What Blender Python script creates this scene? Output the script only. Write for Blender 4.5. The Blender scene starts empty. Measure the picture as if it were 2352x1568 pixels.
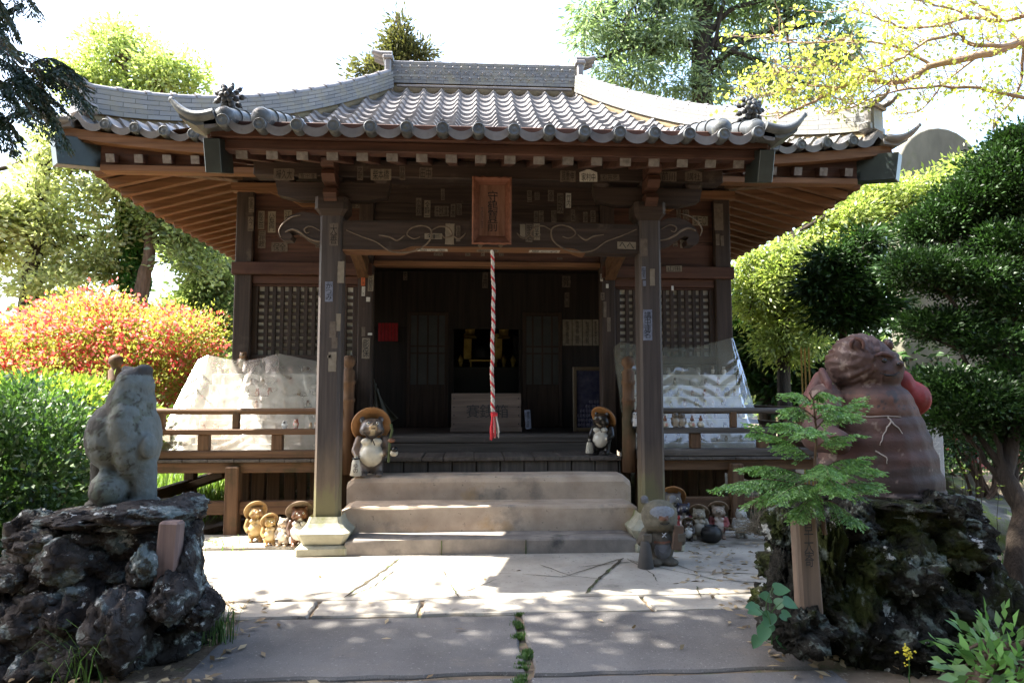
import bpy, bmesh, math, random
import numpy as np
from mathutils import Vector, Matrix, Euler, noise as mnoise

SC = bpy.context.scene
COL = SC.collection
R_ = math.radians

# ------------------------------------------------------------------ camera
EYE = 1.33
YAW, PITCH = R_(3.3), R_(4.45)
cam_data = bpy.data.cameras.new("camera")
cam_data.sensor_width = 36.0
cam_data.lens = 24.0
cam_data.clip_start = 0.05
cam_data.clip_end = 800.0
cam = bpy.data.objects.new("camera", cam_data)
COL.objects.link(cam)
cam.location = (0, 0, EYE)
cam.rotation_euler = (math.pi / 2 + PITCH, 0, -YAW)
SC.camera = cam

# ------------------------------------------------------------------ sky, sun, exposure
TO_SUN = Vector((-2.36, 0.30, 3.4)).normalized()
SUN_EL = math.asin(TO_SUN.z)
SUN_AZ = math.atan2(TO_SUN.x, TO_SUN.y)
world = bpy.data.worlds.new("World")
SC.world = world
world.use_nodes = True
wnt = world.node_tree
wnt.nodes.clear()
sky = wnt.nodes.new("ShaderNodeTexSky")
sky.sky_type = 'NISHITA'
sky.sun_disc = False
sky.sun_elevation = SUN_EL
sky.sun_rotation = SUN_AZ
sky.dust_density = 3.0
sky.air_density = 1.2
bg = wnt.nodes.new("ShaderNodeBackground")
bg.inputs["Strength"].default_value = 0.15
wout = wnt.nodes.new("ShaderNodeOutputWorld")
wnt.links.new(sky.outputs[0], bg.inputs[0])
wnt.links.new(bg.outputs[0], wout.inputs[0])
sun_data = bpy.data.lights.new("sun", 'SUN')
sun_data.energy = 5.0
sun_data.angle = R_(0.55)
sun_data.color = (1.0, 0.95, 0.86)
sun = bpy.data.objects.new("sun", sun_data)
COL.objects.link(sun)
sun.location = (-20, 5, 30)
sun.rotation_euler = (-TO_SUN).to_track_quat('-Z', 'Y').to_euler()
SC.view_settings.view_transform = 'Standard'
SC.view_settings.look = 'None'
SC.view_settings.exposure = 2.5
SC.view_settings.gamma = 1.0
SC.render.engine = 'CYCLES'
cy = SC.cycles
cy.use_denoising = True
cy.max_bounces = 6
cy.diffuse_bounces = 4
cy.glossy_bounces = 3
cy.transmission_bounces = 4
cy.transparent_max_bounces = 12
cy.caustics_reflective = False
cy.caustics_refractive = False

# ------------------------------------------------------------------ measuring: photo point (2352 wide) on a plane -> metres
_F = Vector((math.sin(YAW) * math.cos(PITCH), math.cos(YAW) * math.cos(PITCH), math.sin(PITCH)))
_RT = Vector((math.cos(YAW), -math.sin(YAW), 0))
_UP = _RT.cross(_F)
_C = Vector((0, 0, EYE))
def _ray(u, v):
    return _F + _RT * ((u - 1176) / 1568) - _UP * ((v - 784) / 1568)
def at(u, v, Y):
    d = _ray(u, v)
    return _C + d * (Y / d.y)
def gz(u, v, Z=0.0):
    d = _ray(u, v)
    return _C + d * ((Z - EYE) / d.z)

# ------------------------------------------------------------------ helpers
def tag(o, label=None, cat=None, group=None, kind=None):
    if label: o["label"] = label
    if cat: o["category"] = cat
    if group: o["group"] = group
    if kind: o["kind"] = kind
    return o

def empty(name, loc, label, cat, group=None, rz=0.0):
    o = bpy.data.objects.new(name, None)
    o.empty_display_size = 0.1
    COL.objects.link(o)
    o.location = loc
    o.rotation_euler = (0, 0, rz)
    return tag(o, label, cat, group)

def link_mesh(name, me, mats, parent=None, world_coords=True, smooth=False):
    for m in (mats if isinstance(mats, (list, tuple)) else [mats]):
        me.materials.append(m)
    o = bpy.data.objects.new(name, me)
    COL.objects.link(o)
    if parent is not None:
        o.parent = parent
        if world_coords:
            top = parent
            M = Matrix.Identity(4)
            chain = []
            while top is not None:
                chain.append(top); top = top.parent
            for c in reversed(chain):
                M = M @ Matrix.LocRotScale(c.location, c.rotation_euler, c.scale)
            if M != Matrix.Identity(4):
                me.transform(M.inverted())
    if smooth:
        me.polygons.foreach_set("use_smooth", [True] * len(me.polygons))
    return o

class MB:
    """collects shapes into one mesh"""
    def __init__(s):
        s.v, s.f, s.mi, s.sm = [], [], [], []
    def add(s, vs, fs, mi=0, sm=False):
        b = len(s.v)
        s.v += [tuple(p) for p in vs]
        for f in fs:
            s.f.append(tuple(i + b for i in f)); s.mi.append(mi); s.sm.append(sm)
    def box(s, c, d, mi=0, rot=None, ch=0.006, taper=1.0):
        """chamfered box, centre c, full size d"""
        hx, hy, hz = d[0] / 2, d[1] / 2, d[2] / 2
        ch = min(ch, hx * 0.45, hy * 0.45, hz * 0.45)
        vs, idx = [], {}
        for sx in (-1, 1):
            for sy in (-1, 1):
                for sz in (-1, 1):
                    t = taper if sz > 0 else 1.0
                    for ax in range(3):
                        p = [sx * hx * t, sy * hy * t, sz * hz]
                        for a2 in range(3):
                            if a2 != ax:
                                p[a2] -= (sx, sy, sz)[a2] * ch
                        idx[(sx, sy, sz, ax)] = len(vs); vs.append(p)
        fs = []
        def q(keys): fs.append([idx[k] for k in keys])
        for ax in range(3):
            o1, o2 = (ax + 1) % 3, (ax + 2) % 3
            for sg in (-1, 1):
                ring = []
                for (a, b) in ((-1, -1), (1, -1), (1, 1), (-1, 1)):
                    k = [0, 0, 0]; k[ax] = sg; k[o1] = a; k[o2] = b
                    ring.append((k[0], k[1], k[2], ax))
                q(ring if sg > 0 else ring[::-1])
            for a in (-1, 1):
                for b in (-1, 1):
                    k0 = [0, 0, 0]; k1 = [0, 0, 0]
                    k0[ax] = -1; k1[ax] = 1
                    for k in (k0, k1): k[o1] = a; k[o2] = b
                    ring = [(*k0, o1), (*k1, o1), (*k1, o2), (*k0, o2)]
                    q(ring if a * b > 0 else ring[::-1])
        for sx in (-1, 1):
            for sy in (-1, 1):
                for sz in (-1, 1):
                    r = [(sx, sy, sz, 0), (sx, sy, sz, 1), (sx, sy, sz, 2)]
                    q(r if sx * sy * sz > 0 else r[::-1])
        M = Matrix.Identity(3) if rot is None else Euler(rot).to_matrix()
        c = Vector(c)
        s.add([c + M @ Vector(p) for p in vs], fs, mi)
    def b2(s, x0, x1, y0, y1, z0, z1, mi=0, ch=0.006):
        s.box(((x0 + x1) / 2, (y0 + y1) / 2, (z0 + z1) / 2), (abs(x1 - x0), abs(y1 - y0), abs(z1 - z0)), mi, None, ch)
    def bar(s, p0, p1, w, h, mi=0, ch=0.005):
        """square bar from p0 to p1, w across, h in height"""
        p0, p1 = Vector(p0), Vector(p1)
        d = (p1 - p0)
        L = d.length
        d.normalize()
        up = Vector((0, 0, 1)) if abs(d.z) < 0.95 else Vector((0, 1, 0))
        sx = d.cross(up).normalized(); uz = sx.cross(d).normalized()
        M = Matrix((sx, d, uz)).transposed()
        t = MB(); t.box((0, 0, 0), (w, L, h), 0, None, ch)
        c = (p0 + p1) / 2
        s.add([c + M @ Vector(v) for v in t.v], t.f, mi)
    def tube(s, pts, rad, n=8, mi=0, cap=True, sm=True, flat=1.0):
        pts = [Vector(p) for p in pts]
        if not isinstance(rad, (list, tuple)): rad = [rad] * len(pts)
        vs, fs = [], []
        prev = None
        for i, p in enumerate(pts):
            d = (pts[min(i + 1, len(pts) - 1)] - pts[max(i - 1, 0)])
            if d.length < 1e-9: d = Vector((0, 0, 1))
            d.normalize()
            if prev is None:
                a = Vector((0, 0, 1)) if abs(d.z) < 0.9 else Vector((1, 0, 0))
                x = d.cross(a).normalized()
            else:
                x = (prev - d * prev.dot(d))
                x = x.normalized() if x.length > 1e-6 else d.orthogonal().normalized()
            prev = x
            y = d.cross(x)
            for k in range(n):
                a = 2 * math.pi * k / n
                vs.append(p + (x * math.cos(a) + y * math.sin(a) * flat) * rad[i])
        for i in range(len(pts) - 1):
            for k in range(n):
                k2 = (k + 1) % n
                fs.append((i * n + k, i * n + k2, (i + 1) * n + k2, (i + 1) * n + k))
        s.add(vs, fs, mi, sm)
        if cap:
            s.add(vs[:n], [tuple(range(n))[::-1]], mi); s.add(vs[-n:], [tuple(range(n))], mi)
    def lathe(s, prof, c=(0, 0, 0), n=16, mi=0, M=None, sm=True, sq=None):
        """profile [(r,z)] around z; sq = corner sharpness turns rings into squares"""
        vs, fs = [], []
        c = Vector(c)
        for (r, z) in prof:
            for k in range(n):
                a = 2 * math.pi * (k + 0.5) / n
                x, y = math.cos(a), math.sin(a)
                if sq:
                    m = max(abs(x), abs(y)); x, y = x / m, y / m
                p = Vector((x * r, y * r, z))
                vs.append(c + (M @ p if M else p))
        for i in range(len(prof) - 1):
            for k in range(n):
                k2 = (k + 1) % n
                fs.append((i * n + k, i * n + k2, (i + 1) * n + k2, (i + 1) * n + k))
        fs.append(tuple(range(n))[::-1]); fs.append(tuple(range((len(prof) - 1) * n, len(prof) * n)))
        s.add(vs, fs, mi, sm)
    def ball(s, c, r, n=10, mi=0, rot=None):
        r = (r, r, r) if not isinstance(r, (tuple, list)) else r
        M = Euler(rot).to_matrix() if rot else Matrix.Identity(3)
        c = Vector(c)
        vs, fs = [], []
        m = max(4, n // 2 + 1)
        for i in range(m + 1):
            th = math.pi * i / m
            for k in range(n):
                a = 2 * math.pi * k / n
                vs.append(c + M @ Vector((r[0] * math.sin(th) * math.cos(a), r[1] * math.sin(th) * math.sin(a), r[2] * math.cos(th))))
        for i in range(m):
            for k in range(n):
                k2 = (k + 1) % n
                fs.append((i * n + k, (i + 1) * n + k, (i + 1) * n + k2, i * n + k2))
        s.add(vs, fs, mi, True)
    def plate(s, outline, y0, y1, mi=0):
        """outline [(x,z)] counter-clockwise seen from the front, between depths y0<y1"""
        n = len(outline)
        vs = [(x, y0, z) for x, z in outline] + [(x, y1, z) for x, z in outline]
        fs = [tuple(range(n)), tuple(range(2 * n - 1, n - 1, -1))]
        fs += [(i, n + i, n + (i + 1) % n, (i + 1) % n) for i in range(n)]
        s.add(vs, fs, mi)
    def quadgrid(s, P, nu, nv, mi=0, sm=True):
        vs = [P(i / nu, j / nv) for j in range(nv + 1) for i in range(nu + 1)]
        fs = [(j * (nu + 1) + i, j * (nu + 1) + i + 1, (j + 1) * (nu + 1) + i + 1, (j + 1) * (nu + 1) + i) for j in range(nv) for i in range(nu)]
        s.add(vs, fs, mi, sm)
    def build(s, name, mats, parent=None, world_coords=True):
        me = bpy.data.meshes.new(name)
        me.from_pydata(s.v, [], s.f)
        me.polygons.foreach_set("material_index", s.mi)
        me.polygons.foreach_set("use_smooth", s.sm)
        o = link_mesh(name, me, mats, parent, world_coords)
        me.update()
        return o

def copy_tree(o, parent=None):
    c = o.copy()
    COL.objects.link(c)
    c.parent = parent
    for ch in list(o.children):
        copy_tree(ch, c)
    return c

# ------------------------------------------------------------------ blobs: one continuous surface grown from rounded lumps
def blob_mesh(name, parts, voxel, smooth=6):
    mb = MB()
    for p in parts:
        if p[0] == 'e':
            mb.ball(p[1], p[2], 16, 0, p[3] if len(p) > 3 else None)
        else:
            _, a, b, r0, r1 = p
            a, b = Vector(a), Vector(b)
            k = max(2, int((b - a).length / (0.45 * max(min(r0, r1), 1e-3))) + 1)
            k = min(k, 24)
            for i in range(k + 1):
                t = i / k
                mb.ball(a.lerp(b, t), r0 + (r1 - r0) * t, 12)
    me = bpy.data.meshes.new(name + "_raw")
    me.from_pydata(mb.v, [], mb.f)
    o = bpy.data.objects.new(name + "_raw", me)
    COL.objects.link(o)
    rm = o.modifiers.new("r", 'REMESH'); rm.mode = 'VOXEL'; rm.voxel_size = voxel
    sm = o.modifiers.new("s", 'SMOOTH'); sm.factor = 0.5; sm.iterations = smooth
    dg = bpy.context.evaluated_depsgraph_get()
    out = bpy.data.meshes.new_from_object(o.evaluated_get(dg))
    out.name = name
    bpy.data.objects.remove(o); bpy.data.meshes.remove(me)
    out.polygons.foreach_set("use_smooth", [True] * len(out.polygons))
    return out

def coords(me):
    a = np.empty(len(me.vertices) * 3); me.vertices.foreach_get("co", a)
    return a.reshape(-1, 3)

def paint(me, rgb):
    """per-vertex glaze colour"""
    n = len(me.vertices)
    at_ = me.color_attributes.new("glaze", 'FLOAT_COLOR', 'POINT')
    c = np.ones((n, 4)); c[:, :3] = rgb
    at_.data.foreach_set("color", c.ravel())

def displace(me, fn):
    co = coords(me)
    for i in range(len(co)):
        co[i] = fn(Vector(co[i]))
    me.vertices.foreach_set("co", co.ravel()); me.update()

# ------------------------------------------------------------------ writing
_text_cache = {}
def text_verts(body, size, vertical=False):
    """triangulated lettering in its own x/y plane, centred"""
    key = (body, vertical)
    if key not in _text_cache:
        cu = bpy.data.curves.new("lettering", 'FONT')
        cu.resolution_u = 2
        cu.align_x = 'CENTER'; cu.align_y = 'CENTER'
        cu.body = "\n".join(body) if vertical else body
        if vertical: cu.space_line = 0.82
        o = bpy.data.objects.new("lettering", cu)
        COL.objects.link(o)
        dg = bpy.context.evaluated_depsgraph_get()
        me = bpy.data.meshes.new_from_object(o.evaluated_get(dg))
        vs = [tuple(v.co) for v in me.vertices]
        fs = [tuple(p.vertices) for p in me.polygons]
        bpy.data.objects.remove(o); bpy.data.curves.remove(cu); bpy.data.meshes.remove(me)
        xs = [v[0] for v in vs] or [0]; ys = [v[1] for v in vs] or [0]
        cx, cy_ = (min(xs) + max(xs)) / 2, (min(ys) + max(ys)) / 2
        w, h = max(max(xs) - min(xs), 1e-6), max(max(ys) - min(ys), 1e-6)
        _text_cache[key] = ([((v[0] - cx) / w, (v[1] - cy_) / h) for v in vs], fs)
    return _text_cache[key]

def put_text(mb, body, M, w, h, vertical=False, mi=0):
    """lettering filling w x h, on the plane of matrix M (x right, y up, z out)"""
    vs, fs = text_verts(body, 1, vertical)
    mb.add([M @ Vector((x * w, y * h, 0)) for x, y in vs], fs, mi)

def face_front(x, y, z, tilt=0.0, spin=0.0):
    """matrix of a vertical plane facing the viewer side (-Y)"""
    return Matrix.Translation((x, y, z)) @ Matrix.Rotation(R_(90) - tilt, 4, 'X') @ Matrix.Rotation(spin, 4, 'Z')

# ------------------------------------------------------------------ leaves
def leaf_mesh(name, cen, dirs, L, W, mat, parent=None, seed=0, fold=0.25, tint=None, tilt=1.0):
    """many small folded leaves: cen (N,3) leaf base points, dirs (N,3) pointing along each leaf"""
    rng = np.random.default_rng(seed)
    n = len(cen)
    cen = np.asarray(cen, float); d = np.asarray(dirs, float)
    d /= np.linalg.norm(d, axis=1)[:, None] + 1e-9
    a = rng.normal(size=(n, 3)); a[:, 2] += 0.6 * tilt
    sx = np.cross(d, a); sx /= np.linalg.norm(sx, axis=1)[:, None] + 1e-9
    nn = np.cross(sx, d)
    sc = rng.uniform(0.65, 1.3, n)[:, None]
    L = L * sc; W = W * sc
    v = np.empty((n, 4, 3))
    v[:, 0] = cen
    v[:, 1] = cen + d * L * 0.5 + sx * W * 0.5 + nn * W * fold
    v[:, 2] = cen + d * L
    v[:, 3] = cen + d * L * 0.5 - sx * W * 0.5 + nn * W * fold
    me = bpy.data.meshes.new(name)
    me.vertices.add(n * 4); me.vertices.foreach_set("co", v.ravel())
    me.loops.add(n * 4); me.loops.foreach_set("vertex_index", np.arange(n * 4, dtype=np.int32))
    me.polygons.add(n)
    me.polygons.foreach_set("loop_start", np.arange(0, n * 4, 4, dtype=np.int32))
    me.polygons.foreach_set("loop_total", np.full(n, 4, dtype=np.int32))
    me.update(calc_edges=True)
    r = rng.random(n) if tint is None else np.clip(tint + rng.normal(0, 0.12, n), 0, 1)
    at_ = me.attributes.new("rnd", 'FLOAT', 'POINT')
    at_.data.foreach_set("value", np.repeat(r, 4))
    return link_mesh(name, me, mat, parent)

def clumped(rng, lobes, n_clump, per, spread, shell=0.55, squash=0.7, sub=0):
    """leaf centres in clumps through the outer part of ellipsoid lobes [(c,r)]; also outward directions and clump tints"""
    if sub:
        new = []
        for c, r in lobes:
            for k in range(sub):
                u = rng.normal(size=3); u /= np.linalg.norm(u)
                q = rng.uniform(0.45, 0.95)
                f = rng.uniform(0.26, 0.5)
                new.append((np.array(c) + u * q * np.array(r), np.array(r) * f * np.array((1, 1, 0.8))))
        lobes = new
    vol = np.array([l[1][0] * l[1][1] * l[1][2] for l in lobes]) ** 0.75
    vol /= vol.sum()
    out, dr, tn = [], [], []
    for (c, r), w in zip(lobes, vol):
        k = max(3, int(n_clump * w))
        u = rng.normal(size=(k, 3)); u /= np.linalg.norm(u, axis=1)[:, None]
        rad = (shell + (1 - shell) * rng.random(k)) * (1 + rng.normal(0, 0.08, k))
        cc = np.array(c) + u * rad[:, None] * np.array(r)
        t = rng.random(k)
        g = rng.normal(size=(k, per, 3)) * spread; g[:, :, 2] *= squash
        out.append((cc[:, None, :] + g).reshape(-1, 3))
        dd = g / spread + u[:, None, :] * 0.8 + rng.normal(size=(k, per, 3)) * 0.5
        dr.append(dd.reshape(-1, 3))
        tn.append(np.repeat(t, per))
    return np.concatenate(out), np.concatenate(dr), np.concatenate(tn)
# ------------------------------------------------------------------ materials
def _new(name):
    m = bpy.data.materials.new(name); m.use_nodes = True
    nt = m.node_tree; nt.nodes.clear()
    out = nt.nodes.new("ShaderNodeOutputMaterial")
    return m, nt, out
def _n(nt, typ, **kw):
    n = nt.nodes.new(typ)
    for k, v in kw.items():
        if k in n.inputs: n.inputs[k].default_value = v
        else: setattr(n, k, v)
    return n
def _c(c): return (c[0], c[1], c[2], 1.0)
def _noise(nt, scale, stretch=(1, 1, 1), detail=5, rough=0.6, coord="Object", dist=0.0):
    tc = _n(nt, "ShaderNodeTexCoord")
    mp = _n(nt, "ShaderNodeMapping"); mp.inputs["Scale"].default_value = stretch
    nz = _n(nt, "ShaderNodeTexNoise", Scale=scale, Detail=detail, Roughness=rough, Distortion=dist)
    nt.links.new(tc.outputs[coord], mp.inputs["Vector"]); nt.links.new(mp.outputs[0], nz.inputs["Vector"])
    return nz.outputs["Fac"]
def _ramp(nt, fac, stops):
    r = _n(nt, "ShaderNodeValToRGB")
    e = r.color_ramp.elements
    while len(e) < len(stops): e.new(0.5)
    for i, (p, c) in enumerate(stops):
        e[i].position = p; e[i].color = _c(c) if not isinstance(c, (int, float)) else (c, c, c, 1)
    nt.links.new(fac, r.inputs[0])
    return r.outputs[0]
def _mix(nt, fac, a, b, blend='MIX'):
    m = _n(nt, "ShaderNodeMix"); m.data_type = 'RGBA'; m.blend_type = blend
    for s, v in ((0, fac), (6, a), (7, b)):
        if isinstance(v, bpy.types.NodeSocket): nt.links.new(v, m.inputs[s])
        elif isinstance(v, (int, float)): m.inputs[s].default_value = v
        else: m.inputs[s].default_value = _c(v)
    return m.outputs[2]

def surf(name, c1, c2, scale=6, stretch=(1, 1, 1), rough=0.75, bump=0.3, bscale=None, bdist=0.01, spots=(), spec=0.4, detail=6, metal=0.0, lo=0.3, hi=0.7, bstretch=None):
    """two-tone noise surface with optional spots [(colour, scale, threshold, softness)] and bump"""
    m, nt, out = _new(name)
    b = _n(nt, "ShaderNodeBsdfPrincipled")
    col = _ramp(nt, _noise(nt, scale, stretch, detail), [(lo, c1), (hi, c2)])
    for (sc, ss, th, so) in spots:
        f = _ramp(nt, _noise(nt, ss, (1, 1, 1), 7, 0.65), [(th, 0.0), (min(th + so, 1), 1.0)])
        col = _mix(nt, f, col, sc)
    nt.links.new(col, b.inputs["Base Color"])
    b.inputs["Roughness"].default_value = rough
    b.inputs["Metallic"].default_value = metal
    b.inputs["Specular IOR Level"].default_value = spec
    if bump:
        bp = _n(nt, "ShaderNodeBump", Strength=bump, Distance=bdist)
        nt.links.new(_noise(nt, bscale or scale * 3, bstretch or stretch, 8, 0.7), bp.inputs["Height"])
        nt.links.new(bp.outputs[0], b.inputs["Normal"])
    nt.links.new(b.outputs[0], out.inputs[0])
    return m

def craggy(m, scale=13.0, strength=0.6):
    nt = m.node_tree
    b = [n for n in nt.nodes if n.type == 'BSDF_PRINCIPLED'][0]; old = b.inputs["Normal"].links[0].from_socket
    tc = _n(nt, "ShaderNodeTexCoord"); vo = _n(nt, "ShaderNodeTexVoronoi", Scale=scale); vo.feature = 'DISTANCE_TO_EDGE'
    nz = _n(nt, "ShaderNodeTexNoise", Scale=9.0, Detail=4.0); ad = _n(nt, "ShaderNodeMix"); ad.data_type = 'RGBA'; ad.inputs[0].default_value = 0.12
    nt.links.new(tc.outputs["Object"], nz.inputs["Vector"]); nt.links.new(tc.outputs["Object"], ad.inputs[6]); nt.links.new(nz.outputs["Color"], ad.inputs[7])
    nt.links.new(ad.outputs[2], vo.inputs["Vector"])
    r = _ramp(nt, vo.outputs["Distance"], [(0.0, 0.0), (0.12, 1.0)])
    bp = _n(nt, "ShaderNodeBump", Strength=strength, Distance=0.02)
    nt.links.new(r, bp.inputs["Height"]); nt.links.new(old, bp.inputs["Normal"]); nt.links.new(bp.outputs[0], b.inputs["Normal"])
def wood(name, c1, c2, axis, rough=0.7, worn=None, wear=0.58, spec=0.3):
    st = [26.0, 26.0, 26.0]; st[axis] = 1.3
    sp = [(worn, 2.6, wear, 0.14)] if worn else []
    return surf(name, c1, c2, 1.0, tuple(st), rough, 0.55, 1.6, 0.004, sp, spec, 7, 0, 0.32, 0.72)

def leafmat(name, c1, c2, trans=0.45, gloss=0.25, tcol=None, extra=None):
    """leaf: diffuse, light passing through, slight gloss; colour varies leaf by leaf"""
    m, nt, out = _new(name)
    a = _n(nt, "ShaderNodeAttribute"); a.attribute_name = "rnd"
    stops = [(0.0, c1), (0.75, c2)] if extra is None else [(0.0, c1), (extra[1] - 0.02, c2), (extra[1], extra[0]), (1.0, extra[2])]
    col = _ramp(nt, a.outputs["Fac"], stops)
    d = _n(nt, "ShaderNodeBsdfDiffuse"); t = _n(nt, "ShaderNodeBsdfTranslucent"); g = _n(nt, "ShaderNodeBsdfGlossy", Roughness=0.45)
    nt.links.new(col, d.inputs[0])
    tc = _mix(nt, 1.0, col, tcol or (1.15, 1.28, 0.8), 'MULTIPLY')
    nt.links.new(tc, t.inputs[0])
    mx = _n(nt, "ShaderNodeMixShader", Fac=trans)
    nt.links.new(d.outputs[0], mx.inputs[1]); nt.links.new(t.outputs[0], mx.inputs[2])
    mg = _n(nt, "ShaderNodeMixShader", Fac=gloss * 0.2)
    nt.links.new(mx.outputs[0], mg.inputs[1]); nt.links.new(g.outputs[0], mg.inputs[2])
    nt.links.new(mg.outputs[0], out.inputs[0])
    return m

def glazed(name, rough=0.35, bump=0.25, bscale=30, dirt=(0.06, 0.05, 0.035), amount=0.3, stretch=(1, 1, 1), bdist=0.004):
    """ceramic or stone coloured point by point"""
    m, nt, out = _new(name)
    b = _n(nt, "ShaderNodeBsdfPrincipled", Roughness=rough)
    a = _n(nt, "ShaderNodeAttribute"); a.attribute_name = "glaze"
    f = _ramp(nt, _noise(nt, 9, (1, 1, 1), 7, 0.7), [(0.45, 0.0), (0.75, amount)])
    nt.links.new(_mix(nt, f, a.outputs["Color"], dirt), b.inputs["Base Color"])
    bp = _n(nt, "ShaderNodeBump", Strength=bump, Distance=bdist)
    nt.links.new(_noise(nt, bscale, stretch, 6, 0.6), bp.inputs["Height"]); nt.links.new(bp.outputs[0], b.inputs["Normal"])
    nt.links.new(b.outputs[0], out.inputs[0])
    return m

def plain(name, c, rough=0.6, metal=0.0, spec=0.4, var=0.25, scale=12):
    return surf(name, tuple(x * (1 - var) for x in c), c, scale, rough=rough, bump=0.1, spec=spec, metal=metal)

M = {}
_wd = ((0.020, 0.0135, 0.0105), (0.064, 0.042, 0.033))           # old dark timber
_wr = ((0.038, 0.017, 0.011), (0.110, 0.050, 0.033))           # reddish sheltered timber
_wg = ((0.050, 0.042, 0.036), (0.130, 0.110, 0.095))           # grey weathered timber
_wb = ((0.070, 0.035, 0.018), (0.170, 0.095, 0.050))           # brown timber
for k, ax in (("x", 0), ("y", 1), ("z", 2)):
    M["dark_" + k] = wood("dark timber " + k, *_wd, ax, worn=(0.10, 0.075, 0.06), wear=0.60)
    M["red_" + k] = wood("reddish timber " + k, *_wr, ax, worn=(0.05, 0.02, 0.015), wear=0.55)
    M["grey_" + k] = wood("grey weathered timber " + k, *_wg, ax, worn=(0.20, 0.18, 0.16), wear=0.6)
    M["brown_" + k] = wood("brown timber " + k, *_wb, ax, worn=(0.06, 0.045, 0.02), wear=0.56)
M["end_grain"] = surf("pale timber end", (0.10, 0.085, 0.075), (0.24, 0.21, 0.19), 22, rough=0.85)
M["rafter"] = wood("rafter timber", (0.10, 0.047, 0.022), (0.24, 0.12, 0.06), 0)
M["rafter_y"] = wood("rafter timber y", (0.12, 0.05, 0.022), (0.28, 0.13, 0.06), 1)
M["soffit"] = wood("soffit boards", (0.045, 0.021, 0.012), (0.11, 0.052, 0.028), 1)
M["moss_post"] = None
def _pillar():
    m, nt, out = _new("pillar timber, algae at the foot")
    b = _n(nt, "ShaderNodeBsdfPrincipled", Roughness=0.7)
    col = _ramp(nt, _noise(nt, 1.0, (26, 26, 1.2), 7), [(0.3, (0.028, 0.020, 0.018)), (0.75, (0.082, 0.062, 0.053))])
    tc = _n(nt, "ShaderNodeTexCoord"); sp = _n(nt, "ShaderNodeSeparateXYZ"); nt.links.new(tc.outputs["Object"], sp.inputs[0])
    ad = _n(nt, "ShaderNodeMath"); ad.operation = 'MULTIPLY_ADD'
    nt.links.new(_noise(nt, 2.2, (2, 2, 0.6), 5), ad.inputs[0]); ad.inputs[1].default_value = -1.1; nt.links.new(sp.outputs[2], ad.inputs[2])
    f1 = _ramp(nt, ad.outputs[0], [(0.0, 0.7), (0.45, 0.0)])
    col = _mix(nt, f1, col, (0.16, 0.115, 0.07))
    f2 = _ramp(nt, ad.outputs[0], [(0.0, 0.55), (0.12, 0.0)])
    col = _mix(nt, f2, col, (0.13, 0.13, 0.05))
    nt.links.new(col, b.inputs["Base Color"])
    bp = _n(nt, "ShaderNodeBump", Strength=0.5, Distance=0.004)
    nt.links.new(_noise(nt, 1.6, (26, 26, 1.2), 8), bp.inputs["Height"]); nt.links.new(bp.outputs[0], b.inputs["Normal"])
    nt.links.new(b.outputs[0], out.inputs[0])
    return m
M["pillar"] = _pillar()
M["tile"] = surf("smoked grey roof tile", (0.115, 0.106, 0.104), (0.235, 0.22, 0.213), 5, rough=0.36, bump=0.15, bscale=40, spec=0.6, spots=[((0.12, 0.11, 0.08), 9, 0.62, 0.1)])
M["tile_dark"] = surf("dark roof tile", (0.05, 0.055, 0.06), (0.13, 0.14, 0.145), 8, rough=0.42, bump=0.2, bscale=40, spots=[((0.14, 0.14, 0.09), 7, 0.6, 0.15)])
M["finial"] = surf("black tile ornament", (0.02, 0.021, 0.022), (0.06, 0.062, 0.064), 9, rough=0.5, bump=0.3, bscale=30)
def _ridge():
    m, nt, out = _new("stacked ridge tiles")
    b = _n(nt, "ShaderNodeBsdfPrincipled", Roughness=0.5)
    tc = _n(nt, "ShaderNodeTexCoord")
    br = _n(nt, "ShaderNodeTexBrick", Scale=1.0)
    br.inputs["Color1"].default_value = _c((0.115, 0.118, 0.122)); br.inputs["Color2"].default_value = _c((0.19, 0.192, 0.19)); br.inputs["Mortar"].default_value = _c((0.04, 0.04, 0.04))
    br.inputs["Mortar Size"].default_value = 0.004; br.inputs["Brick Width"].default_value = 0.26; br.inputs["Row Height"].default_value = 0.052
    nt.links.new(tc.outputs["UV"], br.inputs["Vector"])
    f = _ramp(nt, _noise(nt, 5, (1, 1, 1), 6), [(0.45, 0.0), (0.7, 0.75)])
    nt.links.new(_mix(nt, f, br.outputs["Color"], (0.20, 0.18, 0.115)), b.inputs["Base Color"])
    bp = _n(nt, "ShaderNodeBump", Strength=0.6, Distance=0.006); bp.invert = True
    nt.links.new(br.outputs["Fac"], bp.inputs["Height"]); nt.links.new(bp.outputs[0], b.inputs["Normal"])
    nt.links.new(b.outputs[0], out.inputs[0])
    return m
M["ridge"] = _ridge()
M["clay"] = surf("clay bedding under tiles", (0.16, 0.12, 0.07), (0.28, 0.22, 0.13), 9, rough=0.95)
M["verdigris"] = surf("dark copper sheet", (0.018, 0.023, 0.023), (0.042, 0.052, 0.050), 4, rough=0.35, bump=0.1, metal=0.35, spots=[((0.10, 0.20, 0.16), 5, 0.62, 0.12)])
M["concrete"] = surf("old step concrete", (0.35, 0.265, 0.195), (0.58, 0.465, 0.355), 3.5, rough=0.9, bump=0.5, bscale=60, bdist=0.004, spots=[((0.19, 0.175, 0.15), 2.0, 0.57, 0.14), ((0.42, 0.29, 0.16), 2.7, 0.58, 0.15), ((0.22, 0.18, 0.14), 28, 0.62, 0.08)])
M["slab"] = surf("step kerb stone", (0.16, 0.14, 0.125), (0.30, 0.26, 0.22), 5, rough=0.9, bump=0.5, bscale=50, bdist=0.004, spots=[((0.09, 0.085, 0.08), 3, 0.58, 0.15)])
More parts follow.
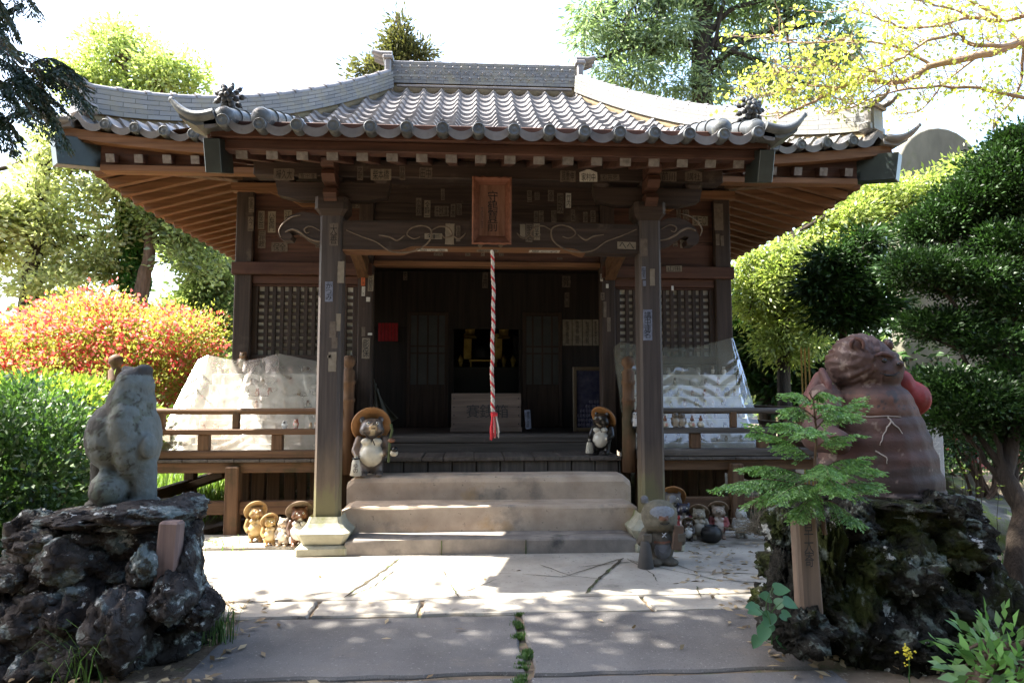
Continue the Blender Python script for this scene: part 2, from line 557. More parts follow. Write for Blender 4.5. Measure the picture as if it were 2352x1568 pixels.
M["base_stone"] = surf("mossy base stone", (0.24, 0.23, 0.17), (0.40, 0.38, 0.29), 6, rough=0.9, bump=0.5, bscale=40, bdist=0.006, spots=[((0.15, 0.16, 0.045), 4, 0.52, 0.15)])
M["paving"] = surf("worn paving", (0.27, 0.24, 0.20), (0.44, 0.40, 0.335), 2.2, rough=0.85, bump=0.35, bscale=70, bdist=0.003, spots=[((0.19, 0.175, 0.155), 1.3, 0.56, 0.12), ((0.16, 0.145, 0.125), 34, 0.60, 0.08), ((0.17, 0.15, 0.12), 0.9, 0.57, 0.06), ((0.12, 0.11, 0.095), 5.0, 0.66, 0.05)])
M["path"] = surf("speckled path slab", (0.085, 0.079, 0.075), (0.165, 0.155, 0.145), 1.6, rough=0.8, bump=0.7, bscale=130, bdist=0.003, spots=[((0.34, 0.32, 0.30), 190, 0.62, 0.05), ((0.06, 0.058, 0.056), 150, 0.60, 0.05), ((0.17, 0.145, 0.12), 1.1, 0.55, 0.15), ((0.07, 0.069, 0.071), 0.8, 0.55, 0.2), ((0.25, 0.235, 0.22), 46, 0.60, 0.07), ((0.07, 0.066, 0.062), 60, 0.60, 0.06)])
M["crack"] = surf("dirt in joints", (0.035, 0.028, 0.02), (0.09, 0.075, 0.045), 30, rough=1, bump=0.6, bdist=0.004, spots=[((0.06, 0.10, 0.02), 6, 0.55, 0.08)])
M["soil"] = surf("soil with leaf litter", (0.10, 0.07, 0.045), (0.24, 0.18, 0.12), 3, rough=1.0, bump=0.8, bscale=35, bdist=0.02, spots=[((0.34, 0.28, 0.20), 26, 0.6, 0.06), ((0.07, 0.10, 0.03), 2.2, 0.56, 0.1), ((0.05, 0.038, 0.025), 17, 0.6, 0.08)])
M["lava"] = surf("dark lava rock", (0.022, 0.019, 0.018), (0.10, 0.088, 0.082), 7, rough=0.97, spec=0.08, bump=0.6, bscale=22, bdist=0.025, lo=0.35, hi=0.75,
                 spots=[((0.05, 0.052, 0.024), 3.5, 0.57, 0.1), ((0.16, 0.19, 0.185), 7.5, 0.525, 0.08), ((0.40, 0.41, 0.40), 15, 0.61, 0.03)])
M["lava_moss"] = surf("mossy lava rock", (0.012, 0.012, 0.010), (0.062, 0.056, 0.047), 7, rough=0.97, spec=0.1, bump=1.0, bscale=20, bdist=0.035, lo=0.35, hi=0.75,
                 spots=[((0.035, 0.042, 0.012), 3.0, 0.50, 0.1), ((0.15, 0.175, 0.15), 7.0, 0.55, 0.06), ((0.48, 0.48, 0.45), 9, 0.625, 0.02)])
craggy(M["lava"]); craggy(M["lava_moss"], 15)
M["grey_rock"] = surf("grey weathered rock", (0.05, 0.05, 0.045), (0.16, 0.15, 0.13), 4, rough=0.95, bump=0.8, bscale=18, bdist=0.02, spots=[((0.10, 0.13, 0.03), 2.4, 0.5, 0.12)])
M["bark"] = surf("dark bark", (0.02, 0.015, 0.010), (0.075, 0.055, 0.04), 3, (6, 6, 1), rough=0.95, bump=1.0, bscale=7, bdist=0.03)
M["bark_pale"] = surf("smooth tan bark", (0.20, 0.12, 0.08), (0.42, 0.29, 0.20), 4, rough=0.6, bump=0.3, bscale=18)
M["bark_brown"] = surf("brown bark", (0.07, 0.045, 0.03), (0.17, 0.11, 0.075), 5, (5, 5, 1), rough=0.95, bump=0.9, bscale=9, bdist=0.02)
M["paper"] = surf("white paper slip", (0.42, 0.40, 0.36), (0.58, 0.56, 0.51), 14, rough=0.9, bump=0.1)
M["paper_old"] = surf("aged paper slip", (0.14, 0.115, 0.085), (0.26, 0.22, 0.17), 18, rough=0.95, bump=0.2, lo=0.25, hi=0.75)
M["paper_faded"] = surf("faded paper slip", (0.085, 0.065, 0.05), (0.165, 0.132, 0.105), 22, rough=0.95, bump=0.2, lo=0.25, hi=0.75)
M["paper_blue"] = surf("blue grey paper slip", (0.10, 0.11, 0.15), (0.24, 0.26, 0.33), 20, rough=0.9, bump=0.1)
M["paper_orange"] = plain("orange paper slip", (0.55, 0.13, 0.04), 0.8)
M["ink"] = plain("black ink", (0.012, 0.011, 0.012), 0.7)
M["ink_faded"] = plain("faded ink", (0.028, 0.022, 0.020), 0.9)
M["ink_grey"] = plain("grey ink on timber", (0.05, 0.045, 0.045), 0.8)
M["red_cloth"] = plain("red cloth", (0.30, 0.015, 0.018), 0.85)
M["red_cord"] = surf("red cotton cord", (0.42, 0.02, 0.025), (0.62, 0.05, 0.06), 60, rough=0.95, bump=0.5, bscale=200)
M["white_cord"] = surf("off white cotton cord", (0.45, 0.40, 0.33), (0.68, 0.63, 0.55), 40, rough=0.95, bump=0.5, bscale=200)
M["plaque"] = wood("plaque timber", (0.12, 0.055, 0.032), (0.27, 0.135, 0.085), 2, worn=(0.10, 0.05, 0.035), wear=0.62)
M["plaque_frame"] = wood("plaque frame timber", (0.12, 0.045, 0.025), (0.24, 0.10, 0.06), 0)
M["carving"] = surf("pale carving edge", (0.09, 0.065, 0.045), (0.20, 0.15, 0.11), 14, rough=0.8, bump=0.2)
M["box_wood"] = wood("offering box timber", (0.10, 0.07, 0.055), (0.20, 0.145, 0.115), 0)
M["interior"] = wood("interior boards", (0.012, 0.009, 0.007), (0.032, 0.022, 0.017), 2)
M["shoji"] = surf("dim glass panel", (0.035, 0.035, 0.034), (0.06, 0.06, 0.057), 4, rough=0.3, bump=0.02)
M["window_paper"] = surf("lattice window paper", (0.62, 0.61, 0.56), (0.78, 0.77, 0.72), 3, rough=0.7, bump=0.05)
M["gold"] = surf("dull gilding", (0.22, 0.15, 0.04), (0.45, 0.32, 0.09), 12, rough=0.4, bump=0.1, metal=0.8)
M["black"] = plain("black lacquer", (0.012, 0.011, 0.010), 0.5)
M["white_board"] = surf("white shelf cloth", (0.60, 0.58, 0.53), (0.74, 0.72, 0.67), 6, rough=0.85, bump=0.1)
M["cardboard"] = surf("cardboard", (0.42, 0.27, 0.14), (0.55, 0.37, 0.21), 9, rough=0.9, bump=0.1)
M["granite"] = surf("pale granite", (0.30, 0.31, 0.33), (0.50, 0.51, 0.53), 120, rough=0.8, bump=0.2, spots=[((0.2, 0.2, 0.21), 160, 0.6, 0.05)])
M["monument"] = surf("weathered monument stone", (0.09, 0.087, 0.066), (0.16, 0.15, 0.115), 3, (1, 1, 0.35), rough=0.9, bump=0.4, spots=[((0.10, 0.11, 0.055), 2, 0.55, 0.15)])
M["sotoba"] = wood("yellow grave slat timber", (0.48, 0.28, 0.06), (0.68, 0.44, 0.12), 2)
M["stake"] = surf("weathered stake", (0.09, 0.066, 0.05), (0.22, 0.15, 0.105), 1.2, (20, 20, 1.2), rough=0.9, bump=0.5, bscale=2, bdist=0.004, spots=[((0.16, 0.18, 0.07), 5, 0.6, 0.1)])
M["stake_pink"] = surf("pinkish stake", (0.11, 0.075, 0.066), (0.22, 0.15, 0.13), 1.5, (18, 18, 1.2), rough=0.9, bump=0.4, bscale=2, bdist=0.003)
M["white_post"] = surf("white painted post", (0.5, 0.5, 0.5), (0.72, 0.72, 0.70), 8, rough=0.7, bump=0.2, spots=[((0.3, 0.31, 0.27), 9, 0.6, 0.1)])
M["straw"] = surf("dry straw", (0.16, 0.12, 0.075), (0.36, 0.28, 0.18), 30, rough=0.9, bump=0.2)
M["ceramic"] = glazed("glazed ceramic", 0.3, 0.25, 30, amount=0.35)
M["matt_ceramic"] = glazed("weathered ceramic", 0.6, 0.4, 26, amount=0.5)
M["statue_stone"] = glazed("lichened grey stone", 0.9, 0.8, 24, (0.05, 0.05, 0.045), 0.55, bdist=0.012)
M["statue_red"] = glazed("red brown glazed stoneware", 0.72, 0.55, 16, (0.035, 0.025, 0.024), 0.6, bdist=0.012)
M["eye_white"] = plain("eye white", (0.62, 0.58, 0.48), 0.3)
M["eye_black"] = plain("eye black", (0.01, 0.01, 0.01), 0.2)
M["hat"] = surf("ochre glazed hat", (0.20, 0.09, 0.03), (0.42, 0.20, 0.07), 9, rough=0.5, bump=0.4, bscale=26)
M["hat_dark"] = surf("dark straw hat", (0.10, 0.07, 0.045), (0.24, 0.17, 0.11), 20, rough=0.8, bump=0.6, bscale=40)
M["hat_pale"] = surf("pale ochre hat", (0.30, 0.18, 0.07), (0.52, 0.36, 0.17), 12, rough=0.5, bump=0.5, bscale=40)
M["bottle"] = plain("cream glazed bottle", (0.55, 0.50, 0.40), 0.3)
M["bottle_brown"] = plain("brown glazed bottle", (0.20, 0.09, 0.05), 0.3)
M["cord_green"] = plain("mossy green cord", (0.08, 0.10, 0.04), 0.9)
M["glass_picture"] = surf("dark framed print", (0.012, 0.013, 0.035), (0.05, 0.05, 0.075), 14, rough=0.15, bump=0)
M["frame_gold"] = plain("dull brown frame", (0.085, 0.06, 0.035), 0.5)
M["pane"] = None
def _sheet(name, clear, tint, rough=0.12, gl=0.25):
    """clear plastic sheeting: partly see-through, milky, glossy"""
    m, nt, out = _new(name)
    tr = _n(nt, "ShaderNodeBsdfTransparent"); tr.inputs[0].default_value = _c((0.97, 0.96, 0.93))
    d = _n(nt, "ShaderNodeBsdfDiffuse"); d.inputs[0].default_value = _c(tint)
    t = _n(nt, "ShaderNodeBsdfTranslucent"); t.inputs[0].default_value = _c(tint)
    g = _n(nt, "ShaderNodeBsdfGlossy", Roughness=rough)
    mk = _n(nt, "ShaderNodeMixShader", Fac=0.4); nt.links.new(d.outputs[0], mk.inputs[1]); nt.links.new(t.outputs[0], mk.inputs[2])
    fac = _ramp(nt, _noise(nt, 2.2, (1, 1, 1), 5, 0.6, dist=0.8), [(0.35, clear - 0.12), (0.7, clear + 0.12)])
    m1 = _n(nt, "ShaderNodeMixShader"); nt.links.new(fac, m1.inputs[0]); nt.links.new(mk.outputs[0], m1.inputs[1]); nt.links.new(tr.outputs[0], m1.inputs[2])
    lw = _n(nt, "ShaderNodeLayerWeight", Blend=0.25)
    ff = _n(nt, "ShaderNodeMath"); ff.operation = 'MULTIPLY_ADD'; nt.links.new(lw.outputs["Fresnel"], ff.inputs[0]); ff.inputs[1].default_value = 0.45; ff.inputs[2].default_value = gl
    m2 = _n(nt, "ShaderNodeMixShader"); nt.links.new(ff.outputs[0], m2.inputs[0]); nt.links.new(m1.outputs[0], m2.inputs[1]); nt.links.new(g.outputs[0], m2.inputs[2])
    nt.links.new(m2.outputs[0], out.inputs[0])
    return m
M["sheet_milky"] = _sheet("milky plastic sheet", 0.62, (0.74, 0.71, 0.62), 0.22, 0.05)
M["sheet_clear"] = _sheet("clear plastic sheet", 0.68, (0.58, 0.55, 0.42), 0.13, 0.10)
# foliage
M["leaf_bright"] = leafmat("yellow green young leaves", (0.24, 0.29, 0.08), (0.46, 0.50, 0.20), 0.6)
M["leaf_mid"] = leafmat("mid green leaves", (0.09, 0.13, 0.045), (0.28, 0.33, 0.13), 0.55)
M["leaf_olive"] = leafmat("olive leaves", (0.28, 0.30, 0.13), (0.58, 0.58, 0.32), 0.62)
M["leaf_dark"] = leafmat("dark evergreen leaves", (0.009, 0.021, 0.007), (0.034, 0.078, 0.018), 0.22, 0.15)
M["leaf_hedge"] = leafmat("hedge leaves", (0.025, 0.065, 0.012), (0.10, 0.19, 0.04), 0.35, 0.45)
M["leaf_hedge_sun"] = leafmat("yellow green hedge leaves", (0.14, 0.22, 0.03), (0.30, 0.38, 0.06), 0.5)
M["leaf_cedar"] = leafmat("deep green cedar needles", (0.008, 0.020, 0.012), (0.025, 0.052, 0.028), 0.15, 0.3)
M["leaf_conifer"] = leafmat("conifer sprays", (0.10, 0.15, 0.075), (0.30, 0.38, 0.20), 0.5)
M["leaf_conifer_far"] = leafmat("brownish conifer needles", (0.05, 0.055, 0.02), (0.16, 0.15, 0.055), 0.35)
M["leaf_cypress"] = leafmat("light cypress sprays", (0.14, 0.19, 0.045), (0.38, 0.43, 0.12), 0.55)
M["leaf_maple"] = leafmat("yellow spring leaves", (0.30, 0.36, 0.08), (0.46, 0.50, 0.14), 0.6, tcol=(1.3, 1.3, 0.6))
M["leaf_sapling"] = leafmat("fresh sapling sprays", (0.075, 0.17, 0.045), (0.20, 0.36, 0.11), 0.45)
M["leaf_ivy"] = leafmat("ivy leaves", (0.03, 0.10, 0.015), (0.10, 0.24, 0.04), 0.35)
M["leaf_azalea"] = leafmat("azalea leaves", (0.24, 0.26, 0.05), (0.44, 0.45, 0.11), 0.55)
M["petal"] = leafmat("red azalea petals", (0.55, 0.045, 0.06), (0.78, 0.26, 0.26), 0.45, tcol=(1.3, 0.9, 0.8))
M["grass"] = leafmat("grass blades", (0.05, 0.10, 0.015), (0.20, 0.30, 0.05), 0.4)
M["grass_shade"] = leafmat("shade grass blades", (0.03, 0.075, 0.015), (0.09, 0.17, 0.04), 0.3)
M["leaf_vine"] = leafmat("bluish heart leaves", (0.035, 0.12, 0.055), (0.08, 0.20, 0.095), 0.3)
M["litter"] = leafmat("fallen leaves", (0.14, 0.09, 0.045), (0.42, 0.33, 0.20), 0.2, tcol=(1, 0.9, 0.7))
# ------------------------------------------------------------------ the setting: ground and paving
rng0 = random.Random(5)
AX = 0.17                                   # centre line of the hall
def zf(v, Y, u=1128): return at(u, v, Y).z

g = MB()
def gp(u, v):
    x = -60 + 120 * u; y = -12 + 110 * v
    h = 0.05 * mnoise.noise((x * 0.5, y * 0.5, 0)) + 0.02 * mnoise.noise((x * 2.1, y * 2.1, 3))
    near = max(0, 1 - max(abs(x) - 2.4, 0) / 1.2)
    return (x, y, -0.018 + h * (1 - near) + 0.016 * mnoise.noise((x * 3.1, y * 3.1, 3)) * near)
g.quadgrid(gp, 240, 220)
tag(g.build("ground", M["soil"]), kind="structure")

def irregular(x0, x1, y0, y1, seed, amp=0.03, n=9):
    amp *= 0.45
    r = random.Random(seed)
    pts = []
    cs = [(x0, y0), (x1, y0), (x1, y1), (x0, y1)]
    for i in range(4):
        a, b = cs[i], cs[(i + 1) % 4]
        for k in range(n):
            t = k / n
            j = 0 if k == 0 else 1
            pts.append((a[0] + (b[0] - a[0]) * t + r.uniform(-amp, amp) * j, a[1] + (b[1] - a[1]) * t + r.uniform(-amp, amp) * j))
    return pts
def slab(mb, outline, z0, z1, ch=0.012):
    n = len(outline)
    cx = sum(p[0] for p in outline) / n; cy_ = sum(p[1] for p in outline) / n
    inn = [(cx + (x - cx) * (1 - ch / max(abs(x - cx) + abs(y - cy_), 0.05)), cy_ + (y - cy_) * (1 - ch / max(abs(x - cx) + abs(y - cy_), 0.05))) for x, y in outline]
    vs = [(x, y, z0) for x, y in outline] + [(x, y, z1 - ch) for x, y in outline] + [(x, y, z1) for x, y in inn]
    fs = []
    for k in range(2):
        for i in range(n):
            j = (i + 1) % n
            fs.append((k * n + i, k * n + j, (k + 1) * n + j, (k + 1) * n + i))
    fs.append(tuple(range(2 * n, 3 * n)))
    mb.add(vs, fs)
p = MB()
slab(p, irregular(-1.36, 0.265, 3.39, 4.24, 1), -0.12, 0.0)
slab(p, irregular(0.30, 1.70, 3.37, 4.27, 2), -0.12, 0.002)
slab(p, irregular(-1.42, 0.25, 2.2, 3.34, 3), -0.12, -0.004)
slab(p, irregular(0.28, 1.75, 2.2, 3.33, 4), -0.12, 0.0)
slab(p, irregular(-1.5, 0.25, 0.6, 2.17, 5), -0.12, 0.0)
slab(p, irregular(0.28, 1.8, 0.6, 2.17, 6), -0.12, 0.0)
tag(p.build("path", M["path"]), kind="structure")
p = MB()
for (x0, x1, s) in ((-1.75, -0.99, 7), (-0.965, -0.33, 8), (-0.305, 1.11, 9), (1.135, 2.5, 10)):
    slab(p, irregular(x0, x1, 4.275, 4.575, s, 0.02), -0.12, 0.006)
slab(p, irregular(-2.75, 3.1, 4.60, 6.05, 11, 0.05, 30), -0.12, 0.008)
slab(p, irregular(-2.6, -1.05, 6.075, 6.62, 14, 0.04), -0.12, 0.035)
slab(p, irregular(1.5, 3.6, 6.075, 6.62, 15, 0.04), -0.12, 0.02)
tag(p.build("pavement", M["paving"]), kind="structure")
# cracks and grown-over joints, measured on the photo
def crack_mesh(mb, pts, w, z, seed, sub=9):
    r = random.Random(seed)
    P = []
    for (a, b) in zip(pts[:-1], pts[1:]):
        for k in range(sub):
            t = k / sub
            P.append(Vector((a.x + (b.x - a.x) * t + r.uniform(-1, 1) * w * 0.9, a.y + (b.y - a.y) * t + r.uniform(-1, 1) * w * 0.9, 0)))
    P.append(Vector((pts[-1].x, pts[-1].y, 0)))
    vs, fs = [], []
    for i, q in enumerate(P):
        d = (P[min(i + 1, len(P) - 1)] - P[max(0, i - 1)]).normalized()
        nrm = Vector((-d.y, d.x, 0))
        ww = w * r.uniform(0.35, 1.0) * (0.25 if i in (0, len(P) - 1) else 1)
        vs += [q + nrm * ww + Vector((0, 0, z)), q - nrm * ww + Vector((0, 0, z))]
    for i in range(len(P) - 1):
        fs.append((2 * i, 2 * i + 1, 2 * i + 3, 2 * i + 2))
    mb.add(vs, fs)
cr = MB()
for i, (w, line) in enumerate([
    (0.015, [(915, 1283), (880, 1310), (790, 1372)]), (0.006, [(905, 1310), (860, 1345), (800, 1370)]),
    (0.015, [(1430, 1282), (1385, 1320), (1345, 1362)]), (0.006, [(1200, 1318), (1290, 1325), (1430, 1282)]),
    (0.006, [(1240, 1296), (1310, 1322), (1390, 1330)]), (0.007, [(1440, 1285), (1500, 1300), (1640, 1330), (1745, 1338)]),
    (0.007, [(1330, 1302), (1450, 1290)]), (0.008, [(1600, 1345), (1610, 1370)]),
    (0.007, [(1530, 1290), (1600, 1312), (1745, 1318)]), (0.007, [(1440, 1282), (1500, 1318), (1510, 1335)]),
    (0.006, [(1015, 1305), (1040, 1350), (1055, 1372)]), (0.005, [(1010, 1310), (1190, 1318)]), (0.005, [(1040, 1308), (1110, 1290)]),
    (0.006, [(690, 1360), (780, 1342), (860, 1330)]), (0.006, [(1060, 1362), (1140, 1330)])]):
    crack_mesh(cr, [gz(u, v, 0.01) for u, v in line], w, 0.0125, i)
tag(cr.build("pavement_cracks", M["crack"]), kind="structure")

# ------------------------------------------------------------------ stone steps
st = empty("stone_steps", (AX, 5.8, 0), "three worn concrete steps rising between the two front pillars", "steps")
z1, z2, z3 = zf(1236, 5.80), zf(1161, 6.10), zf(1093, 6.46)
def step_mb(hw, y0, y1, z0, ztop, rnd, seed, wob=0.008):
    mb = MB()
    r = random.Random(seed)
    N = 40
    prof = [(y0, z0), (y0, ztop - rnd), (y0 + rnd * 0.3, ztop - rnd * 0.3), (y0 + rnd, ztop), (y1, ztop), (y1, z0)]
    vs = []
    for i in range(N + 1):
        x = -hw + 2 * hw * i / N
        e = min(1, min(i, N - i) / 1.0)
        for j, (y, z) in enumerate(prof):
            n1 = mnoise.noise((x * 2.2 + seed * 7, j * 0.6, 0)) * wob
            dz = -rnd * (1 - e) if 0 < j < 5 else 0
            vs.append((AX + x, y + (n1 if j < 4 else 0), z + (n1 * 0.6 if 0 < j < 5 else 0) + dz))
    k = len(prof)
    fs = [(i * k + j, (i + 1) * k + j, (i + 1) * k + (j + 1) % k, i * k + (j + 1) % k) for i in range(N) for j in range(k)]
    fs += [tuple(range(k))[::-1], tuple(N * k + j for j in range(k))]
    mb.add(vs, fs)
    return mb
step_mb(1.215, 5.80, 6.30, -0.05, z1, 0.02, 1).build("kerb_step", M["slab"], st)
step_mb(1.30, 6.10, 6.60, -0.02, z2, 0.025, 2).build("middle_step", M["concrete"], st)
step_mb(1.325, 6.46, 6.80, 0.0, z3, 0.055, 3, 0.012).build("top_step", M["concrete"], st)
cm = MB()
crack_mesh(cm, [gz(u, v, z1) for u, v in [(940, 1237), (1000, 1230), (1220, 1232), (1260, 1236), (1330, 1227), (1450, 1226)]], 0.006, z1 + 0.009, 77)
cm.build("step_crack", M["crack"], st)
for xx in (-0.42, 0.28):
    cm = MB(); cm.b2(AX + xx - 0.003, AX + xx + 0.003, 5.785, 5.80, 0.0, z1 - 0.012, 0, 0.001); cm.build("kerb_joint", M["crack"], st)

# ------------------------------------------------------------------ the temple hall
hall = empty("temple_hall", (AX, 7.75, 0), "dark weathered timber temple hall with grey tiled hipped roof and porch", "temple")
def part(mb, name, mat, label=None):
    o = mb.build(name, mat, hall)
    if label: o["label"] = label
    return o
YP, YF = 6.0, 7.75                          # pillar plane, hall front plane
SP = 0.268                                  # tile crest spacing
E0 = 3.735
def zmain(t): return E0 + 2.36 * (0.63 * t + 0.37 * t * t)
def upturn(a, t, half): return 0.17 * max(0.0, (a - half * 0.42) / (half * 0.58)) ** 2.2 * (1 - t) ** 2
def zporch(Y): return 3.325 + (Y - 5.1) * 0.304
def wave(d): return 0.062 * math.exp(-(d / 0.14) ** 2) - 0.034 * (0.5 - 0.5 * math.cos(2 * math.pi * d))
def tile_face(mb, P, half, rows, step=0.040, lip=True, ns=10):
    """P(a, s, h): a along the eave, s 0..1 up the slope, h lift"""
    nc = int(math.ceil(half / SP))
    A = [(-nc + i / ns) * SP for i in range(2 * nc * ns + 1)]
    A = [max(-half, min(half, a)) for a in A]
    lines = []
    def hh(a):
        d = (a / SP - 0.5) % 1.0
        if d > 0.5: d -= 1
        return wave(d)
    if lip: lines.append([P(a, 0.0, hh(a) * 1.0 - 0.028) for a in A])
    for r_ in range(rows):
        j = 0.006 * math.sin(r_ * 7.3)
        lines.append([P(a, r_ / rows, hh(a) + step + 0.006 * mnoise.noise((a * 3.1, r_ * 1.7, 0))) for a in A])
        lines.append([P(a, (r_ + 1) / rows, hh(a) + j) for a in A])
    n = len(A)
    vs = [p for l in lines for p in l]
    fs = [(i * n + k, i * n + k + 1, (i + 1) * n + k + 1, (i + 1) * n + k) for i in range(len(lines) - 1) for k in range(n - 1)]
    mb.add(vs, fs, 0, False)
def front_P(sign):
    def P(a, s, h):
        hx = 4.1 - 2.7 * s
        x = max(-hx, min(hx, a))
        Y = 6.45 + 4.0 * s
        return (AX + x, Y if sign > 0 else 20.9 - Y, zmain(s) + upturn(abs(x), s, 4.1) + h)
    return P
def side_P(sign):
    def P(a, s, h):
        hy = 4.0 - 4.0 * s
        y = max(-hy, min(hy, a))
        return (AX + sign * (4.1 - 2.7 * s), 10.45 + y, zmain(s) + upturn(abs(y), s, 4.0) + h)
    return P
rf = MB(); tile_face(rf, front_P(1), 4.1, 18)
roof = part(rf, "main_roof", M["tile"], "sunlit front slope of grey pantiles")
for sg in (-1, 1):
    rs = MB(); tile_face(rs, side_P(sg), 4.0, 14, ns=6); part(rs, "side_roof", M["tile"])
rb = MB(); tile_face(rb, front_P(-1), 4.1, 12, ns=5); part(rb, "rear_roof", M["tile"])
pr_ = MB()
tile_face(pr_, lambda a, s, h: (AX + a, 5.0 + 1.52 * s, zporch(5.0 + 1.52 * s) + h + 0.05 * max(0, (abs(a) - 1.7) / 0.45) ** 2 * (1 - s)), 2.15, 6)
porch_roof = part(pr_, "porch_roof", M["tile"], "pantiled porch roof over the steps")
# round eave ends
def disc_at(x, Y, z, r=0.047, mat="tile_dark"):
    mb = MB()
    Mx = Matrix.Rotation(R_(90), 3, 'X')
    mb.lathe([(r, -0.10), (r, 0.012), (r * 0.86, 0.020), (r * 0.80, 0.014), (r * 0.3, 0.020), (0.004, 0.023)], (x, Y, z), 18, 0, Mx)
    o = mb.build("eave_tile_end", M[mat], hall)
for k in range(-8, 8):
    a = (k + 0.5) * SP
    disc_at(AX + a, 4.985, zporch(5.0) + 0.018 + 0.05 * max(0, (abs(a) - 1.7) / 0.45) ** 2)
for k in list(range(-14, -8)) + list(range(8, 14)):
    a = (k + 0.5) * SP
    disc_at(AX + a, 6.435, E0 + upturn(abs(a), 0, 4.1) + 0.018, 0.05)
# eave drip edge under the tiles (dark scalloped tile fronts)
# descending rounded ridges with flower finials at the porch corners, upturned corner tiles
def horn(x, Y, z, s, size=1.0, mat="tile_dark", dy=0.0):
    """upturned corner tile sweeping outward (s=-1 left, 1 right)"""
    mb = MB()
    pts, rad = [], []
    for i in range(11):
        t = i / 10
        pts.append((x + s * size * (0.36 * t + 0.02), Y - dy * t, z + size * (0.02 - 0.05 * math.sin(t * 2.4) + 0.15 * t ** 2.6)))
        rad.append(size * (0.068 - 0.04 * t ** 3))
    mb.tube(pts, rad, 12, 0, True, True, 0.75)
    mb.ball(pts[-1], rad[-1], 10)
    base = [(x - s * 0.02, z - 0.055), (x + s * 0.17 * size, z - 0.075), (x + s * 0.30 * size, z - 0.02), (x + s * 0.33 * size, z + 0.06), (x + s * 0.2, z + 0.01), (x - s * 0.02, z + 0.0)]
    mb.plate(base if s > 0 else base[::-1], Y - 0.02, Y + 0.25)
    return mb.build("corner_tile", M[mat], hall)
horn(AX - 2.06, 5.02, zporch(5.0) + 0.08, -1, 0.88); horn(AX + 2.06, 5.02, zporch(5.0) + 0.08, 1, 0.88)
zc = E0 + 0.17
horn(AX - 3.95, 6.45, zc - 0.02, -1, 0.75, "tile", 0.12); horn(AX + 3.95, 6.45, zc - 0.02, 1, 0.75, "tile", 0.12)
for s in (-1, 1):
    for (a, r, L) in ((2.02, 0.067, 0.9), (1.75, 0.067, 0.9)):
        mb = MB()
        pts = [(AX + s * (a - 0.02 * i), 5.03 + L * i / 6, zporch(5.03 + L * i / 6) + 0.085) for i in range(7)]
        mb.tube(pts, r, 16)
        for i in range(1, 6):
            mb.tube([Vector(pts[i]) - Vector((0, .012, 0)), Vector(pts[i]) + Vector((0, .012, 0.004))], r + 0.008, 16)
        Mx = Matrix.Rotation(R_(90), 3, 'X')
        mb.lathe([(r + 0.008, -0.05), (r + 0.008, 0.0), (r * 0.9, 0.02), (r * 0.5, 0.035), (0.005, 0.04)], pts[0], 20, 0, Mx)
        mb.build("round_ridge_tile", M["tile_dark"], hall)
    # peony finial
    mb = MB()
    fc = Vector((AX + s * 2.06, 5.24, zporch(5.24) + 0.275))
    mb.tube([fc + Vector((0, 0.05, -0.22)), fc + Vector((0, 0.04, -0.1)), fc], [0.07, 0.05, 0.04], 10)
    r = random.Random(3)
    for ring, (n, rad, up_) in enumerate(((9, 0.115, 0.0), (8, 0.08, 0.035), (6, 0.045, 0.06))):
        for k in range(n):
            a = 2 * math.pi * (k + 0.5 * ring) / n
            c = fc + Vector((math.cos(a) * rad, -up_, math.sin(a) * rad))
            mb.ball(c, (0.035, 0.016, 0.028), 8, 0, (0, -a, 0))
            if ring == 0:
                tip = fc + Vector((math.cos(a) * (rad + 0.045), 0.01, math.sin(a) * (rad + 0.045)))
                mb.tube([c, tip], [0.02, 0.004], 6)
    mb.ball(fc + Vector((0, -0.07, 0)), 0.028, 8)
    for k in range(5):
        mb.ball(fc + Vector((r.uniform(-.09, .09), 0.06, -0.12 + r.uniform(-.04, .04))), (0.05, 0.025, 0.03), 8, 0, (0, r.uniform(-1, 1), 0))
    mb.v = [tuple(fc + (Vector(q) - fc) * 0.82 + Vector((0, 0, -0.02))) for q in mb.v]; mb.build("flower_finial", M["finial"], hall)

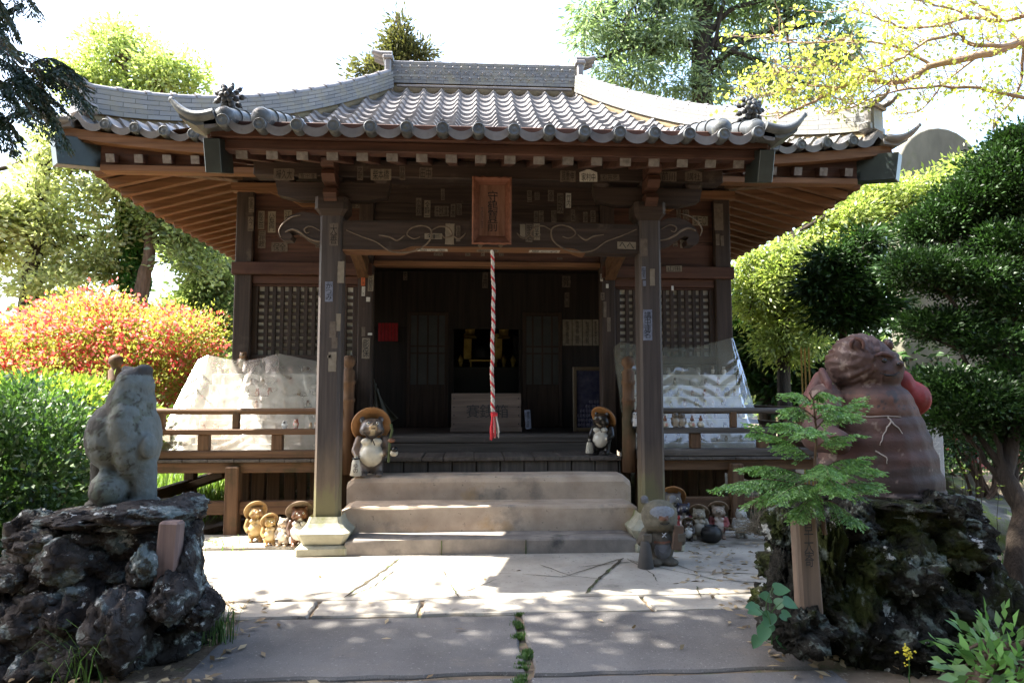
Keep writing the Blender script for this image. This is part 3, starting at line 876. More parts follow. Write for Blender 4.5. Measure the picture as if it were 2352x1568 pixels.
# ridges: layered flat tiles, swept along a line
def ridge_sweep(name, pts, width, height, label=None, cap=0.055, knobs=False):
    mb = MB(); uv = []
    pts = [Vector(p) for p in pts]
    L = 0.0; ls = [0.0]
    for a, b in zip(pts[:-1], pts[1:]): L += (b - a).length; ls.append(L)
    nl = 5
    prof = []
    for k in range(nl):
        w = width * (1.0 - 0.05 * k)
        z0, z1_ = height * k / nl, height * (k + 0.86) / nl
        prof += [(w, z0), (w, z1_), (w - 0.012, z1_ + 0.002), (w - 0.012, height * (k + 1) / nl)]
    prof = [(-w / 2, z) for w, z in prof] + [(w / 2, z) for w, z in prof[::-1]]
    m = len(prof)
    for i, p in enumerate(pts):
        d = (pts[min(i + 1, len(pts) - 1)] - pts[max(0, i - 1)]); d.z = 0; d.normalize()
        side = Vector((d.y, -d.x, 0))
        for (a, z) in prof:
            mb.v.append(tuple(p + side * a + Vector((0, 0, z)))); uv.append((ls[i] + (0.07 if a > 0 else 0), z))
    for i in range(len(pts) - 1):
        for k in range(m - 1):
            mb.f.append((i * m + k, (i + 1) * m + k, (i + 1) * m + k + 1, i * m + k + 1)); mb.mi.append(0); mb.sm.append(False)
    for e in (0, len(pts) - 1):
        f = tuple(e * m + k for k in range(m)); mb.f.append(f if e == 0 else f[::-1]); mb.mi.append(0); mb.sm.append(False)
    nv = len(mb.v)
    n_caps = int(L / 0.3)
    mb.tube([p + Vector((0, 0, height)) for p in pts], cap, 10, 1)
    for k in range(1, n_caps):
        t = L * k / n_caps
        i = max(j for j in range(len(ls) - 1) if ls[j] <= t)
        q = pts[i].lerp(pts[i + 1], (t - ls[i]) / max(ls[i + 1] - ls[i], 1e-6)) + Vector((0, 0, height))
        d = (pts[i + 1] - pts[i]).normalized()
        mb.tube([q - d * 0.03, q + d * 0.03], cap + 0.012, 10, 1)
    if knobs:
        for row in range(3):
            for k in range(22):
                t = (k + 0.5 + 0.5 * (row % 2)) / 22.5
                q = pts[0].lerp(pts[-1], t)
                mb.ball(q + Vector((0, -width / 2 - 0.004, height * (0.28 + 0.24 * row))), (0.016, 0.012, 0.014), 6, 1)
    uv += [(0, 0)] * (len(mb.v) - nv)
    o = part(mb, name, [M["ridge"], M["tile"]], label)
    me = o.data
    ul = me.uv_layers.new(name="UVMap")
    vi = np.empty(len(me.loops), dtype=np.int32); me.loops.foreach_get("vertex_index", vi)
    ul.data.foreach_set("uv", np.array(uv)[vi].ravel())
    return o
zr = zmain(1.0)
bed = MB(); bed.b2(AX - 1.45, AX + 1.45, 10.36, 10.54, zr - 0.12, zr + 0.06); part(bed, "ridge_bedding", M["clay"])
ridge_sweep("main_ridge", [(AX - 1.48 + 2.96 * i / 8, 10.45, zr + 0.05) for i in range(9)], 0.26, 0.36, "main ridge studded with small knobs", 0.05, True)
for s in (-1, 1):
    pts, bd = [], []
    for i in range(17):
        t = 0.97 - 0.91 * i / 16
        x = 4.1 - 2.7 * t; Y = 6.45 + 4.0 * t
        z = zmain(t) + upturn(x, t, 4.1) + 0.05 + 0.04 * (1 - t)
        pts.append((AX + s * x, Y, z))
    ridge_sweep("hip_ridge", pts, 0.20, 0.27, None, 0.05)
    mb = MB()
    mb.tube([Vector(p) + Vector((0, 0, -0.05)) for p in pts], 0.085, 6); part(mb, "ridge_bedding", M["clay"])
    # ridge-end tiles
    e = Vector(pts[-1]); d = Vector((s * 2.7, -4.0, 0)).normalized(); sd = Vector((d.y, -d.x, 0))
    mb = MB()
    Mz = math.atan2(-d.x, d.y)
    mb.box(e + d * 0.05 + Vector((0, 0, 0.11)), (0.24, 0.10, 0.26), 0, (0, 0, Mz), 0.02)
    mb.box(e + d * 0.03 + Vector((0, 0, 0.02)), (0.36, 0.12, 0.10), 0, (0, 0, Mz), 0.02)
    mb.box(e + d * 0.06 + Vector((0, 0, 0.25)), (0.28, 0.14, 0.05), 0, (0, 0, Mz), 0.02)
    for q in (-1, 1):
        b = e + d * 0.06 + sd * q * 0.09 + Vector((0, 0, 0.28))
        mb.tube([b, b + d * 0.10 + Vector((0, 0, 0.0)), b + d * 0.15 + Vector((0, 0, 0.02)), b + d * 0.20 + Vector((0, 0, 0.06))], [0.035, 0.035, 0.026, 0.010], 8)
    mb.build("ridge_end_tile", M["tile"], hall)
    x = AX + s * 1.50
    mb = MB()
    mb.box((x, 10.45, zr + 0.22), (0.10, 0.36, 0.42), 0, None, 0.02)
    mb.box((x, 10.45, zr + 0.44), (0.16, 0.40, 0.07), 0, None, 0.02)
    mb.box((x + s * 0.02, 10.45, zr + 0.10), (0.12, 0.44, 0.16), 0, None, 0.03)
    for q in (-1, 0, 1):
        mb.tube([(x - s * 0.06, 10.45 + q * 0.13, zr + 0.50), (x + s * 0.12, 10.45 + q * 0.13, zr + 0.50), (x + s * 0.24, 10.45 + q * 0.13, zr + 0.54)], [0.05, 0.05, 0.035], 8)
    mb.build("ridge_end_tile", M["tile"], hall)
flash = MB(); flash.b2(AX - 1.36, AX + 1.36, 10.26, 10.31, zr - 0.03, zr + 0.0, 0, 0.004); part(flash, "ridge_flashing", M["tile"])

# ---- porch eaves
zt = zf(303, 5.2)
e1 = MB(); e1.b2(AX - 2.16, AX + 2.16, 5.14, 5.26, zf(331, 5.18), zt + 0.02); part(e1, "eave_board", M["red_x"])
e2 = MB(); e2.b2(AX - 2.10, AX + 2.10, 5.18, 5.30, zf(354, 5.18), zf(331, 5.18) - 0.002); part(e2, "eave_board", M["red_x"])
ztip = zf(365, 5.24)
for k in range(18):
    x = AX + (k - 8.5) * 0.229
    mb = MB()
    mb.bar((x, 5.22, ztip), (x, 7.66, ztip + 2.44 * 0.304), 0.088, 0.088, 0)
    mb.box((x, 5.216, ztip), (0.087, 0.006, 0.087), 1, (R_(17), 0, 0), 0.001)
    mb.build("rafter", [M["red_y"], M["end_grain"]], hall)
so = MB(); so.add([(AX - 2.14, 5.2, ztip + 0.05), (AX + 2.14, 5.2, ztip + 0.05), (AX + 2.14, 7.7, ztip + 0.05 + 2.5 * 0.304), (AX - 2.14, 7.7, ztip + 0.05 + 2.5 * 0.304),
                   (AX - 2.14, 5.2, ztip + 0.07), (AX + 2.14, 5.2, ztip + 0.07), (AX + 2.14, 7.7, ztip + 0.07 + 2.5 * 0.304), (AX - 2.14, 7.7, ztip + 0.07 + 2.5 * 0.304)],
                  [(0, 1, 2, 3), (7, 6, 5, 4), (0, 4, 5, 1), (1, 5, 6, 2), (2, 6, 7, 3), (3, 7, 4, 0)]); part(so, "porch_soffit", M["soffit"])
for s in (-1, 1):                            # barge boards with dark end caps
    mb = MB()
    mb.bar((AX + s * 2.17, 5.20, zporch(5.2) - 0.14), (AX + s * 2.17, 6.6, zporch(6.6) - 0.14), 0.05, 0.20); part(mb, "barge_board", M["red_y"])
    mb = MB()
    mb.bar((AX + s * 2.12, 5.10, zporch(5.1) - 0.215), (AX + s * 2.12, 5.36, zporch(5.36) - 0.215), 0.12, 0.25); part(mb, "barge_end_cap", M["verdigris"])
# keta beam across the pillars with brackets
k0, k1 = zf(418, YP), zf(384, YP)
kb = MB(); kb.b2(AX - 2.08, AX + 2.08, YP - 0.085, YP + 0.085, k0, k1 + 0.02); part(kb, "eave_beam", M["dark_x"])
PH = 1.40
for s in (-1, 1):
    x = AX + s * PH
    pm = MB()
    w = 0.098; c = 0.022; zb, zt_ = zf(1196, YP, 755), zf(498, YP)
    pr = [(-w + c, -w), (w - c, -w), (w, -w + c), (w, w - c), (w - c, w), (-w + c, w), (-w, w - c), (-w, -w + c)]
    vs, fs = [], []
    for z, k_ in ((zb, 1.03), (zt_, 1.0)): vs += [(x + a * k_, YP + b * k_, z) for a, b in pr]
    fs = [(i, (i + 1) % 8, 8 + (i + 1) % 8, 8 + i) for i in range(8)] + [tuple(range(8))[::-1], tuple(range(8, 16))]
    pm.add(vs, fs); part(pm, "porch_pillar", M["pillar"])
    # flared stone base on a rough slab
    bs = MB(); zs0 = zf(1254, 5.80, 755)
    bs.lathe([(0.17, zs0 + 0.0), (0.215, zs0 + 0.085), (0.218, zs0 + 0.10), (0.175, zs0 + 0.135), (0.145, zs0 + 0.175), (0.128, zs0 + 0.225), (0.118, zb + 0.012)], (x, YP, 0), 32, 0, None, False, True)
    part(bs, "pillar_base", M["base_stone"])
    bs = MB(); bs.box((x + s * 0.01, YP - 0.0, zs0 / 2), (0.43, 0.44, zs0), 0, (0, 0, 0.03), 0.02); part(bs, "pillar_slab", M["base_stone"])
    # bracket set
    mb = MB()
    d0, d1 = zf(500, 5.85), zf(456, 5.85)
    mb.lathe([(0.09, d0), (0.135, d0 + 0.06), (0.14, d0 + 0.065), (0.14, d1)], (x, YP, 0), 24, 0, None, False, True)
    mb.build("bearing_block", M["dark_x"], hall)
    am = MB(); top = k0
    am.plate([(x - 0.5, top - 0.04), (x - 0.47, d1 + 0.03), (x - 0.30, d1 - 0.01), (x + 0.30, d1 - 0.01), (x + 0.47, d1 + 0.03), (x + 0.5, top - 0.04), (x + 0.36, top - 0.05), (x - 0.36, top - 0.05)], YP - 0.055, YP + 0.055)
    for q in (-0.42, 0.0, 0.42):
        am.lathe([(0.05, top - 0.055), (0.075, top - 0.02), (0.075, top + 0.0)], (x + q, YP, 0), 16, 0, None, False, True)
    am.build("bracket_arm", M["dark_x"], hall)
    # arm that steps out to the front in curved noses
    nose = MB()
    for (zc_, out, hgt) in ((d1 + 0.0, 0.20, 0.12), (d1 + 0.14, 0.28, 0.11), (d1 + 0.25, 0.36, 0.10)):
        yy = YP - out
        prof = [(YP + 0.1, zc_ - hgt * 0.4), (YP - 0.06, zc_ - hgt * 0.45), (yy + 0.05, zc_ - hgt * 0.35), (yy, zc_ + hgt * 0.15), (yy + 0.015, zc_ + hgt * 0.5), (YP + 0.1, zc_ + hgt * 0.5)]
        n = len(prof)
        vs = [(x - 0.055, y, z) for y, z in prof] + [(x + 0.055, y, z) for y, z in prof]
        nose.add(vs, [tuple(range(n)), tuple(range(2 * n - 1, n - 1, -1))] + [(i, n + i, n + (i + 1) % n, (i + 1) % n) for i in range(n)])
    nose.build("bracket_nose", M["red_x"], hall)
    # tie beam back to the hall
    tb = MB()
    for i in range(8):
        a, b = i / 8, (i + 1) / 8
        f = lambda t: (x, YP + 0.08 + (YF - YP - 0.14) * t, 2.70 + 0.22 * math.sin(math.pi * (t * 0.85 + 0.1)))
        tb.bar(f(a), f(b + 0.02), 0.12, 0.20)
    part(tb, "tie_beam", M["brown_y"])

# rainbow beam with carved scrolls
q0, q1 = zf(578, YP - 0.08), zf(512, YP - 0.08)
qm = zf(569, YP - 0.08)
L0, L1 = AX - PH + 0.10, AX + PH - 0.10
out = [(L0, q0)]
for i in range(9):
    t = i / 8; s_ = t * t * (3 - 2 * t); out.append((L0 + 0.48 + 0.14 * t, q0 + (qm - q0) * s_))
for i in range(9):
    t = i / 8; s_ = t * t * (3 - 2 * t); out.append((L1 - 0.62 + 0.14 * t, qm + (q0 - qm) * s_))
out += [(L1, q0), (L1, q1)] + [(L1 + (L0 - L1) * i / 10, q1 + 0.015 * math.sin(math.pi * i / 10)) for i in range(1, 10)] + [(L0, q1)]
rbm = MB(); rbm.plate(out, YP - 0.085, YP + 0.085); rainbow = part(rbm, "rainbow_beam", M["dark_x"], "arched tie beam carved with scrolls")
ub = MB(); lowline = out[:19]  # added strip in lighter wood, standing for ground light on the beam's underside
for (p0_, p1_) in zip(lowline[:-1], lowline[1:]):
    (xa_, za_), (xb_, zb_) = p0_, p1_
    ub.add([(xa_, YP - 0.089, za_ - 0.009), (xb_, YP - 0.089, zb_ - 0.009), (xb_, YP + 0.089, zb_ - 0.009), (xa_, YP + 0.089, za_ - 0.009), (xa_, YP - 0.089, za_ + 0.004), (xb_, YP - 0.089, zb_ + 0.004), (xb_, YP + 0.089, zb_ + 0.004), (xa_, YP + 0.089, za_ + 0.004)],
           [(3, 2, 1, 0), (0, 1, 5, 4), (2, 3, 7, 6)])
part(ub, "beam_light_strip", M["rafter"], "paler strip under the arched beam standing for light off the ground")
def scroll(pts_uv, w=0.008, Yq=YP - 0.087, n=6, name="scroll_carving", par=None):
    mb = MB()
    P = [at(u, v, Yq) for u, v in pts_uv]
    # smooth
    S = []
    for i in range(len(P) - 1):
        a, b, c_, d_ = P[max(i - 1, 0)], P[i], P[i + 1], P[min(i + 2, len(P) - 1)]
        for k in range(6):
            t = k / 6
            S.append(0.5 * ((2 * b) + (c_ - a) * t + (2 * a - 5 * b + 4 * c_ - d_) * t * t + (3 * b - a - 3 * c_ + d_) * t ** 3))
    S.append(P[-1])
    mb.tube(S, [w * (0.4 + 0.6 * math.sin(math.pi * min(1, i / (len(S) - 1) * 0.9 + 0.05))) for i in range(len(S))], n)
    return mb.build(name, M["carving"], par or rainbow)
_sc = [[(795, 528), (830, 543), (865, 556), (900, 578), (950, 577), (985, 555), (990, 528), (970, 518), (945, 524), (935, 538), (950, 548), (965, 544)],
       [(870, 540), (895, 544), (912, 552), (930, 540)], [(990, 530), (1010, 520), (1030, 524), (1038, 540), (1022, 546), (1015, 538)], [(1038, 540), (1055, 548), (1070, 536)]]
for ln in _sc:
    scroll(ln); scroll([(2 * 1128.5 - u, v - 1) for u, v in ln])
# elephant-nose beam ends outside the pillars
nose_uv = [(742, 500), (720, 490), (695, 487), (668, 495), (648, 512), (640, 530), (642, 546), (652, 552), (668, 551), (672, 541), (664, 533), (676, 531), (690, 538), (702, 548), (720, 556), (742, 560)]
for s in (-1, 1):
    P = [at(u, v, YP - 0.06) for u, v in nose_uv]
    o_ = [(p.x if s < 0 else 2 * AX - p.x, p.z) for p in P]
    mb = MB(); mb.plate(o_[::-1] if s > 0 else o_, YP - 0.07, YP + 0.07)
    nb = part(mb, "beam_nose", M["dark_x"], "beam end carved as a curled trunk")
    def mir(l): return l if s < 0 else [(2 * 1126.5 - u, v - 3) for u, v in l]
    scroll(mir([(742, 556), (720, 552), (702, 543), (690, 534), (672, 527), (655, 533)]), 0.012, YP - 0.072, 6, "carved_edge", nb)  # pale edge lines stand in for light catching the curled trunk
    scroll(mir([(645, 545), (641, 530), (650, 514), (668, 500), (690, 494)]), 0.007, YP - 0.072, 6, "carved_edge", nb)
    scroll(mir([(735, 530), (715, 520), (700, 525), (703, 535), (712, 533)]), 0.007, YP - 0.072, 6, "carved_edge", nb)

# ---- main eaves either side of the porch
for s in (-1, 1):
    N = 14
    mb = MB(); mb2 = MB()
    def ez(a): return E0 + upturn(a, 0, 4.1)
    for i in range(N):
        a0, a1 = 2.12 + (4.02 - 2.12) * i / N, 2.12 + (4.02 - 2.12) * (i + 1) / N
        for (m_, y0, y1, zo0, zo1) in ((mb, 6.48, 6.58, -0.145, -0.05),):
            vs = []
            for a in (a0, a1):
                vs += [(AX + s * a, y0, ez(a) + zo0), (AX + s * a, y1, ez(a) + zo0), (AX + s * a, y1, ez(a) + zo1), (AX + s * a, y0, ez(a) + zo1)]
            m_.add(vs, [(0, 1, 5, 4), (1, 2, 6, 5), (2, 3, 7, 6), (3, 0, 4, 7), (0, 3, 2, 1), (4, 5, 6, 7)])
        vs = []
        lo = 3.46
        for a in (a0, a1):
            vs += [(AX + s * a, 6.62, lo + 0.06), (AX + s * a, 6.70, lo + 0.06), (AX + s * a, 6.70, ez(a) - 0.08), (AX + s * a, 6.62, ez(a) - 0.08)]
        mb2.add(vs, [(0, 1, 5, 4), (1, 2, 6, 5), (2, 3, 7, 6), (3, 0, 4, 7), (0, 3, 2, 1), (4, 5, 6, 7)])
    part(mb, "curved_eave_board", M["rafter"])
    part(mb2, "recessed_eave_board", M["red_x"])
    lb = MB(); lb.b2(AX + s * 2.10, AX + s * 3.72, 6.56, 6.68, 3.45, 3.515); part(lb, "lower_eave_board", M["rafter"])
    for k in range(6):
        a = 2.30 + 0.262 * k
        r_ = MB(); r_.bar((AX + s * a, 6.53, 3.565), (AX + s * a, 7.70, 3.88), 0.08, 0.08, 0)
        r_.box((AX + s * a, 6.526, 3.564), (0.079, 0.006, 0.079), 1, (R_(15), 0, 0), 0.001)
        r_.build("rafter", [M["red_y"], M["end_grain"]], hall)
    # hip rafter with copper cap
    hp = MB(); p0 = Vector((AX + s * 2.70, 7.77, 3.86)); p1 = Vector((AX + s * 4.06, 6.41, 3.585))
    hp.bar(p0, p0.lerp(p1, 0.86), 0.13, 0.24); part(hp, "hip_rafter", M["brown_y"])
    hp = MB(); hp.bar(p0.lerp(p1, 0.80), p1, 0.145, 0.27)
    part(hp, "copper_rafter_cap", M["verdigris"])
    # rafters of the side eave
    for k in range(25):
        Y = 6.72 + 0.262 * k
        inner = 2.66 if Y > 7.72 else 2.72 + (7.72 - Y)
        za = lambda a: 3.49 + (3.98 - a) * 0.27 + 0.16 * max(0, (abs(Y - 10.45) - 2.4) / 1.6) ** 2 * (a - 2.7) / 1.3
        r_ = MB(); r_.bar((AX + s * 3.98, Y, za(3.98)), (AX + s * inner, Y, za(inner)), 0.075, 0.09)
        r_.build("rafter", M["rafter"], hall)
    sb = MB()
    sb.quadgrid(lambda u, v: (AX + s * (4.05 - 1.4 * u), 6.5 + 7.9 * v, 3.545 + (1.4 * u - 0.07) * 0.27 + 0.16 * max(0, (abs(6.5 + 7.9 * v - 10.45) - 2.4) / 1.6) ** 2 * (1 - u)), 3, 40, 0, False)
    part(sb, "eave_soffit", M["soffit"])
    bb = MB()
    for i in range(30):
        f = lambda t: (AX + s * 4.02, 6.5 + 7.9 * t, 3.60 + 0.24 * max(0, (abs(7.9 * t - 3.95) - 2.2) / 1.8) ** 2)
        bb.bar(f(i / 30), f((i + 1) / 30), 0.06, 0.16)
    part(bb, "side_eave_board", M["rafter_y"])

# ---- hall body
for s in (-1, 1):
    for (a, w, nm) in ((2.72, 0.19, "corner_post"), (1.375, 0.165, "door_post")):
        mb = MB(); mb.b2(AX + s * a - w / 2, AX + s * a + w / 2, YF - w / 2, YF + w / 2, 0.62, 3.9, 0, 0.012); part(mb, nm, M["dark_z"])
    mb = MB(); mb.b2(AX + s * 2.72 - 0.095, AX + s * 2.72 + 0.095, 12.8, 12.99, 0.0, 3.9); part(mb, "corner_post", M["dark_z"])
    x0, x1 = sorted((AX + s * 1.458, AX + s * 2.625))
    def bay(name, za_, zb_, y0, y1, mat, lab=None, xa=x0, xb=x1):
        mb = MB(); mb.b2(xa, xb, y0, y1, za_, zb_); return part(mb, name, mat, lab)
    n0, n1 = zf(631, 7.66, 640), zf(603, 7.66, 640)
    xx = sorted((AX + s * 1.30, AX + s * 2.84))
    bay("tie_rail", n0, n1, YF - 0.125, YF + 0.05, M["red_x"], None, *xx)
    bay("window_lintel", zf(652, 7.7, 640), n0 - 0.003, YF - 0.07, YF + 0.05, M["red_x"])
    wz0, wz1 = zf(815, 7.7, 640), zf(657, 7.7, 640)
    bay("window_head", wz1, zf(652, 7.7, 640) - 0.003, YF - 0.05, YF + 0.04, M["red_x"])
    bay("window_sill", wz0 - 0.09, wz0, YF - 0.07, YF + 0.05, M["dark_x"])
    bay("lower_wall", 0.70, wz0 - 0.093, YF - 0.02, YF + 0.03, M["dark_z"])
    # lattice: a square grid of bars, one part
    mb = MB()
    fx0, fx1 = (x0 + 0.06, x1 - 0.06)
    mb.b2(x0, fx0, YF - 0.045, YF + 0.03, wz0, wz1); mb.b2(fx1, x1, YF - 0.045, YF + 0.03, wz0, wz1)
    nb = 12
    for i in range(1, nb):
        xx_ = fx0 + (fx1 - fx0) * i / nb
        mb.b2(xx_ - 0.0215, xx_ + 0.0215, YF - 0.03, YF + 0.004, wz0, wz1, 0, 0.003)
    nr = 10
    for j in range(1, nr):
        zz = wz0 + (wz1 - wz0) * j / nr
        mb.b2(fx0, fx1, YF - 0.022, YF + 0.0, zz - 0.019, zz + 0.019, 0, 0.003)
    part(mb, "lattice_window", M["dark_z"])
    pn = MB()
    if s < 0:
        pn.b2(fx0, fx0 + (fx1 - fx0) * 0.26, YF + 0.006, YF + 0.010, wz0, wz1, 0, 0.001)
        pn.b2(fx0 + (fx1 - fx0) * 0.263, fx1, YF + 0.012, YF + 0.016, wz0, wz0 + (wz1 - wz0) * 0.695, 0, 0.001)
        pn.b2(fx0 + (fx1 - fx0) * 0.262, fx1, YF + 0.006, YF + 0.010, wz0 + (wz1 - wz0) * 0.70, wz1, 0, 0.001)
    else:
        pn.b2(fx0, fx1, YF + 0.006, YF + 0.010, wz0, wz1, 0, 0.001)
    part(pn, "window_paper", M["window_paper"])
    # upper wall of three broad boards
    uw = MB(); zz = n1 + 0.003
    for (h) in (0.30, 0.32, 0.40):
        uw.b2(x0, x1, YF - 0.03, YF + 0.02, zz, zz + h - 0.004, 0, 0.004); zz += h
    part(uw, "upper_wall", M["red_x"])
    # wall-plate bracket with stepped profile under the eaves
    bk = MB(); zb_ = zf(420, 7.6, 600)
    pts = [(2.86, zb_), (2.86, zb_ - 0.09), (2.45, zb_ - 0.09), (2.30, zb_ - 0.15), (2.22, zb_ - 0.17), (2.10, zb_ - 0.24), (1.9, zb_ - 0.24), (1.9, zb_)]
    pts = [(AX + s * a, z) for a, z in pts]
    bk.plate(pts if s < 0 else pts[::-1], YF - 0.15, YF - 0.04); part(bk, "carved_bracket", M["rafter"])
    # side wall with its own lattice opening
    X = AX + s * 2.72
    sw = MB()
    sw.b2(X - 0.03, X + 0.03, YF + 0.1, 12.8, 0.6, 1.72); sw.b2(X - 0.03, X + 0.03, YF + 0.1, 12.8, 2.62, 3.9)
    sw.b2(X - 0.03, X + 0.03, YF + 0.1, 8.0, 1.722, 2.618); sw.b2(X - 0.03, X + 0.03, 9.6, 12.8, 1.722, 2.618)
    part(sw, "side_wall", M["dark_y"])
    sl = MB()
    for i in range(1, 8): sl.b2(X - 0.02, X + 0.02, 8.0 + 0.2 * i - 0.018, 8.0 + 0.2 * i + 0.018, 1.72, 2.62, 0, 0.003)
    for j in range(1, 5): sl.b2(X - 0.014, X + 0.014, 8.0, 9.6, 1.72 + 0.18 * j - 0.016, 1.72 + 0.18 * j + 0.016, 0, 0.003)
    part(sl, "side_lattice_window", M["dark_z"])
# door head and wall over it
dx0, dx1 = AX - 1.29, AX + 1.29
h0, h1, h2 = zf(612, 7.68), zf(601, 7.68), zf(575, 7.68)
mb = MB(); mb.b2(dx0, dx1, YF - 0.08, YF + 0.08, h0, h1); part(mb, "door_lintel", M["rafter"])
mb = MB(); mb.b2(dx0, dx1, YF - 0.03, YF + 0.03, h1 + 0.002, h2); part(mb, "transom_board", M["red_x"])
mb = MB(); zz = h2 + 0.003
for h in (0.28, 0.26, 0.30, 0.32):
    mb.b2(dx0, dx1, YF - 0.045, YF + 0.02, zz, min(zz + h - 0.004, 3.9), 0, 0.004); zz += h
part(mb, "upper_wall", M["dark_x"])
mb = MB(); mb.b2(AX - 2.9, AX + 2.9, YF - 0.12, YF + 0.10, 3.72, 3.92); part(mb, "wall_plate", M["dark_x"])
mb = MB(); mb.b2(AX - 2.75, AX + 2.75, 12.93, 12.99, 0.4, 3.9); part(mb, "rear_wall", M["dark_x"])
# inside
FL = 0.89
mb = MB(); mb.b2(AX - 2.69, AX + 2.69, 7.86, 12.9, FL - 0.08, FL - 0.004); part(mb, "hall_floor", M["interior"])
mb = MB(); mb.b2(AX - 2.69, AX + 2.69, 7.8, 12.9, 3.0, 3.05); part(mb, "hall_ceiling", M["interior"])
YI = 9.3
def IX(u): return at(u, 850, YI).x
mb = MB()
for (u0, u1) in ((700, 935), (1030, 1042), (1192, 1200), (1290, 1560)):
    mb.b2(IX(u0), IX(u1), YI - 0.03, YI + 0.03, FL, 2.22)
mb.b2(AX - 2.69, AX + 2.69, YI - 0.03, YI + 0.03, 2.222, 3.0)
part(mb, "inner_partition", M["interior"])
for (u0, u1) in ((935, 1030), (1200, 1290)):
    x0, x1 = IX(u0), IX(u1)
    fr = MB(); zt_ = zf(718, YI)
    w = 0.05
    fr.b2(x0, x0 + w, YI - 0.06, YI - 0.03, FL, zt_); fr.b2(x1 - w, x1, YI - 0.06, YI - 0.03, FL, zt_)
    fr.b2(x0 + w, x1 - w, YI - 0.06, YI - 0.03, zt_ - 0.05, zt_)
    zm = zf(883, YI)
    fr.b2(x0 + w, x1 - w, YI - 0.055, YI - 0.03, FL, zm)
    for t in (0.2, 0.5, 0.8):
        xx_ = x0 + w + (x1 - x0 - 2 * w) * t; fr.b2(xx_ - 0.012, xx_ + 0.012, YI - 0.055, YI - 0.042, zm, zt_ - 0.05)
    for v in (796, 812):
        zz = zf(v, YI); fr.b2(x0 + w, x1 - w, YI - 0.054, YI - 0.043, zz - 0.01, zz + 0.01)
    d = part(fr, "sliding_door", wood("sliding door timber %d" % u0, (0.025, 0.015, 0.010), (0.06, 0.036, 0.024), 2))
    gl = MB(); gl.b2(x0 + w, x1 - w, YI - 0.040, YI - 0.034, zm, zt_ - 0.05, 0, 0.001); gl.build("glass_pane", M["shoji"], d)

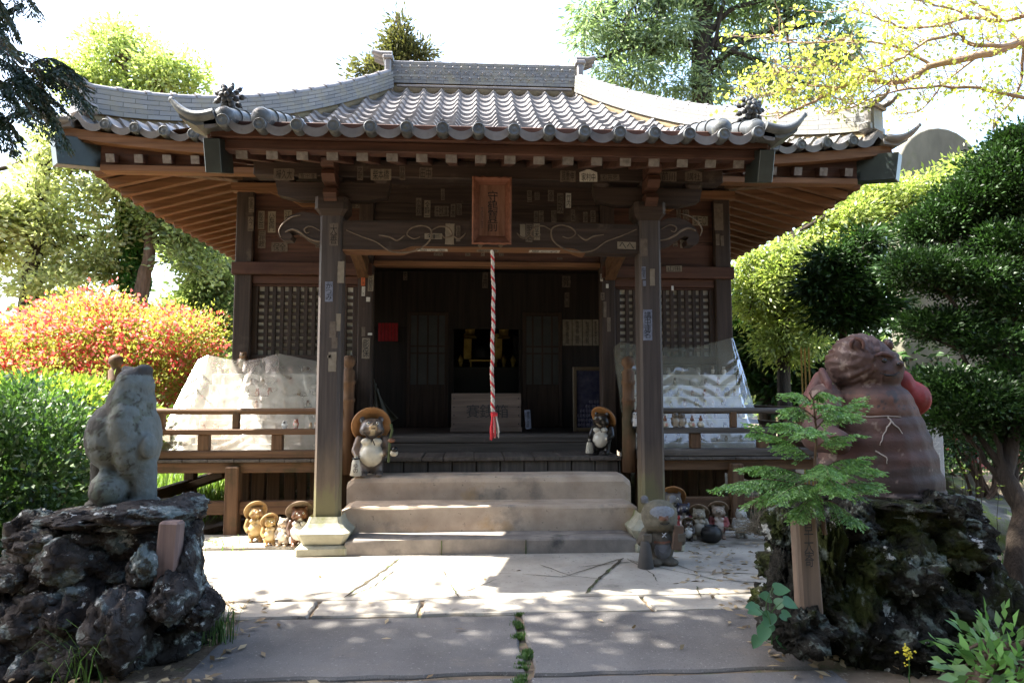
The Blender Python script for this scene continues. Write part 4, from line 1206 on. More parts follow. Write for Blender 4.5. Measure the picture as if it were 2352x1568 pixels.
# ---- veranda
VY = 6.62
vz = zf(1061, VY, 640); vt = zf(1054, VY, 640)
VW = 3.62
for s in (-1, 1):
    pl = MB()
    a = 1.46
    while a < VW - 0.02:
        b = min(a + 0.236, VW)
        x0, x1 = sorted((AX + s * a, AX + s * (b - 0.004)))
        pl.b2(x0, x1, VY - 0.02 + rng0.uniform(-.006, .006), 7.66, vz, vt, 0, 0.004); a = b
    y = 7.664
    while y < 12.9:
        x0, x1 = sorted((AX + s * 2.83, AX + s * VW)); pl.b2(x0, x1, y, y + 0.23, vz, vt, 0, 0.004); y += 0.234
    part(pl, "veranda_floor", M["grey_y"])
    xx = sorted((AX + s * 1.46, AX + s * VW))
    mb = MB(); mb.b2(*xx, VY + 0.03, VY + 0.15, zf(1086, VY, 640), vz - 0.003); part(mb, "veranda_joist", M["brown_x"])
    mb = MB(); mb.b2(AX + s * VW - s * 0.12, AX + s * VW, VY + 0.16, 12.9, zf(1086, VY, 640), vz - 0.003); part(mb, "veranda_joist", M["brown_y"])
    for a in (1.52, 2.41, 3.54):
        mb = MB(); mb.box((AX + s * a, VY + 0.02 if a < 3 else VY + 0.1, (vz - 0.03) / 2 - 0.02), (0.125, 0.125, vz + 0.0), 0, None, 0.01); part(mb, "veranda_post", M["brown_z"])
    for y in (8.4, 10.2, 12.0):
        mb = MB(); mb.box((AX + s * 3.5, y, vz / 2 - 0.04), (0.12, 0.12, vz - 0.05), 0, None, 0.01); part(mb, "veranda_post", M["brown_z"])
    bz0, bz1 = zf(1181, VY, 640), zf(1150, VY, 640)
    mb = MB()
    for (a, b) in ((1.59, 2.345), (2.475, 3.475)):
        xx = sorted((AX + s * a, AX + s * b)); mb.b2(*xx, VY - 0.0, VY + 0.08, bz0, bz1)
    part(mb, "lower_rail", M["brown_x"])
    mb = MB(); mb.b2(AX + s * 3.46, AX + s * 3.54, 6.79, 12.9, bz0, bz1); part(mb, "lower_rail", M["brown_y"])
    # railing
    r0, r1 = zf(1055, VY, 640), zf(1034, VY, 640)
    xx = sorted((AX + s * 1.44, AX + s * 3.55))
    rl = MB(); rl.b2(*xx, VY + 0.0, VY + 0.10, vt + 0.002, r1, 0, 0.012); part(rl, "bottom_rail", M["brown_x"] if s < 0 else M["grey_x"])
    m0, m1 = zf(998, VY, 640), zf(985, VY, 640)
    rl = MB(); rl.b2(*xx, VY - 0.01, VY + 0.11, m0, m1, 0, 0.008); part(rl, "middle_rail", M["brown_x"] if s < 0 else M["grey_x"])
    t0, t1 = zf(950, VY, 640), zf(939, VY, 640)
    rl = MB(); rl.tube([(xx[0], VY + 0.05, (t0 + t1) / 2), (xx[1], VY + 0.05, (t0 + t1) / 2)], 0.03, 12); part(rl, "top_rail", M["brown_x"] if s < 0 else M["grey_x"])
    for a in (2.41, 3.10):
        mb = MB(); mb.b2(AX + s * a - 0.03, AX + s * a + 0.03, VY + 0.02, VY + 0.08, m1, t0 + 0.012); part(mb, "railing_post", M["brown_z"])
    for a in (2.02, 2.70, 3.25):
        mb = MB(); mb.b2(AX + s * a - 0.05, AX + s * a + 0.05, VY + 0.01, VY + 0.09, r1, m0); part(mb, "railing_block", M["brown_z"])
    for (za_, zb_) in ((vt + 0.002, r1), (m0, m1), (t0, t1)):
        mb = MB(); mb.b2(AX + s * 3.52, AX + s * 3.60, 6.80, 12.8, za_, zb_); part(mb, "side_rail", M["brown_y"])
    for y in (8.0, 9.4, 10.8, 12.2):
        mb = MB(); mb.b2(AX + s * 3.53, AX + s * 3.59, y, y + 0.06, r1, t0 + 0.01); part(mb, "railing_post", M["brown_z"])
    # newels with onion tops
    for (a, y, base) in ((1.375, 6.72, z3), (3.56, 6.70, vz)):
        n = MB(); zt_ = zf(815, 6.72, 803)
        H_ = zt_ - base
        r = 0.064
        prof = [(r * 1.05, base), (r * 1.05, zt_ - 0.62), (r * 0.92, zt_ - 0.60), (r * 0.92, zt_ - 0.46), (r * 1.08, zt_ - 0.45), (r * 1.08, zt_ - 0.425), (r * 0.92, zt_ - 0.415), (r * 0.96, zt_ - 0.29),
                (r * 1.1, zt_ - 0.28), (r * 1.1, zt_ - 0.25), (r * 0.95, zt_ - 0.24), (r * 1.0, zt_ - 0.16), (r * 0.62, zt_ - 0.135), (r * 0.62, zt_ - 0.12), (r * 1.02, zt_ - 0.085), (r * 1.0, zt_ - 0.035), (r * 0.45, zt_ - 0.008), (0.004, zt_)]
        n.lathe(prof, (AX + s * a, y, 0), 12); part(n, "newel_post", M["brown_z"])
    # boards under the hall, with slits
    mb = MB(); a = 1.50
    while a < 2.68:
        w = rng0.uniform(0.10, 0.15); xx = sorted((AX + s * a, AX + s * min(a + w, 2.7)))
        mb.b2(*xx, 7.70, 7.73, -0.03, 0.62); a += w + rng0.uniform(0.02, 0.05)
    part(mb, "underfloor_boards", M["brown_z"])
    mb = MB(); a = 7.8
    while a < 12.8:
        w = rng0.uniform(0.12, 0.2); mb.b2(AX + s * 2.70 - 0.015, AX + s * 2.70 + 0.015, a, a + w, -0.03, 0.62); a += w + rng0.uniform(0.02, 0.06)
    part(mb, "underfloor_boards", M["brown_z"])
# wooden stair between the newels
mb = MB()
x = AX - 1.31
while x < AX + 1.30:
    w = 0.225; mb.b2(x, min(x + w, AX + 1.31), 6.82, 6.85, 0.3, zf(1059, 6.8), 0, 0.006); x += w + 0.012
part(mb, "stair_riser", M["grey_z"])
mb = MB(); mb.b2(AX - 1.31, AX + 1.31, 6.856, 6.88, 0.1, zf(1059, 6.8) - 0.002); mb.b2(AX - 1.31, AX + 1.31, 7.42, 7.45, 0.0, zf(1018, 7.34)); part(mb, "stair_light_stop", M["interior"])  # dark boards added behind the stair to keep light out of the gaps
mb = MB(); x = AX - 1.31; zs = zf(1059, 6.8) + 0.003; zu = zf(1049, 6.78)
while x < AX + 1.30:
    w = rng0.uniform(0.2, 0.34); mb.b2(x, min(x + w, AX + 1.31), 6.775 + rng0.uniform(-.008, .008), 7.36, zs, zu + rng0.uniform(-.004, .004), 0, 0.007); x += w + 0.006
part(mb, "stair_tread", M["grey_y"])
mb = MB(); mb.b2(AX - 1.29, AX + 1.29, 7.362, 7.41, zs, zf(1018, 7.34)); part(mb, "threshold_board", M["grey_x"])
mb = MB(); mb.b2(AX - 1.29, AX + 1.29, 7.36, 7.86, zf(1018, 7.34) + 0.002, FL - 0.002, 0, 0.012); part(mb, "threshold_beam", M["grey_x"])
# ------------------------------------------------------------------ pasted paper slips on the hall
PL = {"keta": YP - 0.088, "wall": YF - 0.034, "mid": YF - 0.049, "beam": YP - 0.0885, "pillar": YP - 0.1015, "rail": YF - 0.129, "post": YF - 0.0865, "corner": YF - 0.099, "transom": YF - 0.034, "lintel": YF - 0.074, "inner": YI - 0.034}
PA = {"p": ("paper", "ink"), "o": ("paper_old", "ink"), "f": ("paper_faded", "ink_faded"), "b": ("paper_blue", "ink"), "r": ("paper_orange", "ink")}
slip_rng = random.Random(11)
def slip(rect, plane, kind, text="", vertical=True, peak=0):
    u0, v0, u1, v1 = rect
    Y = PL[plane]
    a, b = at(u0, v0, Y), at(u1, v1, Y)
    x, z, w, h = (a.x + b.x) / 2, (a.z + b.z) / 2, abs(b.x - a.x), abs(a.z - b.z)
    Mx = face_front(x, Y, z, 0, slip_rng.uniform(-0.03, 0.03))
    mb = MB()
    n = 7
    def edge(t): return slip_rng.uniform(-0.03, 0.03) * min(w, h) if kind == "f" or text == "" else slip_rng.uniform(-.008, .008) * min(w, h)
    pts = []
    for i in range(n): pts.append((-w / 2 + w * i / n, -h / 2 + edge(i)))
    for i in range(n): pts.append((w / 2 + edge(i), -h / 2 + h * i / n))
    for i in range(n): pts.append((w / 2 - w * i / n, h / 2 + edge(i) + (peak * h * (1 - abs(2 * i / n - 1)) if peak else 0)))
    for i in range(n): pts.append((-w / 2 + edge(i), h / 2 - h * i / n))
    mb.add([Mx @ Vector((px, py, 0.0)) for px, py in pts] + [Mx @ Vector((px, py, 0.0016)) for px, py in pts],
           [tuple(range(len(pts), 2 * len(pts)))] + [(i, (i + 1) % len(pts), len(pts) + (i + 1) % len(pts), len(pts) + i) for i in range(len(pts))])
    o = mb.build("paper_slip", [M[PA[kind][0]]], hall)
    if text:
        tb = MB()
        put_text(tb, text, Mx @ Matrix.Translation((0, 0, 0.003)), w * 0.78, h * 0.86, vertical)
        tb.build("lettering", M[PA[kind][1]], o)
def cA(r): return (532.9 + .1992 * r[0], 349.1 + .1992 * r[1], 532.9 + .1992 * r[2], 349.1 + .1992 * r[3])
def cB(r): return (955.5 + .1641 * r[0], 367.5 + .1641 * r[1], 955.5 + .1641 * r[2], 367.5 + .1641 * r[3])
def cC(r): return (1286.2 + .1993 * r[0], 349.1 + .1993 * r[1], 1286.2 + .1993 * r[2], 349.1 + .1993 * r[3])
def cD(r): return (780.9 + .3633 * r[0], 514.5 + .3633 * r[1], 780.9 + .3633 * r[2], 514.5 + .3633 * r[3])
for f, lst in ((cA, [
    ((485, 190, 715, 325), "keta", "f", "樺久大", False), ((770, 245, 975, 310), "keta", "f", "宮田澄", False), ((1445, 165, 1510, 325), "keta", "f", "之助", True),
    ((1600, 195, 1835, 330), "keta", "o", "柴本橋", False), ((1935, 165, 1995, 325), "keta", "f", "野崎", True), ((2160, 180, 2306, 310), "keta", "f", "田中", False),
    ((195, 520, 250, 695), "corner", "f", "伊東九一", True), ((185, 745, 245, 910), "corner", "f", "今一", True),
    ((305, 680, 370, 890), "wall", "o", "飯志田", True), ((418, 685, 500, 930), "wall", "o", "八右衛門", True), ((603, 670, 688, 830), "wall", "o", "江戸", True),
    ((305, 905, 385, 1110), "wall", "f", "三代政", True), ((455, 1040, 640, 1150), "wall", "f", "保全", False), ((965, 1045, 1050, 1105), "wall", "f", "山", True),
    ((1125, 820, 1220, 1080), "pillar", "f", "大善", True), ((1075, 1495, 1160, 1725), "pillar", "b", "かつみ", True),
    ((1570, 600, 1640, 760), "mid", "f", "岩吉", True), ((1330, 575, 1530, 650), "mid", "f", "講元", False)]),
    (cB, [((115, 565, 200, 805), "mid", "o", "全鈴一", True), ((260, 645, 455, 790), "mid", "f", "千社札講", False), ((485, 615, 550, 800), "mid", "f", "本木", True),
    ((570, 610, 640, 770), "mid", "f", "眞田", True), ((350, 405, 400, 565), "mid", "f", "ヱ兵衛", True), ((0, 530, 75, 780), "mid", "f", "小池秋", True),
    ((1555, 425, 1620, 590), "mid", "f", "彦三", True), ((1660, 450, 1730, 560), "mid", "f", "朋", True), ((1845, 420, 1930, 580), "mid", "f", "久幸", True),
    ((1975, 465, 2065, 750), "mid", "f", "桐政", True), ((1650, 715, 1710, 870), "mid", "f", "福田", True), ((1720, 710, 1785, 880), "mid", "f", "二吉", True), ((1895, 705, 1965, 880), "mid", "f", "相川", True),
    ((120, 1025, 365, 1110), "beam", "o", "年", False), ((410, 890, 535, 1185), "beam", "o", "", True), ((560, 920, 620, 1140), "beam", "f", "信州", True),
    ((1455, 900, 1530, 1085), "beam", "o", "", True), ((1535, 895, 1635, 1150), "beam", "f", "明治", True), ((1645, 890, 1735, 1120), "beam", "o", "並木", True),
    ((910, 1290, 960, 1345), "transom", "o", "と", True), ((1160, 1300, 1225, 1345), "transom", "f", "刀", True), ((690, 1300, 760, 1345), "transom", "f", "久", True), ((250, 1295, 380, 1340), "transom", "f", "刀大", False), ((1975, 1365, 2050, 1395), "transom", "f", "札", True)]),
    (cC, [((0, 215, 180, 345), "keta", "f", "藤重伸", False), ((225, 235, 430, 345), "keta", "p", "家村中", False, 0.38), ((465, 255, 685, 330), "keta", "f", "石井忠", False),
    ((1150, 225, 1345, 340), "keta", "f", "前川", False), ((1440, 235, 1640, 340), "keta", "f", "講社", False, 0.3), ((65, 475, 128, 645), "mid", "p", "竹内", True),
    ((125, 665, 175, 800), "mid", "f", "伊勢", True), ((265, 690, 320, 810), "mid", "f", "山本", True), ((350, 675, 410, 810), "mid", "f", "宮子", True), ((465, 510, 530, 740), "mid", "f", "川丹山", True),
    ((1335, 535, 1405, 605), "wall", "f", "大", True), ((1340, 660, 1395, 790), "wall", "f", "下谷", True), ((1415, 665, 1490, 790), "wall", "f", "鈴心", True), ((1525, 735, 1705, 850), "wall", "o", "講三〇", False),
    ((1385, 960, 1440, 1105), "wall", "o", "天狗連", True), ((1300, 1010, 1355, 1090), "wall", "f", "三", True), ((660, 1035, 875, 1120), "beam", "o", "へへ", False),
    ((925, 1000, 1010, 1200), "pillar", "f", "", True), ((940, 1320, 988, 1465), "pillar", "b", "佐藤寿", True), ((1035, 1345, 1095, 1540), "pillar", "o", "", True), ((955, 1480, 990, 1545), "pillar", "b", "", True),
    ((1120, 1275, 1165, 1395), "rail", "o", "玉八", True), ((1225, 1310, 1405, 1380), "rail", "o", "山田", False), ((1775, 595, 1885, 905), "corner", "f", "", True),
    ((1795, 945, 1840, 1075), "corner", "f", "", True), ((1850, 965, 1890, 1085), "corner", "f", "", True), ((465, 1405, 495, 1490), "post", "p", "水野", True), ((550, 1335, 590, 1385), "post", "o", "一", True),
    ((640, 1410, 800, 1460), "lintel", "o", "貞行和", False), ((530, 1520, 560, 1568), "post", "p", "", True)]),
    (cD, [((135, 325, 158, 390), "post", "r", "まじ大", True), ((138, 395, 158, 455), "post", "p", "コバ本", True), ((178, 320, 211, 425), "post", "o", "元鶴吉", True), ((177, 250, 202, 305), "post", "r", "吉田", True),
    ((140, 720, 187, 850), "post", "o", "彫保", True), ((176, 688, 203, 702), "post", "p", "", True), ((166, 462, 190, 490), "post", "p", "", True), ((137, 650, 160, 710), "post", "f", "", True),
    ((1915, 540, 1975, 735), "pillar", "b", "講中連名", True), ((2095, 390, 2110, 420), "pillar", "p", "", True), ((1665, 490, 1685, 590), "post", "f", "", True), ((1688, 590, 1712, 680), "post", "f", "", True),
    ((1648, 432, 1672, 480), "post", "f", "太", True), ((1420, 432, 1450, 525), "inner", "f", "山〇出", True), ((1405, 328, 1457, 400), "inner", "f", "藤井", True), ((900, 305, 935, 405), "inner", "f", "上州", True), ((400, 285, 425, 355), "inner", "f", "芳", True)])):
    for it in lst:
        slip(f(it[0]), *it[1:])
for (r, k) in (((776, 600, 790, 650), "o"), ((772, 720, 782, 760), "o"), ((757, 738, 772, 775), "f"), ((762, 775, 775, 800), "f"), ((755, 808, 772, 853), "o"), ((752, 815, 760, 822), "o")):
    slip(r, "pillar", k)
# slips on the underside of the rainbow beam
for (u0, u1, t, k) in ((958, 1028, "家久眞", "paper"), (1095, 1145, "田中源", "paper_old"), (1215, 1285, "ひつ富", "paper")):
    x0, x1 = at(u0, 572, YP).x, at(u1, 572, YP).x
    Mx = Matrix.Translation(((x0 + x1) / 2, YP - 0.01, qm - 0.0125)) @ Matrix.Rotation(math.pi, 4, 'X')
    mb = MB(); w = x1 - x0
    mb.add([Mx @ Vector(p) for p in ((-w / 2, -.05, 0), (w / 2, -.05, 0), (w / 2, .05, 0), (-w / 2, .05, 0))], [(0, 1, 2, 3)])
    o = mb.build("paper_slip", M[k], hall)
    tb = MB(); put_text(tb, t, Mx @ Matrix.Translation((0, 0, 0.002)) @ Matrix.Rotation(math.pi, 4, 'Z'), w * 0.85, 0.085); tb.build("lettering", M["ink"], o)

# ------------------------------------------------------------------ name plaque over the entrance
pq = empty("name_plaque", at(1128, 556, 5.80), "tall framed timber plaque with four black characters hung over the entrance", "plaque")
YA, YB = 5.70, 5.80
tl, br_ = at(1087.6, 413, YA), at(1171.5, 558, YA)
il, ir = at(1101, 430, YB), at(1159, 543, YB)
til = 0.07
def lean(p): return (p[0], p[1] - (p[2] - br_.z) / (tl.z - br_.z) * til, p[2])
o4 = [(tl.x, YA, tl.z), (br_.x, YA, tl.z), (br_.x, YA, br_.z), (tl.x, YA, br_.z)]
i4 = [(il.x, YB, il.z), (ir.x, YB, il.z), (ir.x, YB, ir.z), (il.x, YB, ir.z)]
mb = MB(); mb.add([lean(p) for p in i4] + [lean((p[0], p[1] + 0.03, p[2])) for p in i4], [(3, 2, 1, 0), (4, 5, 6, 7), (0, 1, 5, 4), (1, 2, 6, 5), (2, 3, 7, 6), (3, 0, 4, 7)]); board = mb.build("board", M["plaque"], pq)
for k, nm in enumerate(("frame_top", "frame_side", "frame_bottom", "frame_side")):
    a, b = k, (k + 1) % 4
    th = 0.014
    q = [o4[a], o4[b], i4[b], i4[a]]
    cxm, czm = (tl.x + br_.x) / 2, (tl.z + br_.z) / 2
    def outw(p): return (p[0] + (0.012 if p[0] > cxm else -0.012), p[1] + 0.012, p[2] + (0.012 if p[2] > czm else -0.012))
    n_sub = 10
    front = []
    for i in range(n_sub + 1):
        t = i / n_sub
        w_ = 0.004 * math.sin(t * 25) if k in (0, 2) else 0
        front.append((q[0][0] + (q[1][0] - q[0][0]) * t, q[0][1], q[0][2] + (q[1][2] - q[0][2]) * t + w_))
    inner_ = [(q[3][0] + (q[2][0] - q[3][0]) * i / n_sub, q[2][1] - 0.001, q[3][2] + (q[2][2] - q[3][2]) * i / n_sub) for i in range(n_sub + 1)]
    L4 = [front, inner_, [outw(p) for p in inner_], [outw(p) for p in front]]
    vs = [lean(p) for l in L4 for p in l]; m = n_sub + 1
    fs = [(r * m + i, r * m + i + 1, ((r + 1) % 4) * m + i + 1, ((r + 1) % 4) * m + i) for r in range(4) for i in range(n_sub)]
    fs += [(0, m, 2 * m, 3 * m), (n_sub, m + n_sub, 2 * m + n_sub, 3 * m + n_sub)]
    mb = MB(); mb.add(vs, fs); mb.build(nm, M["plaque_frame"], pq)
ang = math.atan2(til, tl.z - br_.z)
cz, cx = (il.z + ir.z) / 2, (il.x + ir.x) / 2
ly = YB - (cz - br_.z) / (tl.z - br_.z) * til
tb = MB(); put_text(tb, "守鶴寶前", face_front(cx + 0.005, ly - 0.004, cz - 0.005, -ang), 0.088, 0.345, True)
tb.build("lettering", M["ink"], board)
tb = MB(); put_text(tb, "文化山主", face_front(cx - 0.085, ly - 0.004, cz - 0.06, -ang), 0.02, 0.18, True)
tb.build("lettering", M["ink_grey"], board)
for u in (1103, 1151):
    c = at(u, 560, YA - 0.02)
    fm = MB(); n = 8
    vs = [(c.x, YA + 0.045, c.z - 0.02)] + [(c.x + 0.028 * math.sin(R_(-50 + 100 * i / n)), YA + 0.045, c.z - 0.02 + 0.034 * math.cos(R_(-50 + 100 * i / n))) for i in range(n + 1)]
    vs += [(x, y + 0.012, z) for x, y, z in vs]; m = n + 2
    fm.add(vs, [tuple(range(m)), tuple(range(2 * m - 1, m - 1, -1))] + [(i, m + i, m + (i + 1) % m, (i + 1) % m) for i in range(m)])
    fm.build("fan_bracket", M["carving"], pq)

# ------------------------------------------------------------------ bell rope
xr = 0.155; yr = 5.60
rope_top, rope_bot = at(1128, 575, yr).z, at(1132, 950, yr).z
rp = empty("bell_rope", (xr, yr, rope_bot), "red and white twisted rope hanging in front of the dark entrance", "rope")
for k in range(3):
    pts = []
    N = 230
    for i in range(N + 1):
        t = i / N
        z = rope_top + (rope_bot - rope_top) * t
        a = 2 * math.pi * (t * 15.5) + k * 2 * math.pi / 3
        rr = 0.0075 * (0.85 + 0.3 * t)
        pts.append((xr + 0.018 * t + 0.009 * math.sin(t * 6) + 0.003 * math.sin(t * 31) + rr * math.cos(a), yr + rr * math.sin(a), z))
    mb = MB(); mb.tube(pts, 0.0092, 7); mb.build("red_strand" if k == 0 else "white_strand", M["red_cord"] if k == 0 else M["white_cord"], rp)
bx = xr + 0.02
mb = MB(); mb.tube([(bx - 0.02, yr, rope_bot + 0.01), (bx + 0.02, yr - 0.02, rope_bot - 0.005), (bx + 0.022, yr + 0.02, rope_bot - 0.012), (bx - 0.02, yr + 0.01, rope_bot - 0.02)], 0.016, 8); mb.ball((bx, yr, rope_bot - 0.005), (0.027, 0.027, 0.02), 10)
mb.build("knot", M["red_cord"], rp)
zt2 = at(1132, 1015, yr).z
r = random.Random(4)
for nm, mt, n, off in (("red_tassel", "red_cord", 16, -0.008), ("white_tassel", "white_cord", 9, 0.022)):
    mb = MB()
    for i in range(n):
        dx, dy = r.uniform(-0.024, 0.024) + off, r.uniform(-0.022, 0.022); e = r.uniform(0.0, 0.06) + (0.03 if off > 0 else 0)
        mb.tube([(bx + dx * 0.4, yr + dy * 0.4, rope_bot - 0.01), (bx + dx * 0.9, yr + dy, (rope_bot + zt2) / 2), (bx + dx + r.uniform(-.006, .006), yr + dy, zt2 + e)], [0.006, 0.006, 0.003], 5)
    mb.build(nm, M[mt], rp)

# ------------------------------------------------------------------ offering box and what stands inside the hall
YO = 8.12
a, b = at(1037, 903, YO), at(1197, 993, YO)
ob = empty("offering_box", ((a.x + b.x) / 2, YO + 0.2, FL), "low wooden offering box with three dark characters across its front", "box")
mb = MB(); mb.b2(a.x, b.x, YO, YO + 0.03, FL + 0.02, a.z, 0, 0.005); fr = mb.build("front_board", M["box_wood"], ob)
for x in (a.x, b.x - 0.03):
    mb = MB(); mb.b2(x, x + 0.03, YO + 0.033, YO + 0.45, FL, a.z, 0, 0.005); mb.build("side_board", M["box_wood"], ob)
mb = MB(); mb.b2(a.x + 0.033, b.x - 0.033, YO + 0.42, YO + 0.45, FL, a.z, 0, 0.005); mb.build("back_board", M["box_wood"], ob)
mb = MB(); mb.b2(a.x - 0.012, b.x + 0.012, YO - 0.018, YO + 0.02, FL, FL + 0.055, 0, 0.005); mb.build("base_strip", M["box_wood"], ob)
for i in range(9):
    x = a.x + 0.06 + (b.x - a.x - 0.12) * i / 8
    mb = MB(); mb.b2(x - 0.014, x + 0.014, YO + 0.035, YO + 0.418, a.z - 0.05, a.z - 0.01); mb.build("slat", M["box_wood"], ob)
for k, (ch, u) in enumerate(zip("賽銭箱", (1086, 1117, 1152))):
    c = at(u, 944, YO)
    tb = MB(); put_text(tb, ch, face_front(c.x + (0.0, 0.0, 0.0)[k], YO - 0.004, c.z), 0.155, 0.155); tb.build("lettering", M["ink_grey"], fr)
mb = MB()
for x in (a.x + 0.03, b.x - 0.03):
    for z in (a.z - 0.06, a.z - 0.16, a.z - 0.26, a.z - 0.36): mb.ball((x, YO - 0.002, z), 0.008, 6)
mb.build("nails", M["black"], fr)
# altar in the inner room
al = empty("altar", (0.16, 10.5, FL), "dark altar with a black bell figure on a gilded stand", "altar")
mb = MB(); c = at(1110, 826, 10.4); mb.b2(c.x - 0.22, c.x + 0.22, 10.3, 10.6, c.z - 0.03, c.z); mb.build("gilded_stand_top", M["gold"], al)
for s in (-1, 1):
    mb = MB(); mb.b2(c.x + s * 0.19 - 0.015, c.x + s * 0.19 + 0.015, 10.31, 10.35, c.z - 0.12, c.z - 0.032); mb.build("stand_leg", M["gold"], al)
mb = MB(); mb.lathe([(0.15, c.z + 0.01), (0.16, c.z + 0.04), (0.14, c.z + 0.16), (0.09, c.z + 0.24), (0.01, c.z + 0.27)], (c.x, 10.42, 0), 20); mb.build("bell", M["black"], al)
mb = MB(); mb.b2(c.x - 0.75, c.x + 0.75, 10.0, 10.9, FL, c.z - 0.125); mb.build("altar_table", M["black"], al)
for s in (-1, 1):
    mb = MB(); mb.b2(c.x + s * 0.24 - 0.06, c.x + s * 0.24 + 0.06, 10.62, 10.64, c.z + 0.02, c.z + 0.42); mb.build("gilded_panel", M["gold"], al)
    mb = MB(); mb.b2(c.x + s * 0.52 - 0.05, c.x + s * 0.52 + 0.05, 10.55, 10.65, c.z - 0.1, c.z + 0.4, 0, 0.02); mb.build("dark_pillar", M["black"], al)
r = random.Random(8)
for i in range(6):
    x = c.x + (-0.62, -0.48, -0.34, 0.30, 0.44, 0.58)[i]
    mb = MB(); mb.lathe([(0.03, 0), (0.02, 0.03), (0.035, 0.07), (0.045, 0.11), (0.02, 0.16), (0.004, 0.19)], (x, 10.15, c.z - 0.125), 10); mb.build("gilded_vase", M["gold"], al)
for u in (1080, 1157):
    c2 = at(u, 777, 9.9)
    ln = empty("hanging_lantern", (c2.x, 9.9, c2.z), "small gilded lantern hanging inside, %s of the rope" % ("left" if u < 1100 else "right"), "lantern", "gilded lanterns in the inner room")
    mb = MB(); mb.lathe([(0.10, 0.0), (0.11, 0.012), (0.085, 0.03)], c2, 6); mb.build("tray", M["gold"], ln)
    mb = MB(); mb.lathe([(0.075, 0.033), (0.085, 0.17), (0.07, 0.2), (0.02, 0.24)], c2, 6); mb.build("lantern_body", M["gold"], ln)
    mb = MB(); mb.tube([(c2.x, 9.9, c2.z + 0.235), (c2.x, 9.9, 2.99)], 0.006, 6); mb.build("hanging_rod", M["black"], ln)
# framed picture leaning inside
YQ = 8.15
a, b = at(1316, 842, YQ), at(1392, 984, YQ)
fp = empty("framed_picture", (a.x, YQ, FL), "tall dark picture in a brown frame leaning inside the doorway", "picture")
for (x0, x1, z0, z1_) in ((a.x, a.x + 0.045, FL, a.z), (b.x - 0.045, b.x, FL, a.z), (a.x + 0.046, b.x - 0.046, a.z - 0.045, a.z), (a.x + 0.046, b.x - 0.046, FL, FL + 0.045)):
    mb = MB(); mb.b2(x0, x1, YQ, YQ + 0.04, z0, z1_); mb.build("frame_bar", M["frame_gold"], fp)
mb = MB(); mb.b2(a.x + 0.047, b.x - 0.047, YQ + 0.015, YQ + 0.03, FL + 0.046, a.z - 0.046, 0, 0.001); pnl = mb.build("print", M["glass_picture"], fp)
mb = MB(); r = random.Random(9)
for j in range(9):
    for i in range(8):
        tx = i / 7; lim = 0.62 - 0.35 * (1 - tx) ** 2
        if j / 9 < lim: mb.ball((a.x + 0.07 + 0.033 * i + r.uniform(-.006, .006), YQ + 0.014, FL + 0.08 + 0.055 * j), (0.016, 0.004, 0.024), 6)
mb.build("pale_dots", plain("dusky violet paint", (0.07, 0.065, 0.10), 0.5), pnl)
# red paper, name strips, white tag
a, b = at(868, 741, 9.2), at(914, 783, 9.2)
mb = MB()
for i in range(6):
    x0 = a.x + (b.x - a.x) * i / 6; mb.b2(x0, x0 + (b.x - a.x) / 6 - 0.006, 9.235, 9.245, b.z, a.z, 0, 0.002)
o = mb.build("red_cloth_panel", M["red_cloth"]); tag(o, "red pleated cloth panel hanging on the dark inner wall", "cloth")
for k, (u0, u1, t) in enumerate(((1293, 1314.5, "歌橋全養居成"), (1315.5, 1338, "敬神喜三朗殿"), (1339, 1361, "秋浜照吉殿"), (1362, 1376, "寄進芳名"))):
    a, b = at(u0, 733, 9.2), at(u1, 793, 9.2)
    mb = MB(); mb.b2(a.x, b.x, 9.232, 9.238, b.z, a.z, 0, 0.001)
    o = mb.build("name_strip", M["paper_old"])
    tag(o, ("cream name strip nearest the sliding door on the inner wall", "second cream name strip from the sliding door", "third cream name strip from the sliding door", "narrow cream name strip half hidden by the door post")[k], "paper strip", "name strips on the inner wall")
    tb = MB(); put_text(tb, t, face_front((a.x + b.x) / 2, 9.229, (a.z + b.z) / 2), (b.x - a.x) * 0.4, (a.z - b.z) * 0.88, True); tb.build("lettering", M["ink"], o)
a, b = at(1206, 941, 7.98), at(1219, 985, 7.98)
mb = MB(); mb.box(((a.x + b.x) / 2, 7.98, (a.z + b.z) / 2), (b.x - a.x, 0.012, a.z - b.z), 0, (0, R_(-4), 0), 0.003)
o = mb.build("white_tag", M["paper_blue"]); tag(o, "white tablet with dark writing standing right of the offering box", "tablet")
tb = MB(); put_text(tb, "賽銭の御願", face_front((a.x + b.x) / 2, 7.97, (a.z + b.z) / 2, 0, R_(-4)), 0.035, 0.19, True); tb.build("lettering", M["ink"], o)
# grey cloth draped behind the left door post
mb = MB()
def clo(u, v):
    x = at(858, 900, 7.95).x + (0.05 + 0.24 * v ** 1.5) * u
    return (x, 7.95 + 0.03 * math.sin(u * 14 + v * 3) , zf(870, 7.95) - (0.62 - 0.17 * u) * v - 0.12 * u * (1 - v))
mb.quadgrid(clo, 16, 10); o = mb.build("draped_cloth", plain("grey green cloth", (0.11, 0.11, 0.095), 0.9)); tag(o, "grey cloth hanging at the left edge of the entrance", "cloth")
sol = o.modifiers.new("thickness", 'SOLIDIFY'); sol.thickness = 0.004

